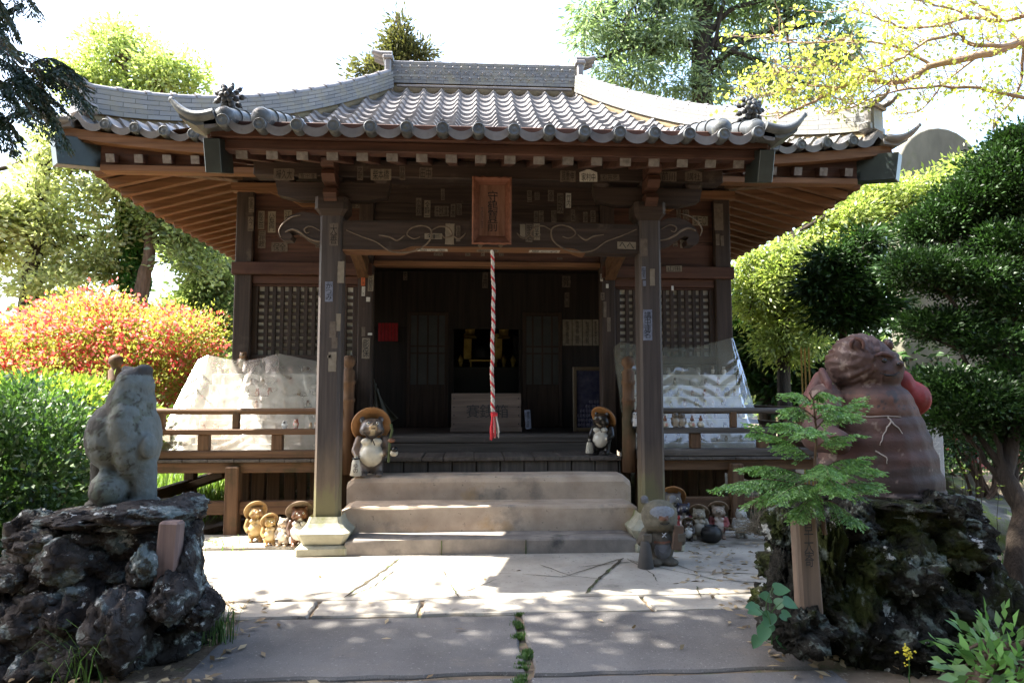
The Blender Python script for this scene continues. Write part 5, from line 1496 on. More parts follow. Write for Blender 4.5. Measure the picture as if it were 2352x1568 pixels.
# ------------------------------------------------------------------ tiered shelves with figurines under plastic sheets
def figurine_mesh(nm, fur, belly, face, wide=1.0, ears=True, hat=None):
    parts = [('e', (0, 0.0, 0.36), (0.24 * wide, 0.22, 0.36)), ('e', (0, -0.02, 0.76), (0.2 * wide, 0.18, 0.19)), ('e', (0, -0.16, 0.71), (0.07, 0.07, 0.05)),
             ('c', (0.22 * wide, 0, 0.55), (0.2 * wide, -0.15, 0.35), 0.07, 0.06), ('c', (-0.22 * wide, 0, 0.55), (-0.2 * wide, -0.15, 0.35), 0.07, 0.06), ('e', (0.12, -0.14, 0.04), (0.09, 0.1, 0.05)), ('e', (-0.12, -0.14, 0.04), (0.09, 0.1, 0.05))]
    if ears: parts += [('e', (0.14, 0, 0.93), (0.05, 0.035, 0.06)), ('e', (-0.14, 0, 0.93), (0.05, 0.035, 0.06))]
    me = blob_mesh(nm, parts, 0.045, 2)
    co = coords(me); n = len(co)
    c = np.tile(np.array(fur, float), (n, 1))
    x, y, z = co.T
    c[(y < -0.07) & (z < 0.56) & (z > 0.1) & (np.abs(x) < 0.16 * wide)] = belly
    c[(y < -0.10) & (z > 0.6) & (np.abs(x) < 0.12)] = face
    e = (y < -0.1) & (z > 0.76) & (z < 0.84) & (np.abs(np.abs(x) - 0.075) < 0.035)
    c[e] = (0.01, 0.01, 0.01)
    if hat: c[(y > 0.03) & (z > 0.7)] = hat
    paint(me, c)
    me.materials.append(M["ceramic"])
    return me
KINDS = [("small brown tanuki figurine", figurine_mesh("figurine_a", (0.16, 0.075, 0.035), (0.6, 0.52, 0.4), (0.35, 0.22, 0.12))),
         ("small dark tanuki figurine", figurine_mesh("figurine_b", (0.045, 0.035, 0.03), (0.55, 0.5, 0.42), (0.22, 0.14, 0.09))),
         ("small white cat figurine", figurine_mesh("figurine_c", (0.62, 0.6, 0.55), (0.66, 0.63, 0.58), (0.6, 0.5, 0.42), 1.1)),
         ("small ochre tanuki figurine with hat", figurine_mesh("figurine_d", (0.32, 0.17, 0.06), (0.58, 0.48, 0.33), (0.4, 0.26, 0.12), 0.9, False, (0.4, 0.2, 0.05))),
         ("small reddish tanuki figurine", figurine_mesh("figurine_e", (0.36, 0.06, 0.04), (0.6, 0.5, 0.42), (0.4, 0.18, 0.1))),
         ("small grey round figurine", figurine_mesh("figurine_f", (0.24, 0.23, 0.22), (0.42, 0.4, 0.38), (0.3, 0.28, 0.25), 1.25, False))]
ORD = ["lowest", "second lowest", "third", "fourth", "fifth", "sixth", "topmost"]
NTH = ["first", "second", "third", "fourth", "fifth", "sixth", "seventh", "eighth", "ninth", "tenth", "eleventh", "twelfth", "thirteenth", "fourteenth"]
for s in (-1, 1):
    side = "left" if s < 0 else "right"
    xa, xb = sorted((AX + s * 1.52, AX + s * (2.98 if s < 0 else 2.80)))
    sh = empty("display_shelf", ((xa + xb) / 2, 7.2, vt), "white tiered shelf on the veranda %s of the entrance" % side, "shelf", "tiered shelves under plastic")
    r = random.Random(20 + s)
    for k in range(7):
        y0 = 7.09 + 0.079 * k; z = vt + 0.11 + 0.120 * k
        mb = MB(); mb.b2(xa, xb, y0, y0 + 0.09, z - 0.115, z, 0, 0.004); mb.build("shelf_step", M["white_board"], sh)
        x = xa + 0.06; cnt = {}
        while x < xb - 0.05:
            kd = r.randrange(6) if r.random() < 0.8 else 0
            cnt[kd] = cnt.get(kd, 0) + 1
            o = bpy.data.objects.new("figurine", KINDS[kd][1]); COL.objects.link(o)
            hgt = r.uniform(0.07, 0.108)
            o.location = (x, y0 + 0.04, z); o.scale = (hgt,) * 3; o.rotation_euler = (0, 0, r.uniform(-0.6, 0.6))
            tag(o, "%s, %s such from left in %s row, %s shelf" % (KINDS[kd][0], NTH[cnt[kd] - 1], ORD[k], side), "figurine", "figurines on the %s tiered shelf" % side)
            x += r.uniform(0.08, 0.20)
    # the sheet
    if s < 0:
        top = [(455, 826), (478, 815), (520, 824), (560, 829), (600, 822), (640, 811), (690, 822), (742, 832)]
        E = [-3.24, -1.42]
    else:
        top = [(1408, 800), (1425, 785), (1480, 794), (1540, 799), (1600, 797), (1640, 786), (1680, 775), (1684, 777)]
        E = [1.36, 2.80]
    TX = [at(u, v, 7.58) for u, v in top]
    mb = MB()
    sd = 31 if s < 0 else 57
    anchors = [0.12, 0.52, 1.0] if s < 0 else [0.05, 0.45, 0.97]
    def P(u, v):
        t = u * (len(TX) - 1); i = min(int(t), len(TX) - 2); f = t - i; f = f * f * (3 - 2 * f)
        tp = TX[i].lerp(TX[i + 1], f)
        xbot = AX + E[0] + (E[1] - E[0]) * u
        x = tp.x + (xbot - tp.x) * v
        yb = 6.79; zb = vt + 0.03 + 0.02 * math.sin(u * 11)
        sag = 0.02 * math.sin(math.pi * min(1, v * 1.05))
        y = 7.58 + (yb - 7.58) * v - sag
        z = tp.z + (zb - tp.z) * v
        # swags hanging between the tied points, and creases running down from them
        da = min(abs(u - a) for a in anchors)
        ph = (v * 5.2 + 2.4 * (0.25 - min(da, 0.25)) * 4 * 0.5 + 0.8 * mnoise.noise((u * 2.2, v * 1.2, sd)))
        w = 0.020 * math.sin(ph * 2 * math.pi) * (0.35 + 0.65 * mnoise.noise((u * 3, v * 2, sd + 4)) ** 2 * 3) * min(1, v * 5)
        c_ = 0.026 * mnoise.noise((u * 11 + v * 3 * math.sin(u * 6), v * 1.8, sd + 9)) + 0.008 * mnoise.noise((u * 30, v * 9, sd + 2))
        edge = min(1, 12 * min(u, 1 - u) + 0.15); w *= edge; c_ *= edge
        n = min(1, v * 4 + 0.15)
        return (x, y - (abs(w) + c_ * .8) * n * 0.5, z + (w * 0.25 + c_ * 0.3) * n)
    mb.quadgrid(P, 110, 90)
    o = mb.build("plastic_sheet", M["sheet_milky"] if s < 0 else M["sheet_clear"])
    tag(o, "milky sunlit plastic sheet draped over the left shelf" if s < 0 else "clear creased plastic sheet draped over the right shelf", "plastic sheet")

# ------------------------------------------------------------------ things on and under the railing
def rail_fig(u0, u1, v0, mesh, label, Y=VY + 0.045, z=None, name="figurine", wide=None):
    z = m1 + 0.001 if z is None else z
    c = at((u0 + u1) / 2, 985, Y); h = at(u0, v0, Y).z - z
    o = bpy.data.objects.new(name, mesh); COL.objects.link(o); o.location = (c.x, Y, z)
    w = wide or h
    o.scale = (w, w, h)
    tag(o, label, "figurine", "figurines on the veranda railing")
    return o
owl = figurine_mesh("figurine_owl", (0.62, 0.62, 0.6), (0.66, 0.65, 0.62), (0.12, 0.12, 0.12), 1.35)
owl2 = figurine_mesh("figurine_brown_owl", (0.14, 0.10, 0.065), (0.30, 0.25, 0.19), (0.10, 0.08, 0.06), 1.15)
catm = figurine_mesh("figurine_cat", (0.012, 0.012, 0.014), (0.62, 0.6, 0.58), (0.55, 0.53, 0.5))
rail_fig(644, 663, 965, owl, "squat white figurine with black eye rings on the left railing")
rail_fig(669, 691, 961, KINDS[4][1], "red brown tanuki figurine on the railing beside the white one")
rail_fig(709, 718, 968, KINDS[3][1], "tiny ochre figurine on the railing, nearer the red brown one")
rail_fig(720, 729, 968, KINDS[0][1], "tiny brown figurine on the railing next to the left pillar")
rail_fig(1451, 1466, 943, catm, "black and white cat figurine between newel and right pillar")
rail_fig(1543, 1560, 944, owl2, "dull brown owl figurine, left one of the pair")
rail_fig(1558, 1574, 945, owl2, "dull brown owl figurine, right one of the pair")
def gourd(u, label, top_col, lab=None):
    c = at(u, 985, VY + 0.045); s_ = 0.115
    g = empty("gourd_bottle", (c.x, VY + 0.045, m1 + 0.001), label, "bottle", "bottles on the right railing")
    mb = MB(); mb.lathe([(0.02, 0), (0.034, 0.012), (0.038, 0.032), (0.03, 0.052), (0.013, 0.064)], (c.x, VY + 0.045, m1 + 0.001), 14); mb.build("white_bulb", M["bottle"], g)
    mb = MB(); mb.lathe([(0.0125, 0.064), (0.020, 0.075), (0.018, 0.09), (0.009, 0.10), (0.012, 0.112), (0.004, 0.12)], (c.x, VY + 0.045, m1 + 0.001), 12); mb.build("brown_neck", M["bottle_brown"], g)
    if lab:
        mb = MB(); put_text(mb, lab, face_front(c.x, VY + 0.005, m1 + 0.033), 0.026, 0.03); mb.build("mark", plain("pink mark", (0.6, 0.16, 0.14), 0.6), g)
gourd(1528, "white bottle with pink mark half behind the right pillar", None, "福")
gourd(1590, "white gourd bottle with pink mark right of the owl pair", None, "壽")
gourd(1610, "plain white gourd bottle farthest from the owl pair", None)
# head peeping over the left sheet
rail_fig(541, 565, 806, KINDS[0][1], "brown tanuki figurine peeping over the left plastic sheet", 7.62, at(553, 850, 7.62).z)["group"] = "figurines on the left tiered shelf"
# cardboard box and stacked papers
a, b = at(462, 1008, 6.95), at(527, 1040, 6.95)
cb = empty("cardboard_box", ((a.x + b.x) / 2, 7.08, vt), "brown cardboard box with a hand hole behind the left railing", "box")
mb = MB(); mb.b2(a.x, b.x, 6.95, 7.2, vt + 0.002, a.z, 0, 0.004); mb.build("carton", M["cardboard"], cb)
mb = MB(); c = at(493, 1018, 6.949); mb.ball((c.x, 6.949, c.z), (0.028, 0.003, 0.011), 12); mb.build("hand_hole", M["black"], cb)
mb = MB(); put_text(mb, "みかん", face_front(c.x + 0.02, 6.948, c.z - 0.045), 0.14, 0.03); mb.build("lettering", plain("orange red print", (0.5, 0.12, 0.06), 0.8), cb)
a, b = at(392, 1000, 6.95), at(418, 1036, 6.95)
mb = MB()
for i in range(6):
    z = vt + 0.002 + i * 0.026; j = rng0.uniform(-.012, .012); mb.b2(a.x + j, b.x + j, 6.93, 7.15, z, z + 0.024, 0, 0.003)
o = mb.build("paper_stack", M["paper"]); tag(o, "stack of pale cartons and papers at the far left railing", "papers")
# ------------------------------------------------------------------ tanuki statues
def npnoise(co, sc, seed=0.0):
    return np.array([mnoise.noise((p[0] * sc + seed, p[1] * sc, p[2] * sc)) for p in co])

def tanuki(name, label, loc, H, rz, pal, hat=None, group=None, bottle=None, look=0.0, tilt=0.15, fat=1.0, matt="ceramic", gourd_bag=False, voxel=0.018, cords=True, hat_r=0.29):
    root = empty(name, loc, label, "statue", group, rz)
    S = H
    ht = Matrix.Translation((0, -0.02, 0.74)) @ Matrix.Rotation(look, 4, 'Z') @ Matrix.Rotation(-tilt, 4, 'X')
    def hp(p): return tuple(ht @ Vector(p))
    hr = (-tilt, 0, look)
    parts = [('e', (0, .02, .34), (.20 * fat, .185, .27)), ('e', (0, -.07, .32), (.18 * fat, .16, .19)),
             ('e', (.085, -.125, .53), (.08, .06, .06)), ('e', (-.085, -.125, .53), (.08, .06, .06)),
             ('e', hp((0, 0, 0)), (.185, .165, .15), hr), ('e', hp((.11, -.03, -.05)), (.085, .10, .08), hr), ('e', hp((-.11, -.03, -.05)), (.085, .10, .08), hr),
             ('e', hp((0, -.15, -.03)), (.07, .08, .045), hr), ('e', hp((0, -.225, -.005)), (.026, .022, .02), hr), ('e', hp((0, -.13, -.085)), (.05, .06, .03), hr),
             ('e', hp((.07, -.13, .07)), (.05, .03, .018), hr), ('e', hp((-.07, -.13, .07)), (.05, .03, .018), hr),
             ('e', hp((.145, 0, .13)), (.05, .028, .06), hr), ('e', hp((-.145, 0, .13)), (.05, .028, .06), hr),
             ('c', (.19, .01, .55), (.245, -.07, .40), .07, .058), ('c', (.245, -.07, .40), (.19, -.18, .35), .056, .045),
             ('c', (-.19, .01, .55), (-.25, -.05, .38), .07, .058), ('c', (-.25, -.05, .38), (-.20, -.16, .28), .056, .045),
             ('c', (.10, .0, .2), (.115, -.04, .05), .09, .07), ('c', (-.10, .0, .2), (-.115, -.04, .05), .09, .07),
             ('e', (.12, -.12, .035), (.065, .10, .04)), ('e', (-.12, -.12, .035), (.065, .10, .04)), ('c', (0, .16, .14), (.04, .26, .05), .08, .06)]
    for q in (-1, 0, 1):
        for s in (-1, 1): parts.append(('e', (s * .12 + q * .038, -.205, .03), (.02, .03, .026)))
    me = blob_mesh(name + "_body", parts, voxel, 4)
    co = coords(me)
    nn = npnoise(co, 16); n2 = npnoise(co, 5, 3)
    c = np.tile(np.array(pal["fur"], float), (len(co), 1)) * (1 + 0.35 * nn + 0.3 * n2)[:, None]
    x, y, z = co.T
    inv = np.array(ht.inverted())
    hc = np.c_[co, np.ones(len(co))] @ inv.T
    hx, hy, hz = hc[:, 0], hc[:, 1], hc[:, 2]
    head = z > 0.585
    bel = (y < -0.085) & (((x / (.165 * fat)) ** 2 + ((z - .34) / .19) ** 2 < 1) | ((np.abs(np.abs(x) - .085) < .075) & (np.abs(z - .53) < .055))) & ~head
    c[bel] = np.array(pal["belly"]) * (1 + 0.12 * n2[bel])[:, None]
    if "face" in pal: 
        m = head & (hy < -.06) & (np.abs(hx) < .13); c[m] = np.array(pal["face"]) * (1 + 0.3 * nn[m])[:, None]
    m = head & (hy < -.05) & (np.abs(hx) < .035 + .2 * np.maximum(0, -hz - .09)) & (hz < -.07); c[m] = pal.get("throat", pal["belly"])
    m = head & (hy < -.12) & (np.abs(hx) < .06) & (np.abs(hz + .03) < .05); c[m] = pal.get("muzzle", pal["fur"])
    m = head & (hy < -.2) & (hz > -.02); c[m] = pal.get("nose", (.02, .015, .012))
    m = (z < 0.09) & (y < -.05); c[m] = pal.get("feet", pal["fur"])
    if "arm" in pal: 
        m = (np.abs(x) > .165 * fat) & (z > .25) & (z < .6); c[m] = np.array(pal["arm"]) * (1 + 0.3 * nn[m])[:, None]
    if "coat" in pal:
        m = ~head & (z > .2) & (np.abs(x) > .10) & (z < .6) & ~((y < -.1) & (np.abs(x) < .12)); c[m] = pal["coat"]
    paint(me, np.clip(c, 0.004, 0.9))
    me.transform(Matrix.Scale(S, 4))
    b = link_mesh("body", me, M[matt], root, False)
    def sc(mb): mb.v = [tuple(Vector(p) * S) for p in mb.v]; return mb
    for s in (-1, 1):
        eb = MB(); eb.ball(hp((s * .07, -.148, .028)), .026, 10, 0); eb.ball(hp((s * .068, -.170, .028)), .011, 8, 1)
        sc(eb).build("eye", [M["eye_white"] if pal.get("eyes", True) else M["eye_black"], M["eye_black"]], root, False)
    mo = MB(); mo.ball(hp((0, -.188, -.062)), (.035, .02, .010), 10); sc(mo).build("mouth", M["eye_black"], root, False)
    if hat:
        hm = MB()
        A = Matrix.Translation(hp((0, .075, .055))) @ Matrix.Rotation(look, 4, 'Z') @ Matrix.Rotation(-R_(52) - tilt, 4, 'X')
        prof = [(.02, .045), (hat_r * .55, .02), (hat_r * .92, -.02), (hat_r, -.025), (hat_r * 1.03, -.005), (hat_r * .96, .03), (hat_r * .6, .11), (hat_r * .25, .165), (.01, .18)]
        M3 = A.to_3x3(); t = A.translation
        hm.lathe(prof, t, 28, 0, M3)
        sc(hm).build("straw_hat", M[hat], root, False)
    if cords and hat:
        cm_ = MB()
        pts = [hp((.15, -.02, .0)), hp((.13, -.10, -.11)), (.03, -.19, .585), (-.03, -.19, .585), hp((-.13, -.10, -.11)), hp((-.15, -.02, .0))]
        cm_.tube(pts, .012, 6); cm_.tube([(0.01, -.195, .58), (.03, -.20, .53), (.05, -.20, .48)], .01, 6)
        sc(cm_).build("chin_cord", M["bark"], root, False)
    if bottle:
        bm = MB()
        bm.lathe([(.085, 0), (.09, .01), (.075, .10), (.062, .20), (.045, .245), (.024, .26), (.024, .29), (.032, .30)], (-.225, -.2, .03), 14)
        bt = sc(bm).build("sake_bottle", M["bottle"], root, False)
        tm = MB(); put_text(tm, bottle, face_front(-.225, -.29, .15, 0.13), .07, .14, True)
        sc(tm).build("lettering", M["ink"], bt, False)
        hm = MB(); hm.tube([(-.225 + .05 * math.cos(a), -.2 + .05 * math.sin(a), .285) for a in [i * math.pi / 6 for i in range(13)]], .012, 6); sc(hm).build("bottle_cord", M["eye_black"], root, False)
    if gourd_bag:
        gm = MB(); gm.tube([(.29, -.16, .80), (.31, -.18, .70), (.28, -.2, .58), (.27, -.22, .4), (.26, -.22, .22)], .022, 7); sc(gm).build("mossy_cord", M["cord_green"], root, False)
        gm = MB(); gm.ball((.34, -.23, .36), (.065, .06, .055), 12); gm.ball((.35, -.26, .415), (.05, .05, .045), 10, 1); gm.ball((.30, -.21, .55), (.06, .05, .04), 10, 2)
        sc(gm).build("account_bag", [M["bottle"], M["eye_black"], M["bottle_brown"]], root, False)
    return root

c = gz(838, 1098, z3)
tanuki("tanuki_statue", "grey tanuki statue in an ochre hat holding a sake bottle on the top step", (c.x + 0.02, 6.60, z3 - 0.004), 0.61, R_(8),
       {"fur": (.12, .10, .09), "belly": (.62, .57, .45), "face": (.15, .115, .09), "muzzle": (.42, .30, .17), "throat": (.5, .42, .28), "feet": (.10, .085, .075), "arm": (.18, .12, .08)}, "hat", None, "ゆの", 0.12, 0.30, 1.05, gourd_bag=True, hat_r=.30)
c = at(1390, 1040, 6.98)
tanuki("tanuki_statue", "dark tanuki statue with white belly sitting on the wooden stair by the right newel", (c.x - 0.03, 6.98, zu + 0.004), 0.47, R_(-28),
       {"fur": (.018, .015, .013), "belly": (.52, .49, .42), "face": (.02, .016, .013), "muzzle": (.06, .04, .03), "throat": (.45, .36, .26), "feet": (.02, .016, .014)}, "hat", None, "八", -0.3, 0.05, 1.0)
GL = "statues huddled left of the left pillar"
zl = 0.035
def gx(u, Y): return at(u, 1200, Y).x
tanuki("tanuki_statue", "ochre tanuki statue with broad hat, farthest left of the sunlit huddle", (gx(588, 6.30), 6.30, zl), 0.34, R_(14),
       {"fur": (.30, .19, .07), "belly": (.48, .36, .17), "face": (.32, .19, .08), "feet": (.42, .26, .12)}, "hat_pale", GL, None, 0.25, 0.2, 1.0, "ceramic", False, .022, False)
tanuki("tanuki_statue", "small golden tanuki statue with pale rimmed hat in the sunlit huddle", (gx(620, 6.14), 6.14, zl), 0.265, R_(22),
       {"fur": (.44, .27, .10), "belly": (.58, .44, .24), "face": (.46, .32, .10), "feet": (.50, .30, .13)}, "hat_pale", GL, None, 0.3, 0.1, 1.05, "ceramic", False, .022, False)
tanuki("tanuki_statue", "small whitish tanuki statue squeezed beside the dark hatted one", (gx(652, 6.12), 6.12, zl), 0.26, R_(-10),
       {"fur": (.55, .46, .36), "belly": (.66, .60, .50), "face": (.5, .36, .24), "feet": (.5, .38, .26)}, None, GL, None, -0.2, 0.1, 1.0, "ceramic", False, .022)
tanuki("tanuki_statue", "glossy brown tanuki statue with white belly and tilted hat beside the pillar base", (gx(688, 6.08), 6.08, zl), 0.37, R_(10),
       {"fur": (.13, .05, .022), "belly": (.64, .60, .52), "face": (.17, .07, .03), "feet": (.10, .055, .035), "arm": (.07, .035, .02)}, "hat_dark", GL, None, 0.15, 0.0, 1.08, "ceramic", False, .022, True, .31)
GR = "statues huddled right of the right pillar"
zr_ = 0.02
tanuki("tanuki_statue", "tanuki statue in ochre hat peeping out behind the right pillar", (gx(1546, 6.42), 6.42, zr_), 0.44, R_(-5),
       {"fur": (.10, .085, .075), "belly": (.4, .38, .34), "face": (.09, .07, .06)}, "hat", GR, None, 0, 0.1, 1.0, "matt_ceramic", False, .024, False)
tanuki("tanuki_statue", "dark blue statue with red scarf between the pillar and the beige one", (gx(1570, 6.34), 6.34, zr_), 0.34, R_(-8),
       {"fur": (.018, .022, .05), "belly": (.45, .43, .40), "face": (.05, .04, .04), "feet": (.02, .02, .03), "coat": (.30, .03, .03)}, None, GR, None, 0, 0.1, 1.0, "ceramic", False, .024)
tanuki("tanuki_statue", "tiny tanuki statue with white belly at the foot of the beige one", (gx(1581, 6.16), 6.16, zr_), 0.205, R_(-15),
       {"fur": (.06, .045, .035), "belly": (.56, .54, .5), "face": (.08, .05, .035), "feet": (.04, .03, .03)}, "hat_dark", GR, None, 0, 0.1, 1.0, "ceramic", False, .026, False)
tanuki("tanuki_statue", "weathered beige tanuki statue leaning left with a worn hat", (gx(1606, 6.22), 6.22, zr_), 0.31, R_(-20),
       {"fur": (.27, .24, .18), "belly": (.36, .32, .25), "face": (.28, .25, .19), "muzzle": (.25, .22, .17), "throat": (.3, .27, .2), "nose": (.12, .10, .08), "feet": (.3, .27, .2)}, "hat_dark", GR, None, -0.1, 0.05, 1.05, "matt_ceramic", False, .022, False)
tanuki("tanuki_statue", "tanuki statue in a faded red coat among the weathered huddle", (gx(1650, 6.26), 6.26, zr_), 0.33, R_(-12),
       {"fur": (.26, .20, .15), "belly": (.42, .34, .28), "face": (.30, .24, .19), "coat": (.24, .05, .045), "feet": (.3, .2, .14)}, "hat_dark", GR, None, 0.05, 0.05, 1.05, "matt_ceramic", False, .022, False)
tanuki("tanuki_statue", "peeling white statue half covered by dry straw", (gx(1702, 6.28), 6.28, zr_), 0.29, R_(-12),
       {"fur": (.42, .41, .37), "belly": (.5, .49, .44), "face": (.46, .45, .4), "muzzle": (.4, .38, .33), "nose": (.3, .28, .25), "feet": (.3, .26, .2)}, None, GR, None, 0.4, -0.2, 1.1, "matt_ceramic", False, .022)
mb = MB(); pc = at(1636, 1215, 6.10); mb.lathe([(0.05, 0), (0.085, 0.03), (0.095, 0.08), (0.08, 0.12), (0.055, 0.13), (0.06, 0.145), (0.045, 0.146), (0.045, 0.10), (0.01, 0.09)], (pc.x - 0.01, 6.10, zr_), 16)
tag(mb.build("black_jar", M["black"]), "black glazed jar in front of the red coated statue", "jar")
# dry straw bundle
mb = MB(); r = random.Random(17)
base = Vector((at(1745, 1235, 6.15).x, 6.15, 0.06))
for i in range(150):
    a = base + Vector((r.uniform(-.10, .06), r.uniform(-.06, .05), r.uniform(0, .10)))
    if i < 60: d = Vector((r.uniform(.12, .42), r.uniform(-.28, -.02), r.uniform(-.10, .02)))
    elif i < 110: d = Vector((r.uniform(-.34, -.05), r.uniform(-.12, .05), r.uniform(-.04, .12)))
    else: d = Vector((r.uniform(-.05, .35), r.uniform(-.1, .05), r.uniform(.15, .42)))
    m_ = a + d * 0.5 + Vector((0, 0, r.uniform(0, .07)))
    e = a + d; e.z = max(e.z, 0.012)
    mb.tube([a, m_, e], [.0028, .0025, .0012], 4, 0, False)
tag(mb.build("straw_bundle", M["straw"]), "bundle of dry straw dumped by the right rock pedestal", "straw")

# bear-like stone figure by the right pillar
Yb = 5.42
def stone_bear():
    c0 = at(1515, 1292, Yb)
    root = empty("bear_statue", (c0.x, Yb, 0.004), "grey stone bear statue with round ears holding a staff and tablet by the right pillar", "statue", None, R_(3))
    k = 0.52
    parts = [('e', (0, 0, .26), (.23, .19, .27)), ('e', (0, -.07, .25), (.17, .15, .19)), ('e', (0, -.02, .72), (.285, .22, .245)), ('e', (0, -.05, .64), (.27, .2, .17)), ('e', (0, -.2, .68), (.10, .07, .06)), ('e', (0, -.265, .715), (.045, .03, .025)),
             ('e', (.22, .02, .955), (.075, .04, .075)), ('e', (-.22, .02, .955), (.075, .04, .075)),
             ('c', (.2, 0, .47), (.30, -.12, .36), .085, .075), ('c', (.30, -.12, .36), (.24, -.22, .42), .075, .065), ('c', (-.2, 0, .47), (-.31, -.10, .36), .085, .075), ('c', (-.31, -.10, .36), (-.27, -.2, .42), .075, .07),
             ('e', (.13, -.13, .05), (.12, .12, .06)), ('e', (-.12, -.13, .05), (.11, .12, .06)), ('e', (0, 0, .06), (.24, .19, .08))]
    for q in range(4):
        for s, xx in ((1, .25), (-1, -.27)): parts.append(('c', (xx - .055, -.27, .385 + .034 * q), (xx + .055, -.27, .385 + .034 * q), .02, .02))
    me = blob_mesh("bear_body", parts, .016, 3)
    co = coords(me); n = npnoise(co, 6); n2 = npnoise(co, 22, 2)
    c = np.tile(np.array((.145, .125, .085)), (len(co), 1)) * (1 + .3 * n + .3 * n2)[:, None]
    x, y, z = co.T
    m = z < .5; c[m] = np.array((.09, .075, .055)) * (1 + .3 * n[m] + .2 * n2[m])[:, None]
    m = ((np.abs(x) / .19) ** 2 + ((z - .80) / .085) ** 2 < 1) & (y < -.08); c[m] = np.array((.22, .23, .25)) * (1 + .3 * n2[m])[:, None]
    m = (np.abs(x) < .075) & (np.abs(z - .715) < .03) & (y < -.2); c[m] = (.15, .07, .04)
    m = (np.abs(x) < .13) & (np.abs(z - .355) < .012) & (y < -.1); c[m] = (.20, .08, .045)
    m = (np.abs(np.abs(x) - .22) < .05) & (z > .91) & (y < 0.0); c[m] = (.17, .17, .18)
    m = (x ** 2 + ((z - .24) / 1.0) ** 2 < .13 ** 2) & (y < -.15) & (z < .32); c[m] = (.13, .13, .14)
    paint(me, np.clip(c, .005, .8)); me.transform(Matrix.Scale(k, 4))
    link_mesh("body", me, M["statue_stone"], root, False)
    def sc(mb): mb.v = [tuple(Vector(p) * k) for p in mb.v]; return mb
    mb = MB(); mb.lathe([(.115, 0), (.12, .02), (.075, .33), (.055, .40)], (-.29, -.24, 0), 16); sc(mb).build("staff", plain("dark grey carved stone", (.075, .07, .065), .9), root, False)
    mb = MB(); mb.box((.20, -.25, .43), (.15, .06, .36), 0, (0, R_(8), 0), .012); sc(mb).build("tablet", plain("brown carved stone", (.12, .075, .05), .85), root, False)
    mb = MB()
    for a in (-1, 1): mb.bar(Vector((-.03 * a, -.235, .44)), Vector((.03 * a, -.228, .50)), .02, .012)
    sc(mb).build("cross_mark", plain("pale painted mark", (.42, .43, .45), .8), root, False)
    mb = MB()
    mb.tube([(-.07, -.262, .655), (-.03, -.275, .635), (.03, -.275, .635), (.07, -.262, .655)], .008, 6); sc(mb).build("smile", plain("dark carved line", (.03, .025, .02), .9), root, False)
stone_bear()

# ------------------------------------------------------------------ the two big statues on rock pedestals: lumps measured on the photo
def px_lump(Y, u, v, ru, rv, dep, dy=0.0):
    Y += dy
    c = at(u, v, Y); e = at(u + 1, v, Y); t = at(u, v - 1, Y)
    return ('e', (c.x, Y, c.z), (ru * abs(e.x - c.x), dep, rv * abs(t.z - c.z)))
def px_limb(Y, u0, v0, u1, v1, r0, r1, d0=0.0, d1=0.0):
    a, b = at(u0, v0, Y + d0), at(u1, v1, Y + d1); e = at(u0 + 1, v0, Y + d0).x - a.x
    return ('c', tuple(a), tuple(b), r0 * e, r1 * e)
YL = 4.0
root = empty("stone_tanuki_statue", (at(285, 1150, YL).x, YL, at(285, 1165, YL).z), "lichen covered grey stone tanuki statue gazing upward on the left rock pedestal", "statue")
P_ = [px_lump(YL, 266, 1002, 60, 82, .20), px_lump(YL, 302, 935, 50, 75, .17), px_lump(YL, 316, 1010, 46, 95, .20), px_lump(YL, 310, 885, 40, 42, .14),
      px_limb(YL, 318, 868, 286, 846, 24, 8), px_lump(YL, 292, 862, 16, 8, .06, -.05), px_lump(YL, 332, 850, 16, 14, .08), px_lump(YL, 343, 1025, 15, 30, .07, -.10),
      px_limb(YL, 328, 1070, 331, 1150, 32, 29, -.02, -.02), px_lump(YL, 329, 1152, 33, 11, .14), px_limb(YL, 235, 1060, 228, 1150, 26, 22, .1, .1), px_lump(YL, 238, 1152, 32, 12, .15, .05),
      px_lump(YL, 252, 1122, 40, 42, .14, -.08), px_lump(YL, 244, 1082, 14, 12, .05, -.1), px_lump(YL, 300, 975, 40, 70, .17, -.05), px_limb(YL, 300, 905, 318, 1060, 34, 40)]
me = blob_mesh("stone_tanuki_body", P_, .012, 3)
displace(me, lambda p: p * 1.0 + (p - Vector((root.location.x, YL, p.z))).normalized() * 0.0035 * (mnoise.noise(p * 20) + .8 * mnoise.noise(p * 45)))
co = coords(me); n1 = npnoise(co, 4.2, 5); n2 = npnoise(co, 17, 1); n3 = npnoise(co, 45, 2)
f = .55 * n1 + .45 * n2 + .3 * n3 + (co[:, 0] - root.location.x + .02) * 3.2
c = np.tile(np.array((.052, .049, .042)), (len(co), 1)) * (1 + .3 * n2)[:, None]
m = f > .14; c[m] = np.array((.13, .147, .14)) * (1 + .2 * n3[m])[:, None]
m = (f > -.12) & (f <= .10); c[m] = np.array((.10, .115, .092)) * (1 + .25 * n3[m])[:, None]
m = (co[:, 2] > at(300, 862, YL).z); c[m] = np.array((.045, .042, .04))
paint(me, np.clip(c, .01, .7))
link_mesh("body", me, M["statue_stone"], root)

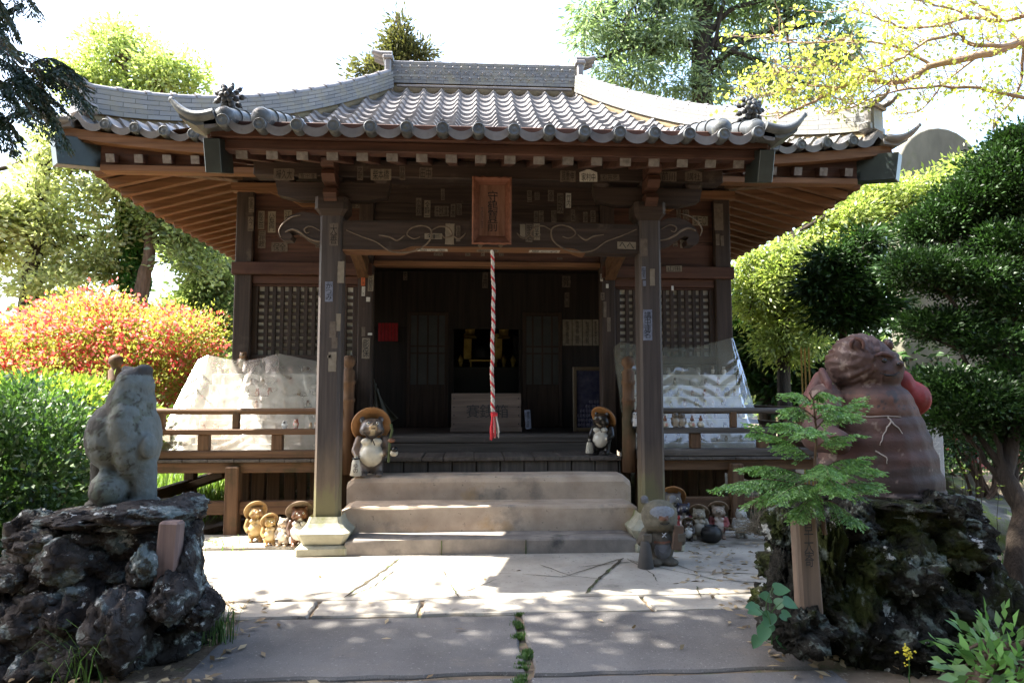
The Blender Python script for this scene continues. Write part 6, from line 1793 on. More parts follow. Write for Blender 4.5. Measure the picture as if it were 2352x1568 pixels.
YR = 3.95
root = empty("red_tanuki_statue", (at(2010, 1130, YR).x, YR, at(2010, 1135, YR).z), "big red brown tanuki statue with a red sack on the right rock pedestal", "statue")
P_ = [px_lump(YR, 2015, 1060, 124, 90, .32), px_lump(YR, 2018, 1100, 133, 62, .335), px_lump(YR, 2020, 1125, 136, 24, .34), px_lump(YR, 2010, 1020, 115, 90, .30), px_lump(YR, 2006, 985, 104, 85, .28), px_lump(YR, 2001, 950, 94, 70, .26), px_lump(YR, 1998, 925, 86, 56, .25), px_lump(YR, 2012, 1080, 128, 85, .325),
      px_lump(YR, 1975, 838, 71, 70, .19), px_lump(YR, 2015, 860, 48, 40, .16, -.05), px_lump(YR, 2048, 846, 26, 20, .08, -.12), px_lump(YR, 2064, 836, 11, 10, .04, -.19), px_lump(YR, 2035, 818, 30, 14, .06, -.12),
      px_lump(YR, 1969, 792, 17, 17, .03, -.12), px_lump(YR, 2040, 793, 10, 16, .04, 0.04),
      px_limb(YR, 1895, 920, 1880, 1000, 40, 38, -.06, -.12), px_limb(YR, 1880, 1000, 1925, 1015, 36, 28, -.14, -.26), px_lump(YR, 2068, 945, 14, 12, .03, -.16), px_lump(YR, 1965, 940, 12, 10, .03, -.24)]
for q in range(4): P_.append(px_limb(YR, 1918, 1000 + 11 * q, 1945, 1003 + 11 * q, 8, 6, -.27, -.29))
me = blob_mesh("red_tanuki_body", P_, .012, 4)
zc0, zc1 = at(1990, 905, YR).z, at(1990, 953, YR).z
hx0 = at(1975, 838, YR)
def fur(p):
    if p.z > zc0 + 0.02:
        d = Vector((p.x - hx0.x, p.y - YR, p.z - hx0.z))
        a = math.atan2(d.z, d.x)
        w = mnoise.noise((a * 9, p.y * 9, d.length * 26)) + 0.5 * mnoise.noise((a * 22, p.y * 16, d.length * 60))
        fade = max(0, min(1, (hx0.x + 0.10 - p.x) / 0.08))
        return p + d.normalized() * 0.016 * w * fade
    g = math.exp(-((p.z - zc1) / 0.006) ** 2) * 0.008
    d = Vector((p.x - hx0.x - .05, p.y - YR, 0)).normalized()
    return p - d * g
displace(me, fur)
co = coords(me); n1 = npnoise(co, 5, 2); n2 = npnoise(co, 19, 4); n3 = npnoise(co, 50, 7)
c = np.tile(np.array((.058, .026, .020)), (len(co), 1)) * (1 + .45 * n1 + .25 * n2)[:, None]
x, y, z = co.T
m = (z < zc0) & (z > zc1); c[m] = np.array((.12, .052, .034)) * (1 + .5 * n1[m] + .2 * n2[m])[:, None]
m = z > zc0; c[m] = np.array((.058, .027, .021)) * (1 + .4 * n2[m] + .3 * n3[m])[:, None]
m = (z < at(2000, 1060, YR).z + .06 * n1); c[m] = np.array((.035, .02, .018)) * (1 + .4 * n2[m])[:, None]
m = (n1 + .9 * n2 + .6 * n3 > .62); c[m] = np.array((.16, .115, .095))
m = (n1 - .9 * n2 + .6 * n3 < -.85); c[m] = np.array((.03, .022, .022))
m = (x < at(1950, 1000, YR).x) & (y < YR - .1) & (z < zc1) & (z > at(1900, 1050, YR).z); c[m] = np.array((.06, .024, .018)) * (1 + .3 * n2[m])[:, None]
eyz = at(2030, 826, YR)
m = ((x - eyz.x) ** 2 + (z - eyz.z) ** 2 < .03 ** 2) & (y < YR - .1); c[m] = (.02, .015, .015)
paint(me, np.clip(c, .008, .7))
link_mesh("body", me, M["statue_red"], root)
sk = blob_mesh("sack_mesh", [px_limb(YR, 2066, 878, 2086, 920, 30, 36, -.06, -.04), px_lump(YR, 2090, 915, 38, 42, .14, -.03), px_limb(YR, 2052, 864, 2066, 880, 14, 22, -.04, 0)], .012, 5)
displace(sk, lambda p: p + Vector((0, -1, 0)) * 0.008 * mnoise.noise((p.x * 30, p.z * 9, 3)))
co = coords(sk); paint(sk, np.clip(np.array((.21, .018, .018)) * (1 + .5 * npnoise(co, 9, 3))[:, None], .01, .6))
link_mesh("red_sack", sk, M["statue_red"], root)
cl = blob_mesh("cloak_mesh", [px_limb(YR, 2098, 950, 2140, 1100, 15, 13, .08, .04), px_limb(YR, 2138, 1100, 2142, 1118, 12, 18, .04, 0), px_lump(YR, 2142, 1120, 22, 14, .08, 0)], .012, 4)
co = coords(cl); paint(cl, np.clip(np.array((.15, .035, .03)) * (1 + .5 * npnoise(co, 9, 1))[:, None], .01, .5)); link_mesh("cloak", cl, M["statue_red"], root)
sv = blob_mesh("sleeve_mesh", [px_limb(YR, 1884, 868, 1868, 930, 16, 30, .0, -.02), px_lump(YR, 1880, 930, 34, 40, .14, -.03), px_limb(YR, 1888, 850, 1902, 880, 8, 10, -.04, -.10), px_limb(YR, 1902, 880, 1906, 930, 9, 8, -.11, -.14)], .011, 4)
co = coords(sv); paint(sv, np.clip(np.array((.075, .024, .020)) * (1 + .45 * npnoise(co, 8, 9) + .25 * npnoise(co, 25))[:, None], .01, .6)); link_mesh("sleeve", sv, M["statue_red"], root)
def front_of(u, v, off=0.004):
    """first point of the red statue's surface behind photo point (u, v)"""
    d = _ray(u, v).normalized()
    bpy.context.view_layer.update()
    ok, loc, nrm, _i = body_r.ray_cast(body_r.matrix_world.inverted() @ _C, d)
    return (body_r.matrix_world @ loc) - d * off if ok else at(u, v, YR - .3)
body_r = [o for o in root.children if o.name.startswith("body")][0]
ck = MB()
for line in ([(1950, 955), (2000, 957), (2040, 955), (2080, 958)], [(2040, 957), (2048, 968), (2035, 985), (2028, 1005), (2018, 1028)], [(2046, 966), (2062, 982), (2076, 1000)], [(2012, 1035), (2035, 1050), (2040, 1070)]):
    pts = []
    for (a, b) in zip(line[:-1], line[1:]):
        for k in range(4): pts.append(front_of(a[0] + (b[0] - a[0]) * k / 4 + random.Random(a[0] + k).uniform(-2, 2), a[1] + (b[1] - a[1]) * k / 4))
    ck.tube(pts, [0.0045 * (1 - .5 * i / len(pts)) for i in range(len(pts))], 5)
ck.build("pale_crack", plain("pale crack filler", (.36, .32, .29), .95), root)
rm_ = MB()
for (u0, v0, ru, rv) in ((1969, 793, 15, 15),):
    rm_.tube([front_of(u0 + ru * math.cos(a), v0 - rv * math.sin(a), .012) for a in [R_(-30 + 24 * i) for i in range(11)]], [.006 + .009 * math.sin(math.pi * i / 10) for i in range(11)], 8)
rm_.build("ear", plain("red brown ear", (.085, .038, .029), .8), root)
bm_ = MB(); bm_.tube([front_of(u, v, .008) for u, v in ((2012, 816), (2024, 812), (2038, 814), (2050, 820))], [.006, .013, .013, .006], 8)
bm_.build("brow", plain("red brown brow", (.075, .034, .027), .8), root)
mm_ = MB(); mm_.tube([front_of(u, v, .002) for u, v in ((2066, 855), (2052, 862), (2036, 862), (2022, 856))], [.003, .006, .006, .002], 6); mm_.build("mouth", M["eye_black"], root)
em = MB(); e = front_of(2030, 828, -0.004); em.ball(e, .016, 10); e = front_of(2063, 836, 0.0); em.ball(e, .010, 8); em.build("eye", M["eye_black"], root)

def boulder(mb, c, r, seed, amp=0.28, n=26):
    t = MB(); t.ball((0, 0, 0), 1.0, n)
    c = Vector(c); s = Vector((seed * 3.7, seed * 1.9, seed * 5.1))
    vs = []
    for v in t.v:
        v = Vector(v)
        k = 1 + amp * 1.1 * mnoise.noise(v * 1.2 + s) + amp * 1.0 * (0.4 - abs(mnoise.noise(v * 2.3 + s))) + amp * 0.6 * (0.3 - abs(mnoise.noise(v * 5 + s))) + amp * 0.35 * mnoise.noise(v * 11 + s) + amp * 0.30 * mnoise.noise(v * 22 + s)
        vs.append(c + Vector((v.x * r[0], v.y * r[1], v.z * r[2])) * k)
    mb.add(vs, t.f, 0, True)
def pedestal(name, label, cx, cy, ztop, r_top, r_bot, mat, seed, craggy):
    r = random.Random(seed)
    root = empty(name, (cx, cy, -0.02), label, "pedestal")
    mb = MB()
    lev = 7
    for l in range(lev):
        t = l / (lev - 1)
        z = 0.02 + (ztop - 0.14) * t
        rad = r_bot + (r_top - r_bot) * t ** 0.75
        n = int(9 + rad * 13)
        for k in range(n):
            a = 2 * math.pi * (k + 0.5 * (l % 2)) / n + r.uniform(-.15, .15)
            sz = r.uniform(.075, .15) * (1.15 if t < .4 else 0.95)
            el = r.choice((0.8, 1.0, 1.7)) if t < .5 else r.choice((0.6, 0.85))
            rr = rad - sz * 0.75 + r.uniform(-.05, .07) * (1.6 if craggy else 1)
            boulder(mb, (cx + rr * math.cos(a), cy + rr * math.sin(a), z), (sz * r.uniform(.85, 1.3), sz * r.uniform(.85, 1.2), sz * el), seed + l * 31 + k, .52 if craggy else .40, 40)
    # the filled core
    core = MB(); core.ball((cx, cy, ztop * .42), 1.0, 30)
    vs = []
    for v in core.v:
        d = Vector(v) - Vector((cx, cy, ztop * .42)); t = max(0, min(1, 0.5 + d.z * .5))
        rad = (r_bot + (r_top - r_bot) * t) * 0.9
        vs.append((cx + d.x * rad, cy + d.y * rad, ztop * .42 + d.z * ztop * .56))
    mb.add(vs, core.f, 0, True)
    mb.build("piled_rocks", M[mat], root)
    return root
zlt = at(285, 1160, YL).z
pl_ = pedestal("rock_pedestal", "pedestal of piled dark rocks under the grey stone statue", at(222, 1300, YL).x, 4.02, zlt - 0.02, .36, .56, "lava", 3, False)
mb = MB()
for (u, v, ru, rv, dep, dy, sd) in ((300, 1180, 150, 26, .36, 0, 1), (420, 1172, 46, 34, .2, -.05, 2), (215, 1186, 75, 22, .26, -.12, 3), (330, 1178, 90, 24, .2, -.24, 6), (432, 1230, 26, 40, .14, -.1, 4), (424, 1345, 22, 30, .12, -.1, 5), (340, 1300, 34, 50, .12, -.40, 7), (400, 1370, 52, 55, .16, -.42, 8), (435, 1300, 20, 60, .12, -.3, 9), (470, 1400, 34, 40, .14, -.3, 11), (280, 1440, 70, 90, .2, -.5, 12)):
    l = px_lump(YL, u, v, ru, rv, dep, dy); boulder(mb, l[1], l[2], sd + 40, .26, 56)
mb.build("cap_stone", M["lava"], pl_)
zrt = at(2010, 1128, YR).z
pr2 = pedestal("rock_pedestal", "mossy craggy rock pedestal under the red brown statue", at(2030, 1330, YR).x, 3.98, zrt - 0.02, .40, .60, "lava_moss", 9, True)
mb = MB()
for (u, v, ru, rv, dep, dy, sd) in ((2030, 1150, 130, 34, .34, 0, 1), (1940, 1200, 60, 50, .2, -.25, 2), (2110, 1200, 75, 70, .25, -.2, 3), (1790, 1215, 34, 40, .12, 0, 4), (1785, 1300, 36, 34, .12, -.05, 5), (1800, 1380, 45, 40, .14, -.1, 6),
                                    (2170, 1320, 80, 90, .25, -.15, 7), (1960, 1440, 70, 90, .2, -.45, 8), (2060, 1330, 90, 90, .2, -.40, 10), (2200, 1450, 85, 80, .22, -.3, 11), (1990, 1290, 60, 50, .16, -.42, 12), (2080, 1480, 90, 70, .2, -.5, 13), (1830, 1440, 60, 50, .16, -.55, 14), (1900, 1330, 28, 120, .14, -.42, 15), (1800, 1330, 24, 60, .12, -.4, 16)):
    l = px_lump(YR, u, v, ru, rv, dep, dy); boulder(mb, l[1], l[2], sd + 70, .5, 56)
mb.build("cap_stone", M["lava_moss"], pr2)
# weathered stakes set against the pedestals
def stake(name, label, u0, v0, u1, v1, Y, mat, text=None, lean_=0.0):
    a, b = at(u0, v0, Y), at(u1, v1, Y)
    w = abs(b.x - a.x); h = a.z - b.z
    root = empty(name, ((a.x + b.x) / 2, Y, b.z), label, "stake")
    mb = MB(); mb.box(((a.x + b.x) / 2, Y, (a.z + b.z) / 2), (w, w * .8, h), 0, (0, lean_, 0), .012, .93); o = mb.build("post", M[mat], root)
    if text:
        tb = MB(); put_text(tb, text, face_front((a.x + b.x) / 2 - .005, Y - w * .4 - .004, a.z - h * .3), w * .42, h * .42, True); tb.build("lettering", M["ink_grey"], o)
stake("wooden_stake", "short pinkish weathered stake set in the left rock pedestal", 366, 1195, 412, 1345, 3.60, "stake_pink", None, R_(3))
stake("wooden_stake", "leaning wooden stake with faded writing beside the sapling", 1822, 1178, 1880, 1410, 3.36, "stake", "早大寄", R_(-2))
# ------------------------------------------------------------------ trees and shrubs
def lobe(Y, u, v, ru, rv, dep=None):
    l = px_lump(Y, u, v, ru, rv, 1.0)
    return (l[1], (l[2][0], dep or min(l[2][0], l[2][2]), l[2][2]))
def limb_path(mb, pts, r0, r1, seed=0, wob=0.04, n=9, sub=4):
    r = random.Random(seed)
    P = [Vector(p) for p in pts]; S = []
    for i in range(len(P) - 1):
        a, b, c_, d_ = P[max(i - 1, 0)], P[i], P[i + 1], P[min(i + 2, len(P) - 1)]
        for k in range(sub):
            t = k / sub
            q = 0.5 * ((2 * b) + (c_ - a) * t + (2 * a - 5 * b + 4 * c_ - d_) * t * t + (3 * b - a - 3 * c_ + d_) * t ** 3)
            S.append(q + Vector((r.uniform(-1, 1), r.uniform(-1, 1), r.uniform(-1, 1))) * wob)
    S.append(P[-1])
    m = len(S) - 1
    mb.tube(S, [r0 + (r1 - r0) * (i / m) ** 0.8 for i in range(m + 1)], n)
    return S
def tree(name, label, base, trunk, lobes, mat, L, W, n_clump, per, spread, bark="bark", r0=0.2, seed=0, shell=0.45, cat="tree", group=None, droop=0.0, keep=None, fold=0.25, n_limbs=10, subs=8):
    root = empty(name, base, label, cat, group)
    rng = np.random.default_rng(seed); r = random.Random(seed)
    mb = MB()
    S = limb_path(mb, trunk, r0, r0 * 0.35, seed, r0 * 0.12)
    for i in range(n_limbs):
        c, rr = lobes[i % len(lobes)]
        q = Vector(c) + Vector((r.uniform(-.6, .6) * rr[0], r.uniform(-.6, .6) * rr[1], r.uniform(-.4, .6) * rr[2]))
        s0 = S[min(len(S) - 1, int(len(S) * r.uniform(0.45, 0.98)))]
        mid = s0.lerp(q, 0.5) + Vector((r.uniform(-.2, .2), r.uniform(-.2, .2), r.uniform(0, .3))) * (q - s0).length * 0.4
        limb_path(mb, [s0, mid, q], r0 * 0.32, r0 * 0.06, seed + i, r0 * 0.08, 6)
        for k in range(3):
            e = q + Vector((r.uniform(-1, 1) * rr[0], r.uniform(-1, 1) * rr[1], r.uniform(-.6, .8) * rr[2])) * 0.6
            limb_path(mb, [mid.lerp(q, r.uniform(.3, 1)), e], r0 * 0.1, r0 * 0.02, seed + i * 7 + k, r0 * 0.05, 5, 3)
    mb.build("trunk", M[bark], root)
    cen, dr, tn = clumped(rng, lobes, n_clump, per, spread, shell, 0.7, subs)
    dr[:, 2] -= droop
    if keep is not None:
        k = keep(cen); cen, dr, tn = cen[k], dr[k], tn[k]
    leaf_mesh("crown", cen, dr, L, W, M[mat], root, seed, fold, tn)
    return root

# 1 the tall cedar standing just left of the viewer: it shades the foreground and hangs into the picture
cl_ = [((-3.6, 3.5, 6.6), (2.3, 1.7, 1.5)), ((-4.8, 2.9, 8.4), (2.6, 2.3, 2.0)), ((-2.6, 3.6, 8.6), (2.0, 1.8, 1.6)), ((-1.6, 3.2, 9.8), (1.7, 1.8, 1.3)), ((-3.4, 4.4, 8.0), (1.8, 1.2, 1.6)),
       ((-5.6, 3.6, 6.6), (1.8, 1.7, 1.4)), ((-4.4, 3.2, 11.2), (2.4, 2.4, 2.2)), ((-2.2, 2.2, 7.0), (1.6, 1.5, 1.3)), ((-0.4, 3.2, 11.0), (1.6, 1.8, 1.1)), ((-4.6, 3.9, 5.2), (1.3, 0.9, 0.9)), ((-3.4, 1.4, 6.2), (1.8, 1.4, 1.2)), ((-6.8, 3.4, 8.6), (1.8, 1.8, 1.8))]
_krng = np.random.default_rng(77)
cedar = tree("cedar_tree", "dark cedar whose drooping branches hang into the upper left corner", (-5.6, 2.2, 0), [(-5.6, 2.2, -0.1), (-5.5, 2.2, 4), (-5.1, 2.2, 8), (-4.6, 2.2, 12)], cl_, "leaf_cedar", 0.26, 0.095, 1350, 16, 0.20, "bark_brown", 0.34, 1, 0.25, subs=0,
             droop=0.5, keep=lambda c: (c[:, 1] - 0.109 * c[:, 2] < 4.50 + _krng.normal(0, 0.13, len(c))) & (c[:, 2] > EYE + 0.66 * c[:, 1] + 0.4 + 0.10 * np.abs(c[:, 0])))
def frond(P0, P1, sag, n_tw, tw, rng, cen, dr, mb=None, rr=0.006, leaf_step=0.02, flat=1.0, ctl=None, drp=0.25):
    """a conifer spray: a curved axis with side twigs left and right, each set with leaflets"""
    P0, P1 = Vector(P0), Vector(P1)
    ax = P1 - P0
    up = Vector((0, 0, 1))
    side = ax.cross(up)
    side = side.normalized() if side.length > 1e-4 else Vector((1, 0, 0))
    nup = side.cross(ax).normalized()
    pts = []
    for i in range(9):
        t = i / 8; pts.append(P0 + ax * t + up * (math.sin(t * math.pi) * sag * 0.8 - sag * t * t * 0.4))
    if mb: mb.tube(pts, [rr * (1 - 0.85 * i / 8) for i in range(9)], 5)
    def pos(t):
        f = t * 8; i = min(int(f), 7); return pts[i].lerp(pts[i + 1], f - i)
    for k in range(n_tw):
        t = 0.12 + 0.88 * k / n_tw
        s = 1 if k % 2 else -1
        Lw = tw * (1.0 - 0.75 * t) * (0.55 + 0.9 * min(1, t * 3)) * rng.uniform(0.75, 1.2)
        a0 = pos(t); d = (side * s * flat + ax.normalized() * 0.9 + nup * rng.uniform(-.15, .15) - up * drp).normalized()
        m = max(2, int(Lw / leaf_step))
        tside = d.cross(nup).normalized()
        for j in range(m):
            q = a0 + d * Lw * (j / m) - up * 0.25 * drp * Lw * (j / m) ** 2
            for s2 in (-1, 1):
                cen.append(tuple(q)); dr.append(tuple(d * 0.9 + tside * s2 * 0.75 + nup * rng.uniform(-.2, .2) - up * drp * 0.4))
        cen.append(tuple(a0 + d * Lw)); dr.append(tuple(d))
    for j in range(6): cen.append(tuple(pts[-1] - ax * 0.01 * j)); dr.append(tuple(ax.normalized() - up * 0.2))
cen, dr, mb = [], [], MB()
r = random.Random(6)
hang = [((-40, -20), (40, 70), 3.3), ((-60, 80), (90, 200), 3.2), ((-30, 110), (170, 175), 3.4), ((20, 150), (215, 235), 3.5), ((60, 165), (200, 200), 3.35), ((-30, 170), (60, 260), 3.2), ((10, 190), (95, 300), 3.25), ((30, 180), (150, 250), 3.45),
        ((-60, -60), (20, 30), 3.4), ((30, -40), (75, 30), 3.6), ((-60, 20), (10, 100), 3.0), ((70, 150), (160, 150), 3.3), ((40, 170), (125, 270), 3.3), ((-20, 130), (80, 215), 3.15), ((-40, 240), (40, 310), 3.2)]
for (p0, p1, Y) in hang:
    a, b = at(*p0, Y), at(*p1, Y + r.uniform(-.25, .15))
    frond(a, b, 0.05, 26, 0.15, r, cen, dr, mb, 0.006, 0.012, 0.8, drp=0.6)
for (p0, p1, Y) in hang:
    for q in range(1):
        t = r.uniform(.3, .9); a = at(p0[0] + (p1[0] - p0[0]) * t, p0[1] + (p1[1] - p0[1]) * t, Y)
        b = a + Vector((r.uniform(-.08, .16), r.uniform(-.12, .12), r.uniform(-.20, -.04)))
        frond(a, b, 0.02, 22, 0.12, r, cen, dr, None, 0.004, 0.012, 0.8, drp=0.5)
limb_path(mb, [(-5.3, 2.2, 6.0), (-3.8, 2.9, 4.6), at(-60, 40, 3.35), at(60, 150, 3.4)], 0.05, 0.008, 3, 0.01, 6)
mb.build("hanging_branches", M["bark_brown"], cedar)
leaf_mesh("hanging_sprays", cen, dr, 0.026, 0.008, M["leaf_cedar"], cedar, 4, 0.2)

# 2 background trees on the left
def G(u, Y): return (at(u, 900, Y).x, Y, -0.05)
def TP(Y, *uv): return [tuple(at(u, v, Y)) for u, v in uv]
tree("broadleaf_tree", "tall bright yellow green tree rising behind the roof at upper left", G(300, 19), [G(300, 19)] + TP(19, (300, 600), (290, 300), (285, 120)),
     [lobe(19, 290, 130, 100, 80), lobe(19, 190, 180, 80, 60), lobe(19, 400, 190, 90, 55), lobe(19, 300, 230, 160, 60), lobe(19, 270, 80, 50, 40), lobe(19, 440, 160, 40, 30)], "leaf_bright", 0.13, 0.075, 640, 22, 0.22, "bark_brown", 0.22, 11, 0.3)
tree("camphor_tree", "big olive leaved tree filling the left edge beyond the azalea", G(60, 13.5), [G(60, 13.5)] + TP(13.5, (70, 700), (90, 500), (110, 350)),
     [lobe(13.5, 60, 430, 110, 90), lobe(13.5, 190, 400, 100, 90), lobe(13.5, 30, 570, 110, 90), lobe(13.5, 190, 540, 110, 80), lobe(13.5, 120, 650, 130, 60), lobe(13.5, -40, 480, 120, 120), lobe(13.5, 150, 330, 90, 50), lobe(13.5, 300, 430, 70, 70)], "leaf_olive", 0.12, 0.065, 1050, 22, 0.17, "bark", 0.25, 12, 0.35)
ivt = tree("ivy_clad_tree", "tree with an ivy covered trunk and a second leaning stem", G(310, 14), [G(310, 14)] + TP(14, (306, 700), (303, 600), (312, 500), (300, 420)),
     [lobe(14, 330, 480, 90, 70), lobe(14, 400, 520, 80, 50), lobe(14, 280, 400, 80, 60), lobe(14, 440, 580, 60, 60), lobe(14, 250, 610, 60, 50), lobe(14, 390, 430, 60, 40)], "leaf_mid", 0.115, 0.065, 560, 20, 0.18, "bark", 0.19, 13, 0.35, n_limbs=12)
mb = MB(); limb_path(mb, [at(318, 720, 13.8), at(330, 640, 13.8), at(345, 580, 13.8), at(335, 500, 13.9)], 0.16, 0.09, 3, 0.015); mb.build("second_stem", M["bark_brown"], ivt)
rng = np.random.default_rng(3); n = 2600
t = rng.random(n); a = rng.random(n) * 2 * math.pi
P = [Vector(at(312 - 8 * q, 740 - 250 * q, 14)) for q in t]
cen = np.array([(p.x + (0.2 + 0.06 * math.sin(q * 20)) * math.cos(b), 14 + 0.22 * math.sin(b), p.z) for p, b, q in zip(P, a, t)])
leaf_mesh("ivy", cen, np.c_[np.cos(a) * 0.4, np.sin(a) * 0.4, rng.normal(-0.6, .3, n)], 0.10, 0.09, M["leaf_ivy"], ivt, 3)
tree("broadleaf_tree", "dark green rounded tree close to the left wall of the hall", G(470, 16), [G(470, 16)] + TP(16, (470, 750), (468, 650)),
     [lobe(16, 450, 640, 75, 80), lobe(16, 480, 720, 60, 60), lobe(16, 410, 740, 70, 50), lobe(16, 500, 780, 40, 40), lobe(16, 430, 570, 60, 40)], "leaf_mid", 0.13, 0.07, 800, 24, 0.22, "bark", 0.16, 14, 0.3)
# 3 conifer behind the ridge
tree("conifer_tree", "slender far conifer poking up behind the left end of the main ridge", G(918, 26), [G(918, 26)] + TP(26, (916, 400), (915, 200), (914, 32)),
     [lobe(26, 914, 60, 12, 26), lobe(26, 915, 100, 30, 26), lobe(26, 925, 135, 60, 22), lobe(26, 900, 160, 70, 22), lobe(26, 965, 125, 28, 16), lobe(26, 840, 155, 24, 8), lobe(26, 825, 172, 26, 10), lobe(26, 905, 215, 90, 30), lobe(26, 945, 95, 16, 6), lobe(26, 885, 110, 14, 8)], "leaf_conifer_far", 0.26, 0.08, 420, 18, 0.24, "bark_brown", 0.14, 15, 0.15, n_limbs=14, subs=0)
# 4 big conifer behind the right slope
tree("conifer_tree", "huge green conifer with drooping sprays behind the right roof slope", G(1620, 15), [G(1620, 15)] + TP(15, (1615, 400), (1612, 100), (1640, -200), (1650, -500)),
     [lobe(15, 1420, 20, 110, 60), lobe(15, 1400, 110, 90, 60), lobe(15, 1520, 60, 110, 80), lobe(15, 1500, 160, 120, 60), lobe(15, 1640, 40, 110, 70), lobe(15, 1660, 160, 100, 60), lobe(15, 1790, 40, 110, 70), lobe(15, 1780, 150, 110, 60), lobe(15, 1890, 90, 90, 90), lobe(15, 1600, 210, 110, 30), lobe(15, 1900, 200, 80, 40), lobe(15, 1560, -80, 160, 80), lobe(15, 1800, -80, 160, 80), lobe(15, 1345, 60, 40, 60), lobe(15, 1420, -60, 100, 50)],
     "leaf_conifer", 0.17, 0.04, 1350, 26, 0.19, "bark", 0.34, 16, 0.35, droop=0.9, n_limbs=22)
# 5 trees right of the hall
tree("cypress_tree", "light green cypress lit by the sun beside the right wall of the hall", G(1800, 11.5), [G(1800, 11.5)] + TP(11.5, (1800, 800), (1800, 500)),
     [lobe(11.5, 1790, 620, 90, 70), lobe(11.5, 1880, 560, 80, 60), lobe(11.5, 1750, 700, 60, 60), lobe(11.5, 1850, 690, 90, 70), lobe(11.5, 1940, 500, 80, 60), lobe(11.5, 1830, 790, 80, 50), lobe(11.5, 2000, 440, 60, 50), lobe(11.5, 1730, 620, 40, 40), lobe(11.2, 2080, 450, 70, 50), lobe(11, 2160, 440, 70, 40), lobe(11, 2240, 400, 60, 50), lobe(11.2, 1990, 520, 70, 60)], "leaf_cypress", 0.10, 0.034, 1500, 26, 0.14, "bark", 0.16, 17, 0.4, subs=11, droop=0.35, n_limbs=16)
tree("conifer_tree", "dark conifer in the shade below the light cypress", G(1760, 13.5), [G(1760, 13.5)] + TP(13.5, (1760, 800), (1760, 600)),
     [lobe(13.5, 1740, 800, 80, 70), lobe(13.5, 1760, 880, 90, 50), lobe(13.5, 1860, 850, 80, 80), lobe(13.5, 1720, 700, 50, 80), lobe(13.5, 1960, 850, 80, 90), lobe(13.5, 2060, 860, 90, 90)], "leaf_dark", 0.22, 0.07, 900, 18, 0.24, "bark", 0.2, 18, 0.3, droop=0.6)
tree("conifer_tree", "dark spreading conifer behind the head of the red statue", G(1930, 8.6), [G(1930, 8.6)] + TP(8.6, (1935, 800), (1940, 640)),
     [lobe(8.6, 1920, 600, 70, 26), lobe(8.6, 1900, 660, 70, 30), lobe(8.6, 1940, 720, 80, 34), lobe(8.6, 1970, 640, 60, 40), lobe(8.6, 1990, 560, 50, 26), lobe(8.6, 2010, 700, 60, 40)], "leaf_dark", 0.10, 0.03, 600, 22, 0.10, "bark", 0.08, 19, 0.3, droop=0.5, subs=0)
# 6 pruned evergreen at the right edge, in cloud-like pads
pads = [(4.7, 2330, 420, 130, 110), (4.8, 2230, 470, 100, 60), (4.9, 2150, 520, 90, 50), (4.6, 2340, 560, 120, 60), (4.7, 2120, 620, 110, 52), (4.6, 2250, 640, 120, 50), (4.5, 2340, 700, 90, 50), (4.7, 2170, 745, 120, 38), (4.5, 2290, 780, 100, 40), (4.4, 2180, 880, 80, 46), (4.3, 2260, 920, 110, 60), (4.4, 2340, 870, 80, 70), (4.35, 2200, 965, 80, 30), (4.6, 2340, 330, 60, 50), (4.3, 2330, 980, 60, 40)]
pine = empty("pruned_evergreen", gz(2345, 1440, 0), "dark glossy evergreen pruned into layered pads at the right edge", "tree")
mb = MB()
tr = limb_path(mb, [gz(2350, 1450, -0.05), at(2335, 1300, 4.0), at(2350, 1180, 4.1), at(2310, 1090, 4.2), at(2330, 950, 4.3), at(2320, 700, 4.5), at(2330, 480, 4.7)], 0.085, 0.03, 5, 0.008)
for i, p_ in enumerate(pads):
    c, rr = lobe(*p_)
    s0 = tr[min(len(tr) - 1, max(4, int(len(tr) * (1450 - p_[2]) / 1000 * 0.9)))]
    limb_path(mb, [s0, s0.lerp(Vector(c), .5) + Vector((0, 0, -.03)), c], 0.028, 0.008, i, 0.01, 6)
    rr_ = random.Random(i)
    for k in range(7):
        e = Vector(c) + Vector((rr_.uniform(-.9, .9) * rr[0], rr_.uniform(-.8, .8) * rr[1], rr_.uniform(-.2, .7) * rr[2]))
        limb_path(mb, [Vector(c).lerp(s0, .25), e], 0.009, 0.002, k, 0.006, 4, 3)
mb.build("trunk", M["bark"], pine)
cen, dr, tn = clumped(np.random.default_rng(21), [(lobe(*p_)[0], (lobe(*p_)[1][0] * .92, lobe(*p_)[1][0] * .75, lobe(*p_)[1][2] * .84)) for p_ in pads], 4200, 24, 0.042, 0.5, 0.6)
leaf_mesh("crown", cen, dr + np.array((0, 0, .5)), 0.034, 0.015, M["leaf_dark"], pine, 22, 0.2, tn)
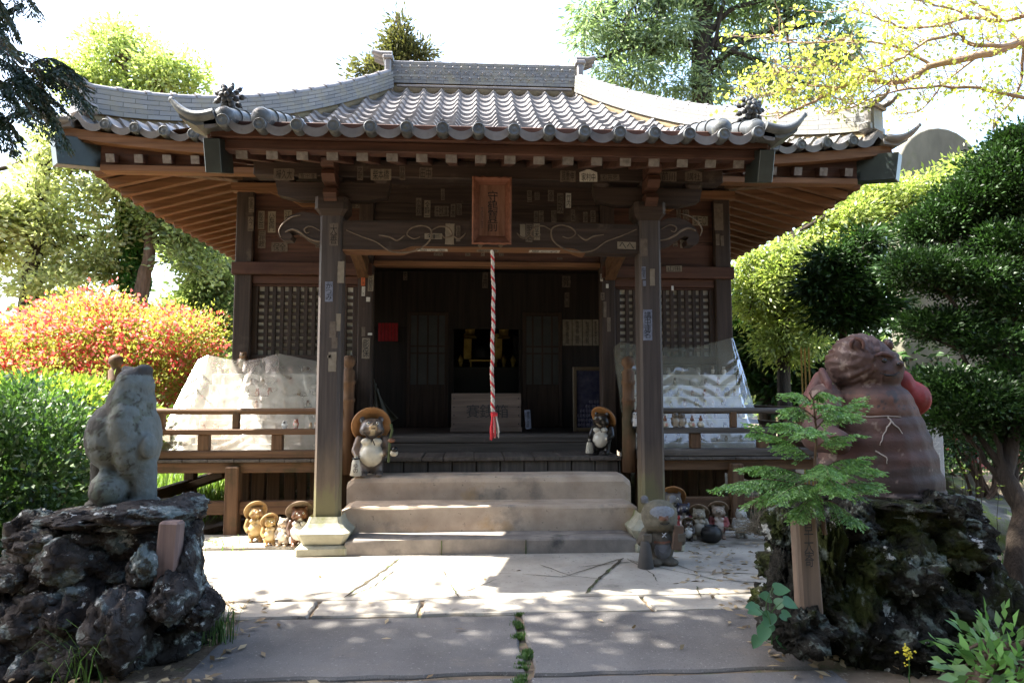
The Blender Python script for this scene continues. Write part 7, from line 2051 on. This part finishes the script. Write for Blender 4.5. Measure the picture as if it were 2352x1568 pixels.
# 7 pale barked tree reaching in from the right with young yellow leaves
YM = 6.4
mp = empty("maple_tree", (at(2700, 900, YM).x, YM, 0), "smooth tan branches with young yellow leaves reaching in from the upper right", "tree")
mb = MB(); tw = []
mx = at(2700, 900, YM).x
limb_path(mb, [(mx, YM, -0.1), (mx - .1, YM, 2.2), at(2560, 250, YM), at(2440, 90, YM)], 0.13, 0.07, 1, 0.01)
limbs = [([(2560, 240), (2440, 80), (2352, 98), (2250, 128), (2140, 152), (2090, 182), (2040, 190), (1985, 186), (1930, 202), (1870, 232), (1790, 272)], .055, .012),
         ([(2440, 60), (2352, 88), (2300, 104), (2225, 100), (2205, 78), (2130, 95), (2060, 140), (2000, 165)], .03, .008),
         ([(2500, 20), (2352, 38), (2290, 48), (2230, 40), (2160, 60), (2080, 64), (2010, 40), (1960, 20)], .03, .006),
         ([(2520, 260), (2352, 226), (2250, 205), (2130, 200), (2040, 215), (1950, 250)], .025, .006),
         ([(1985, 186), (1900, 150), (1830, 160), (1760, 180)], .014, .004), ([(2140, 152), (2060, 110), (1950, 90), (1850, 100), (1780, 80)], .018, .004),
         ([(2352, 98), (2340, 200), (2300, 260), (2280, 300)], .02, .005), ([(2250, 128), (2180, 180), (2120, 250), (2060, 262)], .016, .004), ([(2230, 40), (2150, 10), (2060, -10)], .014, .005), ([(2300, 48), (2220, 0), (2120, -40)], .02, .006),
         ([(1930, 202), (1850, 200), (1780, 215), (1720, 230)], .010, .003), ([(2040, 190), (1960, 240), (1900, 262)], .010, .003)]
r = random.Random(31)
for i, (uv, a, b) in enumerate(limbs):
    off = 0 if i == 0 else r.uniform(-.4, .4)
    S = limb_path(mb, [at(u, v, YM + off * min(1, k / 2)) for k, (u, v) in enumerate(uv)], a, b, i, 0.012, 7, 4)
    for k in range(len(S) // 2, len(S)) if i == 0 else range(2, len(S)):
        for q in range(3):
            d = Vector((r.uniform(-.75, .35), r.uniform(-.5, .5), r.uniform(-.22, .5)))
            e = S[k] + d * r.uniform(.25, .85)
            m_ = S[k].lerp(e, .5) + Vector((0, 0, r.uniform(-.05, .08)))
            mb.tube([S[k], m_, e], [.005, .0035, .002], 4)
            tw += [m_.lerp(e, x / 4) for x in range(5)]
mb.build("trunk", M["bark_pale"], mp)
rng = np.random.default_rng(32)
tw = np.array([tuple(p) for p in tw]); tw = tw[rng.random(len(tw)) < 0.30]
per = 5
cen = (tw[:, None, :] + rng.normal(0, .06, (len(tw), per, 3))).reshape(-1, 3)
leaf_mesh("crown", cen, rng.normal(0, 1, cen.shape) - np.array((0, 0, .4)), 0.052, 0.032, M["leaf_maple"], mp, 33, 0.2)

# 8 hedges and the azalea
def shrub(name, label, Y, lobes_, mat, L, W, n_clump, per, spread, seed, cat="shrub", shell=.8, up=.4, second=None, group=None, sq=.8):
    lobes_ = [lobe(Y + (q[4] if len(q) > 4 else 0), *q[:4], dep=(q[5] if len(q) > 5 else None)) for q in lobes_]
    b = lobes_[0][0]
    root = empty(name, (b[0], b[1], 0), label, cat, group)
    mb = MB(); r = random.Random(seed)
    for i in range(14):
        c, rr = lobes_[i % len(lobes_)]
        e = Vector(c) + Vector((r.uniform(-.7, .7) * rr[0], r.uniform(-.7, .7) * rr[1], r.uniform(-.3, .8) * rr[2]))
        limb_path(mb, [(b[0] + r.uniform(-.3, .3), b[1] + r.uniform(-.2, .2), -.05), Vector((b[0], b[1], 0)).lerp(e, .55) + Vector((0, 0, .1)), e], .025, .005, i, .02, 5)
    mb.build("stems", M["bark_brown"], root)
    cen, dr, tn = clumped(np.random.default_rng(seed), lobes_, n_clump, per, spread, shell, sq)
    k = cen[:, 2] > -.02
    leaf_mesh("foliage", cen[k], (dr + np.array((0, 0, up)))[k], L, W, M[mat], root, seed, .25, tn[k])
    if second:
        m2, L2, W2, n2, p2, s2 = second
        cen, dr, tn = clumped(np.random.default_rng(seed + 1), lobes_, n2, p2, s2, .9, .8)
        leaf_mesh("blossom", cen, dr + np.array((0, -.3, up)), L2, W2, M[m2], root, seed + 1, .3)
    return root
shrub("clipped_hedge", "clipped dark green hedge behind the left rock pedestal", 4.75, [(70, 1010, 130, 120, 0, .6), (130, 1120, 90, 160, -.1, .5), (20, 1150, 150, 170, -.2, .6), (-80, 1050, 150, 170, 0, .7), (40, 1290, 120, 120, -.35, .5), (120, 1270, 70, 120, -.3, .4), (-60, 1290, 140, 130, -.3, .5), (10, 1400, 120, 80, -.5, .4)],
      "leaf_hedge", .048, .020, 2400, 16, .05, 41, "hedge", .86)
shrub("clipped_hedge", "sunlit yellow green hedge between the statue and the azalea", 6.6, [(225, 945, 70, 60, 0, .5), (150, 940, 90, 60, .2, .5), (300, 980, 60, 50, .3, .4), (60, 920, 110, 50, .3, .5)], "leaf_hedge_sun", .06, .026, 700, 16, .06, 43, "hedge", .8)
shrub("azalea_bush", "large azalea bush covered in red blossom and fresh yellow leaves", 8.2, [(120, 830, 140, 110, 0, 1.0), (240, 790, 120, 110, .2, 1.0), (350, 800, 110, 90, .3, .9), (30, 850, 120, 110, -.2, .9), (180, 740, 90, 55, .2, .6), (430, 770, 70, 60, .3, .6), (420, 870, 80, 70, .2, .7), (300, 890, 110, 70, -.2, .7), (490, 740, 26, 18, .3, .2), (150, 880, 120, 70, -.3, .8), (250, 705, 30, 24, .2, .3)],
      "leaf_azalea", .05, .024, 2600, 15, .09, 45, "bush", .62, .4, ("petal", .044, .038, 1450, 10, .05))
# low growth along the right
shrub("evergreen_shrub", "dark shrub with a few red blossoms behind the leaning trunk", 7.6, [(2260, 1000, 110, 60, 0, .6), (2340, 1010, 80, 70, .2, .6), (2180, 940, 70, 60, .4, .5)], "leaf_dark", .07, .03, 360, 16, .08, 47, "shrub", .6, .3, ("petal", .06, .05, 26, 8, .05))
shrub("evergreen_shrub", "broad dark shrub closing the view behind the inscribed stone", 9.6, [(2190, 1010, 120, 90, 0, .8), (2060, 1000, 110, 90, .3, .8), (2330, 1020, 110, 80, .3, .8), (1930, 990, 90, 70, .6, .7)], "leaf_hedge", .09, .04, 500, 16, .11, 49, "shrub", .6)
shrub("bright_shrub", "fresh green pointed leaves in the lower right corner", 3.0, [(2330, 1510, 60, 50, 0, .25), (2290, 1550, 60, 40, -.1, .2)], "leaf_sapling", .075, .032, 40, 8, .06, 51, "shrub", .3, .5)
# far-off woods closing the horizon
rng = np.random.default_rng(61)
n = 26000
th = rng.uniform(-1.25, 1.25, n); rad = rng.uniform(34, 60, n)
hgt = 4.2 + 1.8 * np.array([mnoise.noise((t * 9, 0, 0)) for t in th])
cen = np.c_[np.sin(th) * rad, np.cos(th) * rad, rng.random(n) ** .8 * hgt * rad / 45]
o = leaf_mesh("far_woods", cen, rng.normal(0, 1, (n, 3)), 1.0, .6, M["leaf_mid"], None, 62)
tag(o, kind="stuff")
# unseen dark leaves added behind the viewer to block skylight from that side
n = 15000
th = rng.uniform(R_(112), R_(248), n); rad = rng.uniform(7.5, 16, n); zz = rng.uniform(0.3, 15, n)
gap = np.array([mnoise.noise((t * 6, z * .3, 1)) for t, z in zip(th, zz)]) > -.35
cen = np.c_[np.sin(th) * rad, np.cos(th) * rad, zz][gap]
o = leaf_mesh("sky_blocker_leaves", cen, rng.normal(0, 1, cen.shape), .75, .5, M["leaf_cedar"], None, 63)
tag(o, kind="stuff")
# ------------------------------------------------------------------ sapling in front of the right pedestal
YS = 3.36
sap = empty("cypress_sapling", at(1893, 1215, YS), "young cypress sapling with fern like sprays growing beside the right pedestal", "sapling")
mb = MB(); cen, dr = [], []
r = random.Random(14)
stem = limb_path(mb, [at(1895, 1225, YS), at(1885, 1160, YS - .02), at(1872, 1080, YS), at(1874, 1000, YS), at(1870, 930, YS), at(1858, 900, YS)], .012, .003, 2, .003, 7)
sprays = [((1880, 1130), (1648, 1108), -.05), ((1880, 1110), (1700, 1066), .1), ((1874, 1060), (1728, 985), .08), ((1874, 1010), (1790, 965), -.08), ((1872, 960), (1800, 935), .05), ((1868, 930), (1820, 905), .0), ((1866, 915), (1905, 905), .0),
          ((1884, 1135), (2022, 1112), -.1), ((1880, 1105), (2010, 1068), .06), ((1878, 1085), (1990, 1052), -.12), ((1876, 1030), (1945, 1000), -.1), ((1874, 985), (1978, 918), .02), ((1872, 965), (1960, 945), -.12), ((1884, 1150), (1960, 1190), -.12), ((1884, 1150), (1830, 1180), -.14),
          ((1882, 1120), (1780, 1140), -.2), ((1882, 1110), (1925, 1120), -.32), ((1876, 1075), (1905, 1085), -.28), ((1874, 1000), (1850, 985), -.2), ((1880, 1125), (1710, 1150), .12), ((1872, 950), (1915, 930), -.1)]
for (p0, p1, d) in sprays:
    a, b = at(*p0, YS), at(*p1, YS + d)
    Lb = (b - a).length
    frond(a, b, 0.03 + 0.05 * Lb, max(12, int(Lb / 0.0105)), 0.10 + 0.10 * Lb, r, cen, dr, mb, .004, .0085, .9, drp=.55)
    for q in range(2):
        t = r.uniform(.35, .8); m_ = a.lerp(b, t); e = m_ + (b - a).normalized() * Lb * .3 + Vector((r.uniform(-.04, .04), r.uniform(-.08, .08), r.uniform(-.05, .02)))
        frond(m_, e, .02, max(8, int(Lb * .3 / .009)), .07, r, cen, dr, mb, .002, .0085, .9, drp=.35)
mb.build("stem", M["bark_brown"], sap)
leaf_mesh("sprays", cen, dr, .019, .0078, M["leaf_sapling"], sap, 3, .15)

# ------------------------------------------------------------------ small plants
def heart_leaf(mb, c, d, n_, s):
    c, d, n_ = Vector(c), Vector(d).normalized(), Vector(n_).normalized()
    sx = d.cross(n_).normalized(); n_ = sx.cross(d)
    prof = [(0, 0), (.22, -.12), (.42, -.02), (.5, .2), (.44, .48), (.26, .78), (0, 1.08)]
    mid = [(0, 0, 0), (0, .3, -.05), (0, .7, -.05), (0, 1.08, -.02)]
    vs = [c + d * y * s + n_ * z * s for _, y, z in mid]
    for sg in (1, -1):
        vs += [c + sx * sg * x * s + d * y * s + n_ * (.12 * x) * s for x, y in prof[1:-1]]
    R0, L0_ = 4, 9
    fs = []
    for o, rev in ((R0, False), (L0_, True)):
        q = [(0, o, o + 1), (0, o + 1, o + 2, 1), (1, o + 2, o + 3, 2), (2, o + 3, o + 4, 3)]
        fs += [f[::-1] if rev else f for f in q]
    mb.add(vs, fs, 0, True)
vn = empty("heart_leaf_vine", gz(1775, 1470, 0), "climbing plant with heart shaped leaves at the left foot of the right pedestal", "plant")
mb = MB(); sm = MB(); r = random.Random(5)
YV = 3.30
limb_path(sm, [at(1775, 1480, YV), at(1768, 1430, YV - .02), at(1760, 1390, YV), at(1775, 1345, YV)], .004, .002, 1, .004, 5)
for (u, v, s, a) in ((1778, 1352, .062, .4), (1768, 1372, .055, 2.4), (1800, 1378, .058, -.2), (1745, 1398, .055, 3.0), (1770, 1408, .06, -2.2), (1795, 1408, .05, -.3), (1735, 1392, .045, 2.7), (1757, 1440, .06, -2.0), (1768, 1432, .06, 3.6), (1795, 1455, .078, -1.0), (1742, 1462, .05, -2.2), (1782, 1388, .05, 1.0)):
    c = at(u, v, YV + r.uniform(-.06, .06))
    heart_leaf(mb, c, (math.cos(a), r.uniform(-.5, -.1), math.sin(a) * .8 - .35), (r.uniform(-.3, .3), -.75, .7), s * 1.15)
    sm.tube([at(1768, min(1475, v + 30), YV), c], [.002, .0012], 4)
sm.build("stem", M["leaf_ivy"], vn)
o = mb.build("leaves", M["leaf_vine"], vn); a_ = o.data.attributes.new("rnd", 'FLOAT', 'POINT'); a_.data.foreach_set("value", np.random.default_rng(3).random(len(o.data.vertices)) * .2 + .4)
def tuft(name, label, base, n, h, spread, mat, seed, W=.007, lean_=(0, 0), cat="grass tuft", stuff=False):
    rng = np.random.default_rng(seed); r = random.Random(seed)
    mb = MB()
    for i in range(n):
        b = Vector(base) + Vector((r.gauss(0, spread), r.gauss(0, spread), 0))
        a = r.uniform(0, 2 * math.pi); hh = h * r.uniform(.45, 1.1)
        out = Vector((math.cos(a) + lean_[0], math.sin(a) + lean_[1], 0)) * hh * r.uniform(.25, .75)
        sd = Vector((-math.sin(a), math.cos(a), 0)) * W * r.uniform(.6, 1.1)
        pts = [b, b + out * .3 + Vector((0, 0, hh * .55)), b + out * .75 + Vector((0, 0, hh * .8)), b + out * 1.15 + Vector((0, 0, hh * r.uniform(.5, .9)))]
        vs = []
        for k, p in enumerate(pts): w = (1, .9, .6, .05)[k]; vs += [p + sd * w * .5, p - sd * w * .5]
        mb.add(vs, [(0, 1, 3, 2), (2, 3, 5, 4), (4, 5, 7, 6)], 0, True)
    o = mb.build(name, M[mat])
    a_ = o.data.attributes.new("rnd", 'FLOAT', 'POINT'); a_.data.foreach_set("value", np.repeat(rng.random(n), 8))
    return tag(o, None, None, None, "stuff") if stuff else tag(o, label, cat)
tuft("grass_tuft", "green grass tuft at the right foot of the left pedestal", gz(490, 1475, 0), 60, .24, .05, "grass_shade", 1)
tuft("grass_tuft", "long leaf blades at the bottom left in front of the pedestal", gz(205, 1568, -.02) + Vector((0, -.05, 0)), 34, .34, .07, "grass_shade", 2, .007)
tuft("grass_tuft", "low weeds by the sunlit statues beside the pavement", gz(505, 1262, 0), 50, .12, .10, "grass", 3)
# grass beyond the veranda on the left, moss in the path joint, and fallen leaves
rng = np.random.default_rng(8)
def blades(name, pts, h, W, mat, seed, label=None):
    rng = np.random.default_rng(seed); n = len(pts)
    d = rng.normal(0, .35, (n, 3)); d[:, 2] = 1
    o = leaf_mesh(name, pts, d, h, W, M[mat], None, seed, .1, tilt=.2); return tag(o, kind="stuff")
n = 9000
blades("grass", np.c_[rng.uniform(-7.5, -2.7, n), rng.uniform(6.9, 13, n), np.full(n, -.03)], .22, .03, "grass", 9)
n = 5200; t = rng.random(n); 
jp = [gz(1190, 1408), gz(1192, 1460), gz(1208, 1500), gz(1193, 1568), gz(1195, 1600)]
J = np.array([(p.x, p.y) for p in jp]); k = np.minimum((t * 4).astype(int), 3); f = t * 4 - k
pj = J[k] + (J[k + 1] - J[k]) * f[:, None]
km = np.array([mnoise.noise((y * 7, 0, 5)) + .5 * mnoise.noise((y * 23, x * 20, 2)) for x, y in zip(pj[:, 0], pj[:, 1])]) > -.05
P3 = np.c_[pj[:, 0] + rng.normal(0, .014, n) + .012 * np.sin(pj[:, 1] * 21), pj[:, 1], np.full(n, -.014)][km]
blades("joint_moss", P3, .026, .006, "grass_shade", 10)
n = 900
a = rng.random(n)
pts = np.concatenate([np.c_[rng.uniform(1.5, 3.8, n), rng.uniform(3.2, 6.6, n)], np.c_[rng.uniform(-2.4, -1.2, n // 3), rng.uniform(3.2, 4.6, n // 3)], np.c_[rng.uniform(2.6, 6, n), rng.uniform(4.5, 9, n)], np.c_[rng.uniform(-1.3, 1.7, 26), rng.uniform(3.2, 5.6, 26)]])
d = rng.normal(0, 1, (len(pts), 3)); d[:, 2] *= .12
o = leaf_mesh("fallen_leaves", np.c_[pts, np.full(len(pts), .014)], d, .065, .022, M["litter"], None, 11, .1, tilt=4); tag(o, kind="stuff")
n = 2600
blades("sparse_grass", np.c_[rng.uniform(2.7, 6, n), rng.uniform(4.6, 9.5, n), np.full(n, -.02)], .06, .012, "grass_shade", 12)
# yellow flower stem and thin bare stems on the right
fl = empty("flower_stem", gz(2090, 1585, 0), "thin stem with small yellow flowers in front of the right pedestal", "flower")
mb = MB(); Yq = 2.95
limb_path(mb, [at(2092, 1590, Yq), at(2088, 1540, Yq), at(2086, 1500, Yq)], .003, .002, 1, .002, 5); mb.build("stem", M["leaf_ivy"], fl)
mb = MB(); r = random.Random(2)
for i in range(16):
    c = at(2086, 1496, Yq) + Vector((r.gauss(0, .012), r.gauss(0, .012), r.gauss(0, .015)))
    for q in range(4): mb.ball(c + Vector((r.gauss(0, .004), r.gauss(0, .004), r.gauss(0, .004))), .004, 6)
mb.build("flowers", plain("yellow petals", (.62, .52, .04), .7), fl)
bs = empty("thin_shrub", gz(2240, 1440, 0), "thin upright stems with sparse tiny leaves right of the pedestal", "shrub")
mb = MB(); cen, dr = [], []; r = random.Random(21)
for i in range(13):
    u = r.uniform(2195, 2275); Yt = r.uniform(3.9, 4.6)
    S = limb_path(mb, [tuple(gz(u + 20, 1430, 0)), at(u + r.uniform(-5, 15), 1280, Yt), at(u + r.uniform(-20, 25), r.uniform(1060, 1180), Yt)], .004, .0015, i, .006, 4)
    for p in S[3:]:
        for q in range(3): cen.append(tuple(p)); dr.append((r.gauss(0, 1), r.gauss(0, 1), r.uniform(-.2, .8)))
mb.build("stems", M["bark"], bs); leaf_mesh("leaves", cen, dr, .03, .012, M["leaf_hedge_sun"], bs, 4)

# ------------------------------------------------------------------ stones and posts on the right
a, b = at(2098, 880, 5.9), at(2174, 1128, 5.9)
sl = empty("inscribed_stone", ((a.x + b.x) / 2, 5.9, 0), "pale granite pillar with carved characters behind the red statue", "stone")
mb = MB(); mb.b2(a.x, b.x, 5.9, 6.12, b.z, a.z, 0, .012); o = mb.build("shaft", M["granite"], sl)
for ch, v in (("平", 998), ("之", 1020), ("池", 1046)):
    c = at(2148, v, 5.9); tb = MB(); put_text(tb, ch, face_front(c.x, 5.897, c.z), .10, .085); tb.build("lettering", M["white_post"], o)
mb = MB(); c = at(2150, 1150, 5.95); boulder(mb, (c.x + .15, 6.05, .12), (.62, .42, .30), 5, .18, 34); mb.build("mossy_base", M["grey_rock"], sl)
a, b = at(2048, 295, 13), at(2252, 410, 13)
mb = MB(); w = b.x - a.x; cx = (a.x + b.x) / 2; pts = [(cx - w / 2, 0.0), (cx + w / 2, 0.0), (cx + w / 2 + .02, b.z - .1)]
for i in range(1, 14):
    t = math.pi * i / 14; pts.append((cx + w / 2 * math.cos(t) * (1 if abs(math.cos(t)) < .98 else 1), b.z - .1 + (a.z - b.z + .1) * math.sin(t) ** .9))
pts.append((cx - w / 2 - .02, b.z - .1))
mb.plate(pts, 12.9, 13.3); o = mb.build("stone_monument", M["monument"]); tag(o, "tall round topped grey stone monument rising above the hedge on the right", "monument")
bv = o.modifiers.new("edges", 'BEVEL'); bv.width = .03; bv.segments = 2; bv.limit_method = 'ANGLE'
for k, (u, lab) in enumerate(((1843, "left one of the three yellow grave slats"), (1853, "middle one of the three yellow grave slats"), (1864, "right one of the three yellow grave slats"))):
    a, b = at(u - 4.2, 795 + (k % 2) * 3, 9.0), at(u + 4.2, 960, 9.0)
    g = empty("grave_slat", ((a.x + b.x) / 2, 9.0 + .02 * k, 0), lab + " standing behind the right railing", "grave slat", "yellow grave slats")
    cx, w = (a.x + b.x) / 2, (b.x - a.x); y0 = 9.0 + .02 * k
    pts = [(cx - w / 2, 0), (cx + w / 2, 0), (cx + w / 2, a.z - .06), (cx, a.z), (cx - w / 2, a.z - .06)]
    for q in (.14, .24, .34): pass
    mb = MB(); mb.plate(pts, y0, y0 + .015); o = mb.build("board", M["sotoba"], g)
    tb = MB(); put_text(tb, "南無阿弥陀佛為先祖代々供養", face_front(cx, y0 - .003, a.z - .52), w * .6, .85, True); tb.build("lettering", M["ink"], o)
a = at(2235, 1065, 8.2)
mb = MB(); mb.lathe([(.075, 0), (.075, at(2235, 985, 8.2).z - .02), (.06, at(2235, 985, 8.2).z), (.004, at(2235, 985, 8.2).z + .01)], (a.x, 8.2, 0), 16); tag(mb.build("white_post", M["white_post"]), "short white painted post under the evergreen on the right", "post")
p0, p1 = gz(2180, 1090, .12), gz(2420, 1240, .12)
mb = MB(); mb.bar((p0.x, p0.y, .05), (p1.x, p1.y, .05), .35, .22, 0, .02); tag(mb.build("kerb_stone", M["grey_rock"]), "long low dark kerb stone running diagonally at the right edge", "kerb")
mb = MB(); slab(mb, [(4.2, 6.2), (8.5, 4.6), (9.5, 6.2), (6.2, 9.0)], -.1, .05); tag(mb.build("side_path", M["path"]), kind="structure")
# planks lying by the underfloor, bamboo rail
mb = MB(); mb.bar(at(365, 1137, 8.2), at(512, 1088, 8.2), .06, .07); o = mb.build("slanting_rail", M["brown_x"]); tag(o, "slanting timber rail seen under the left veranda", "rail")
mb = MB(); mb.bar(gz(440, 1225, .03), gz(560, 1195, .03), .14, .05); o = mb.build("loose_plank", M["stake"]); tag(o, "weathered plank lying on the ground by the left veranda post", "plank")
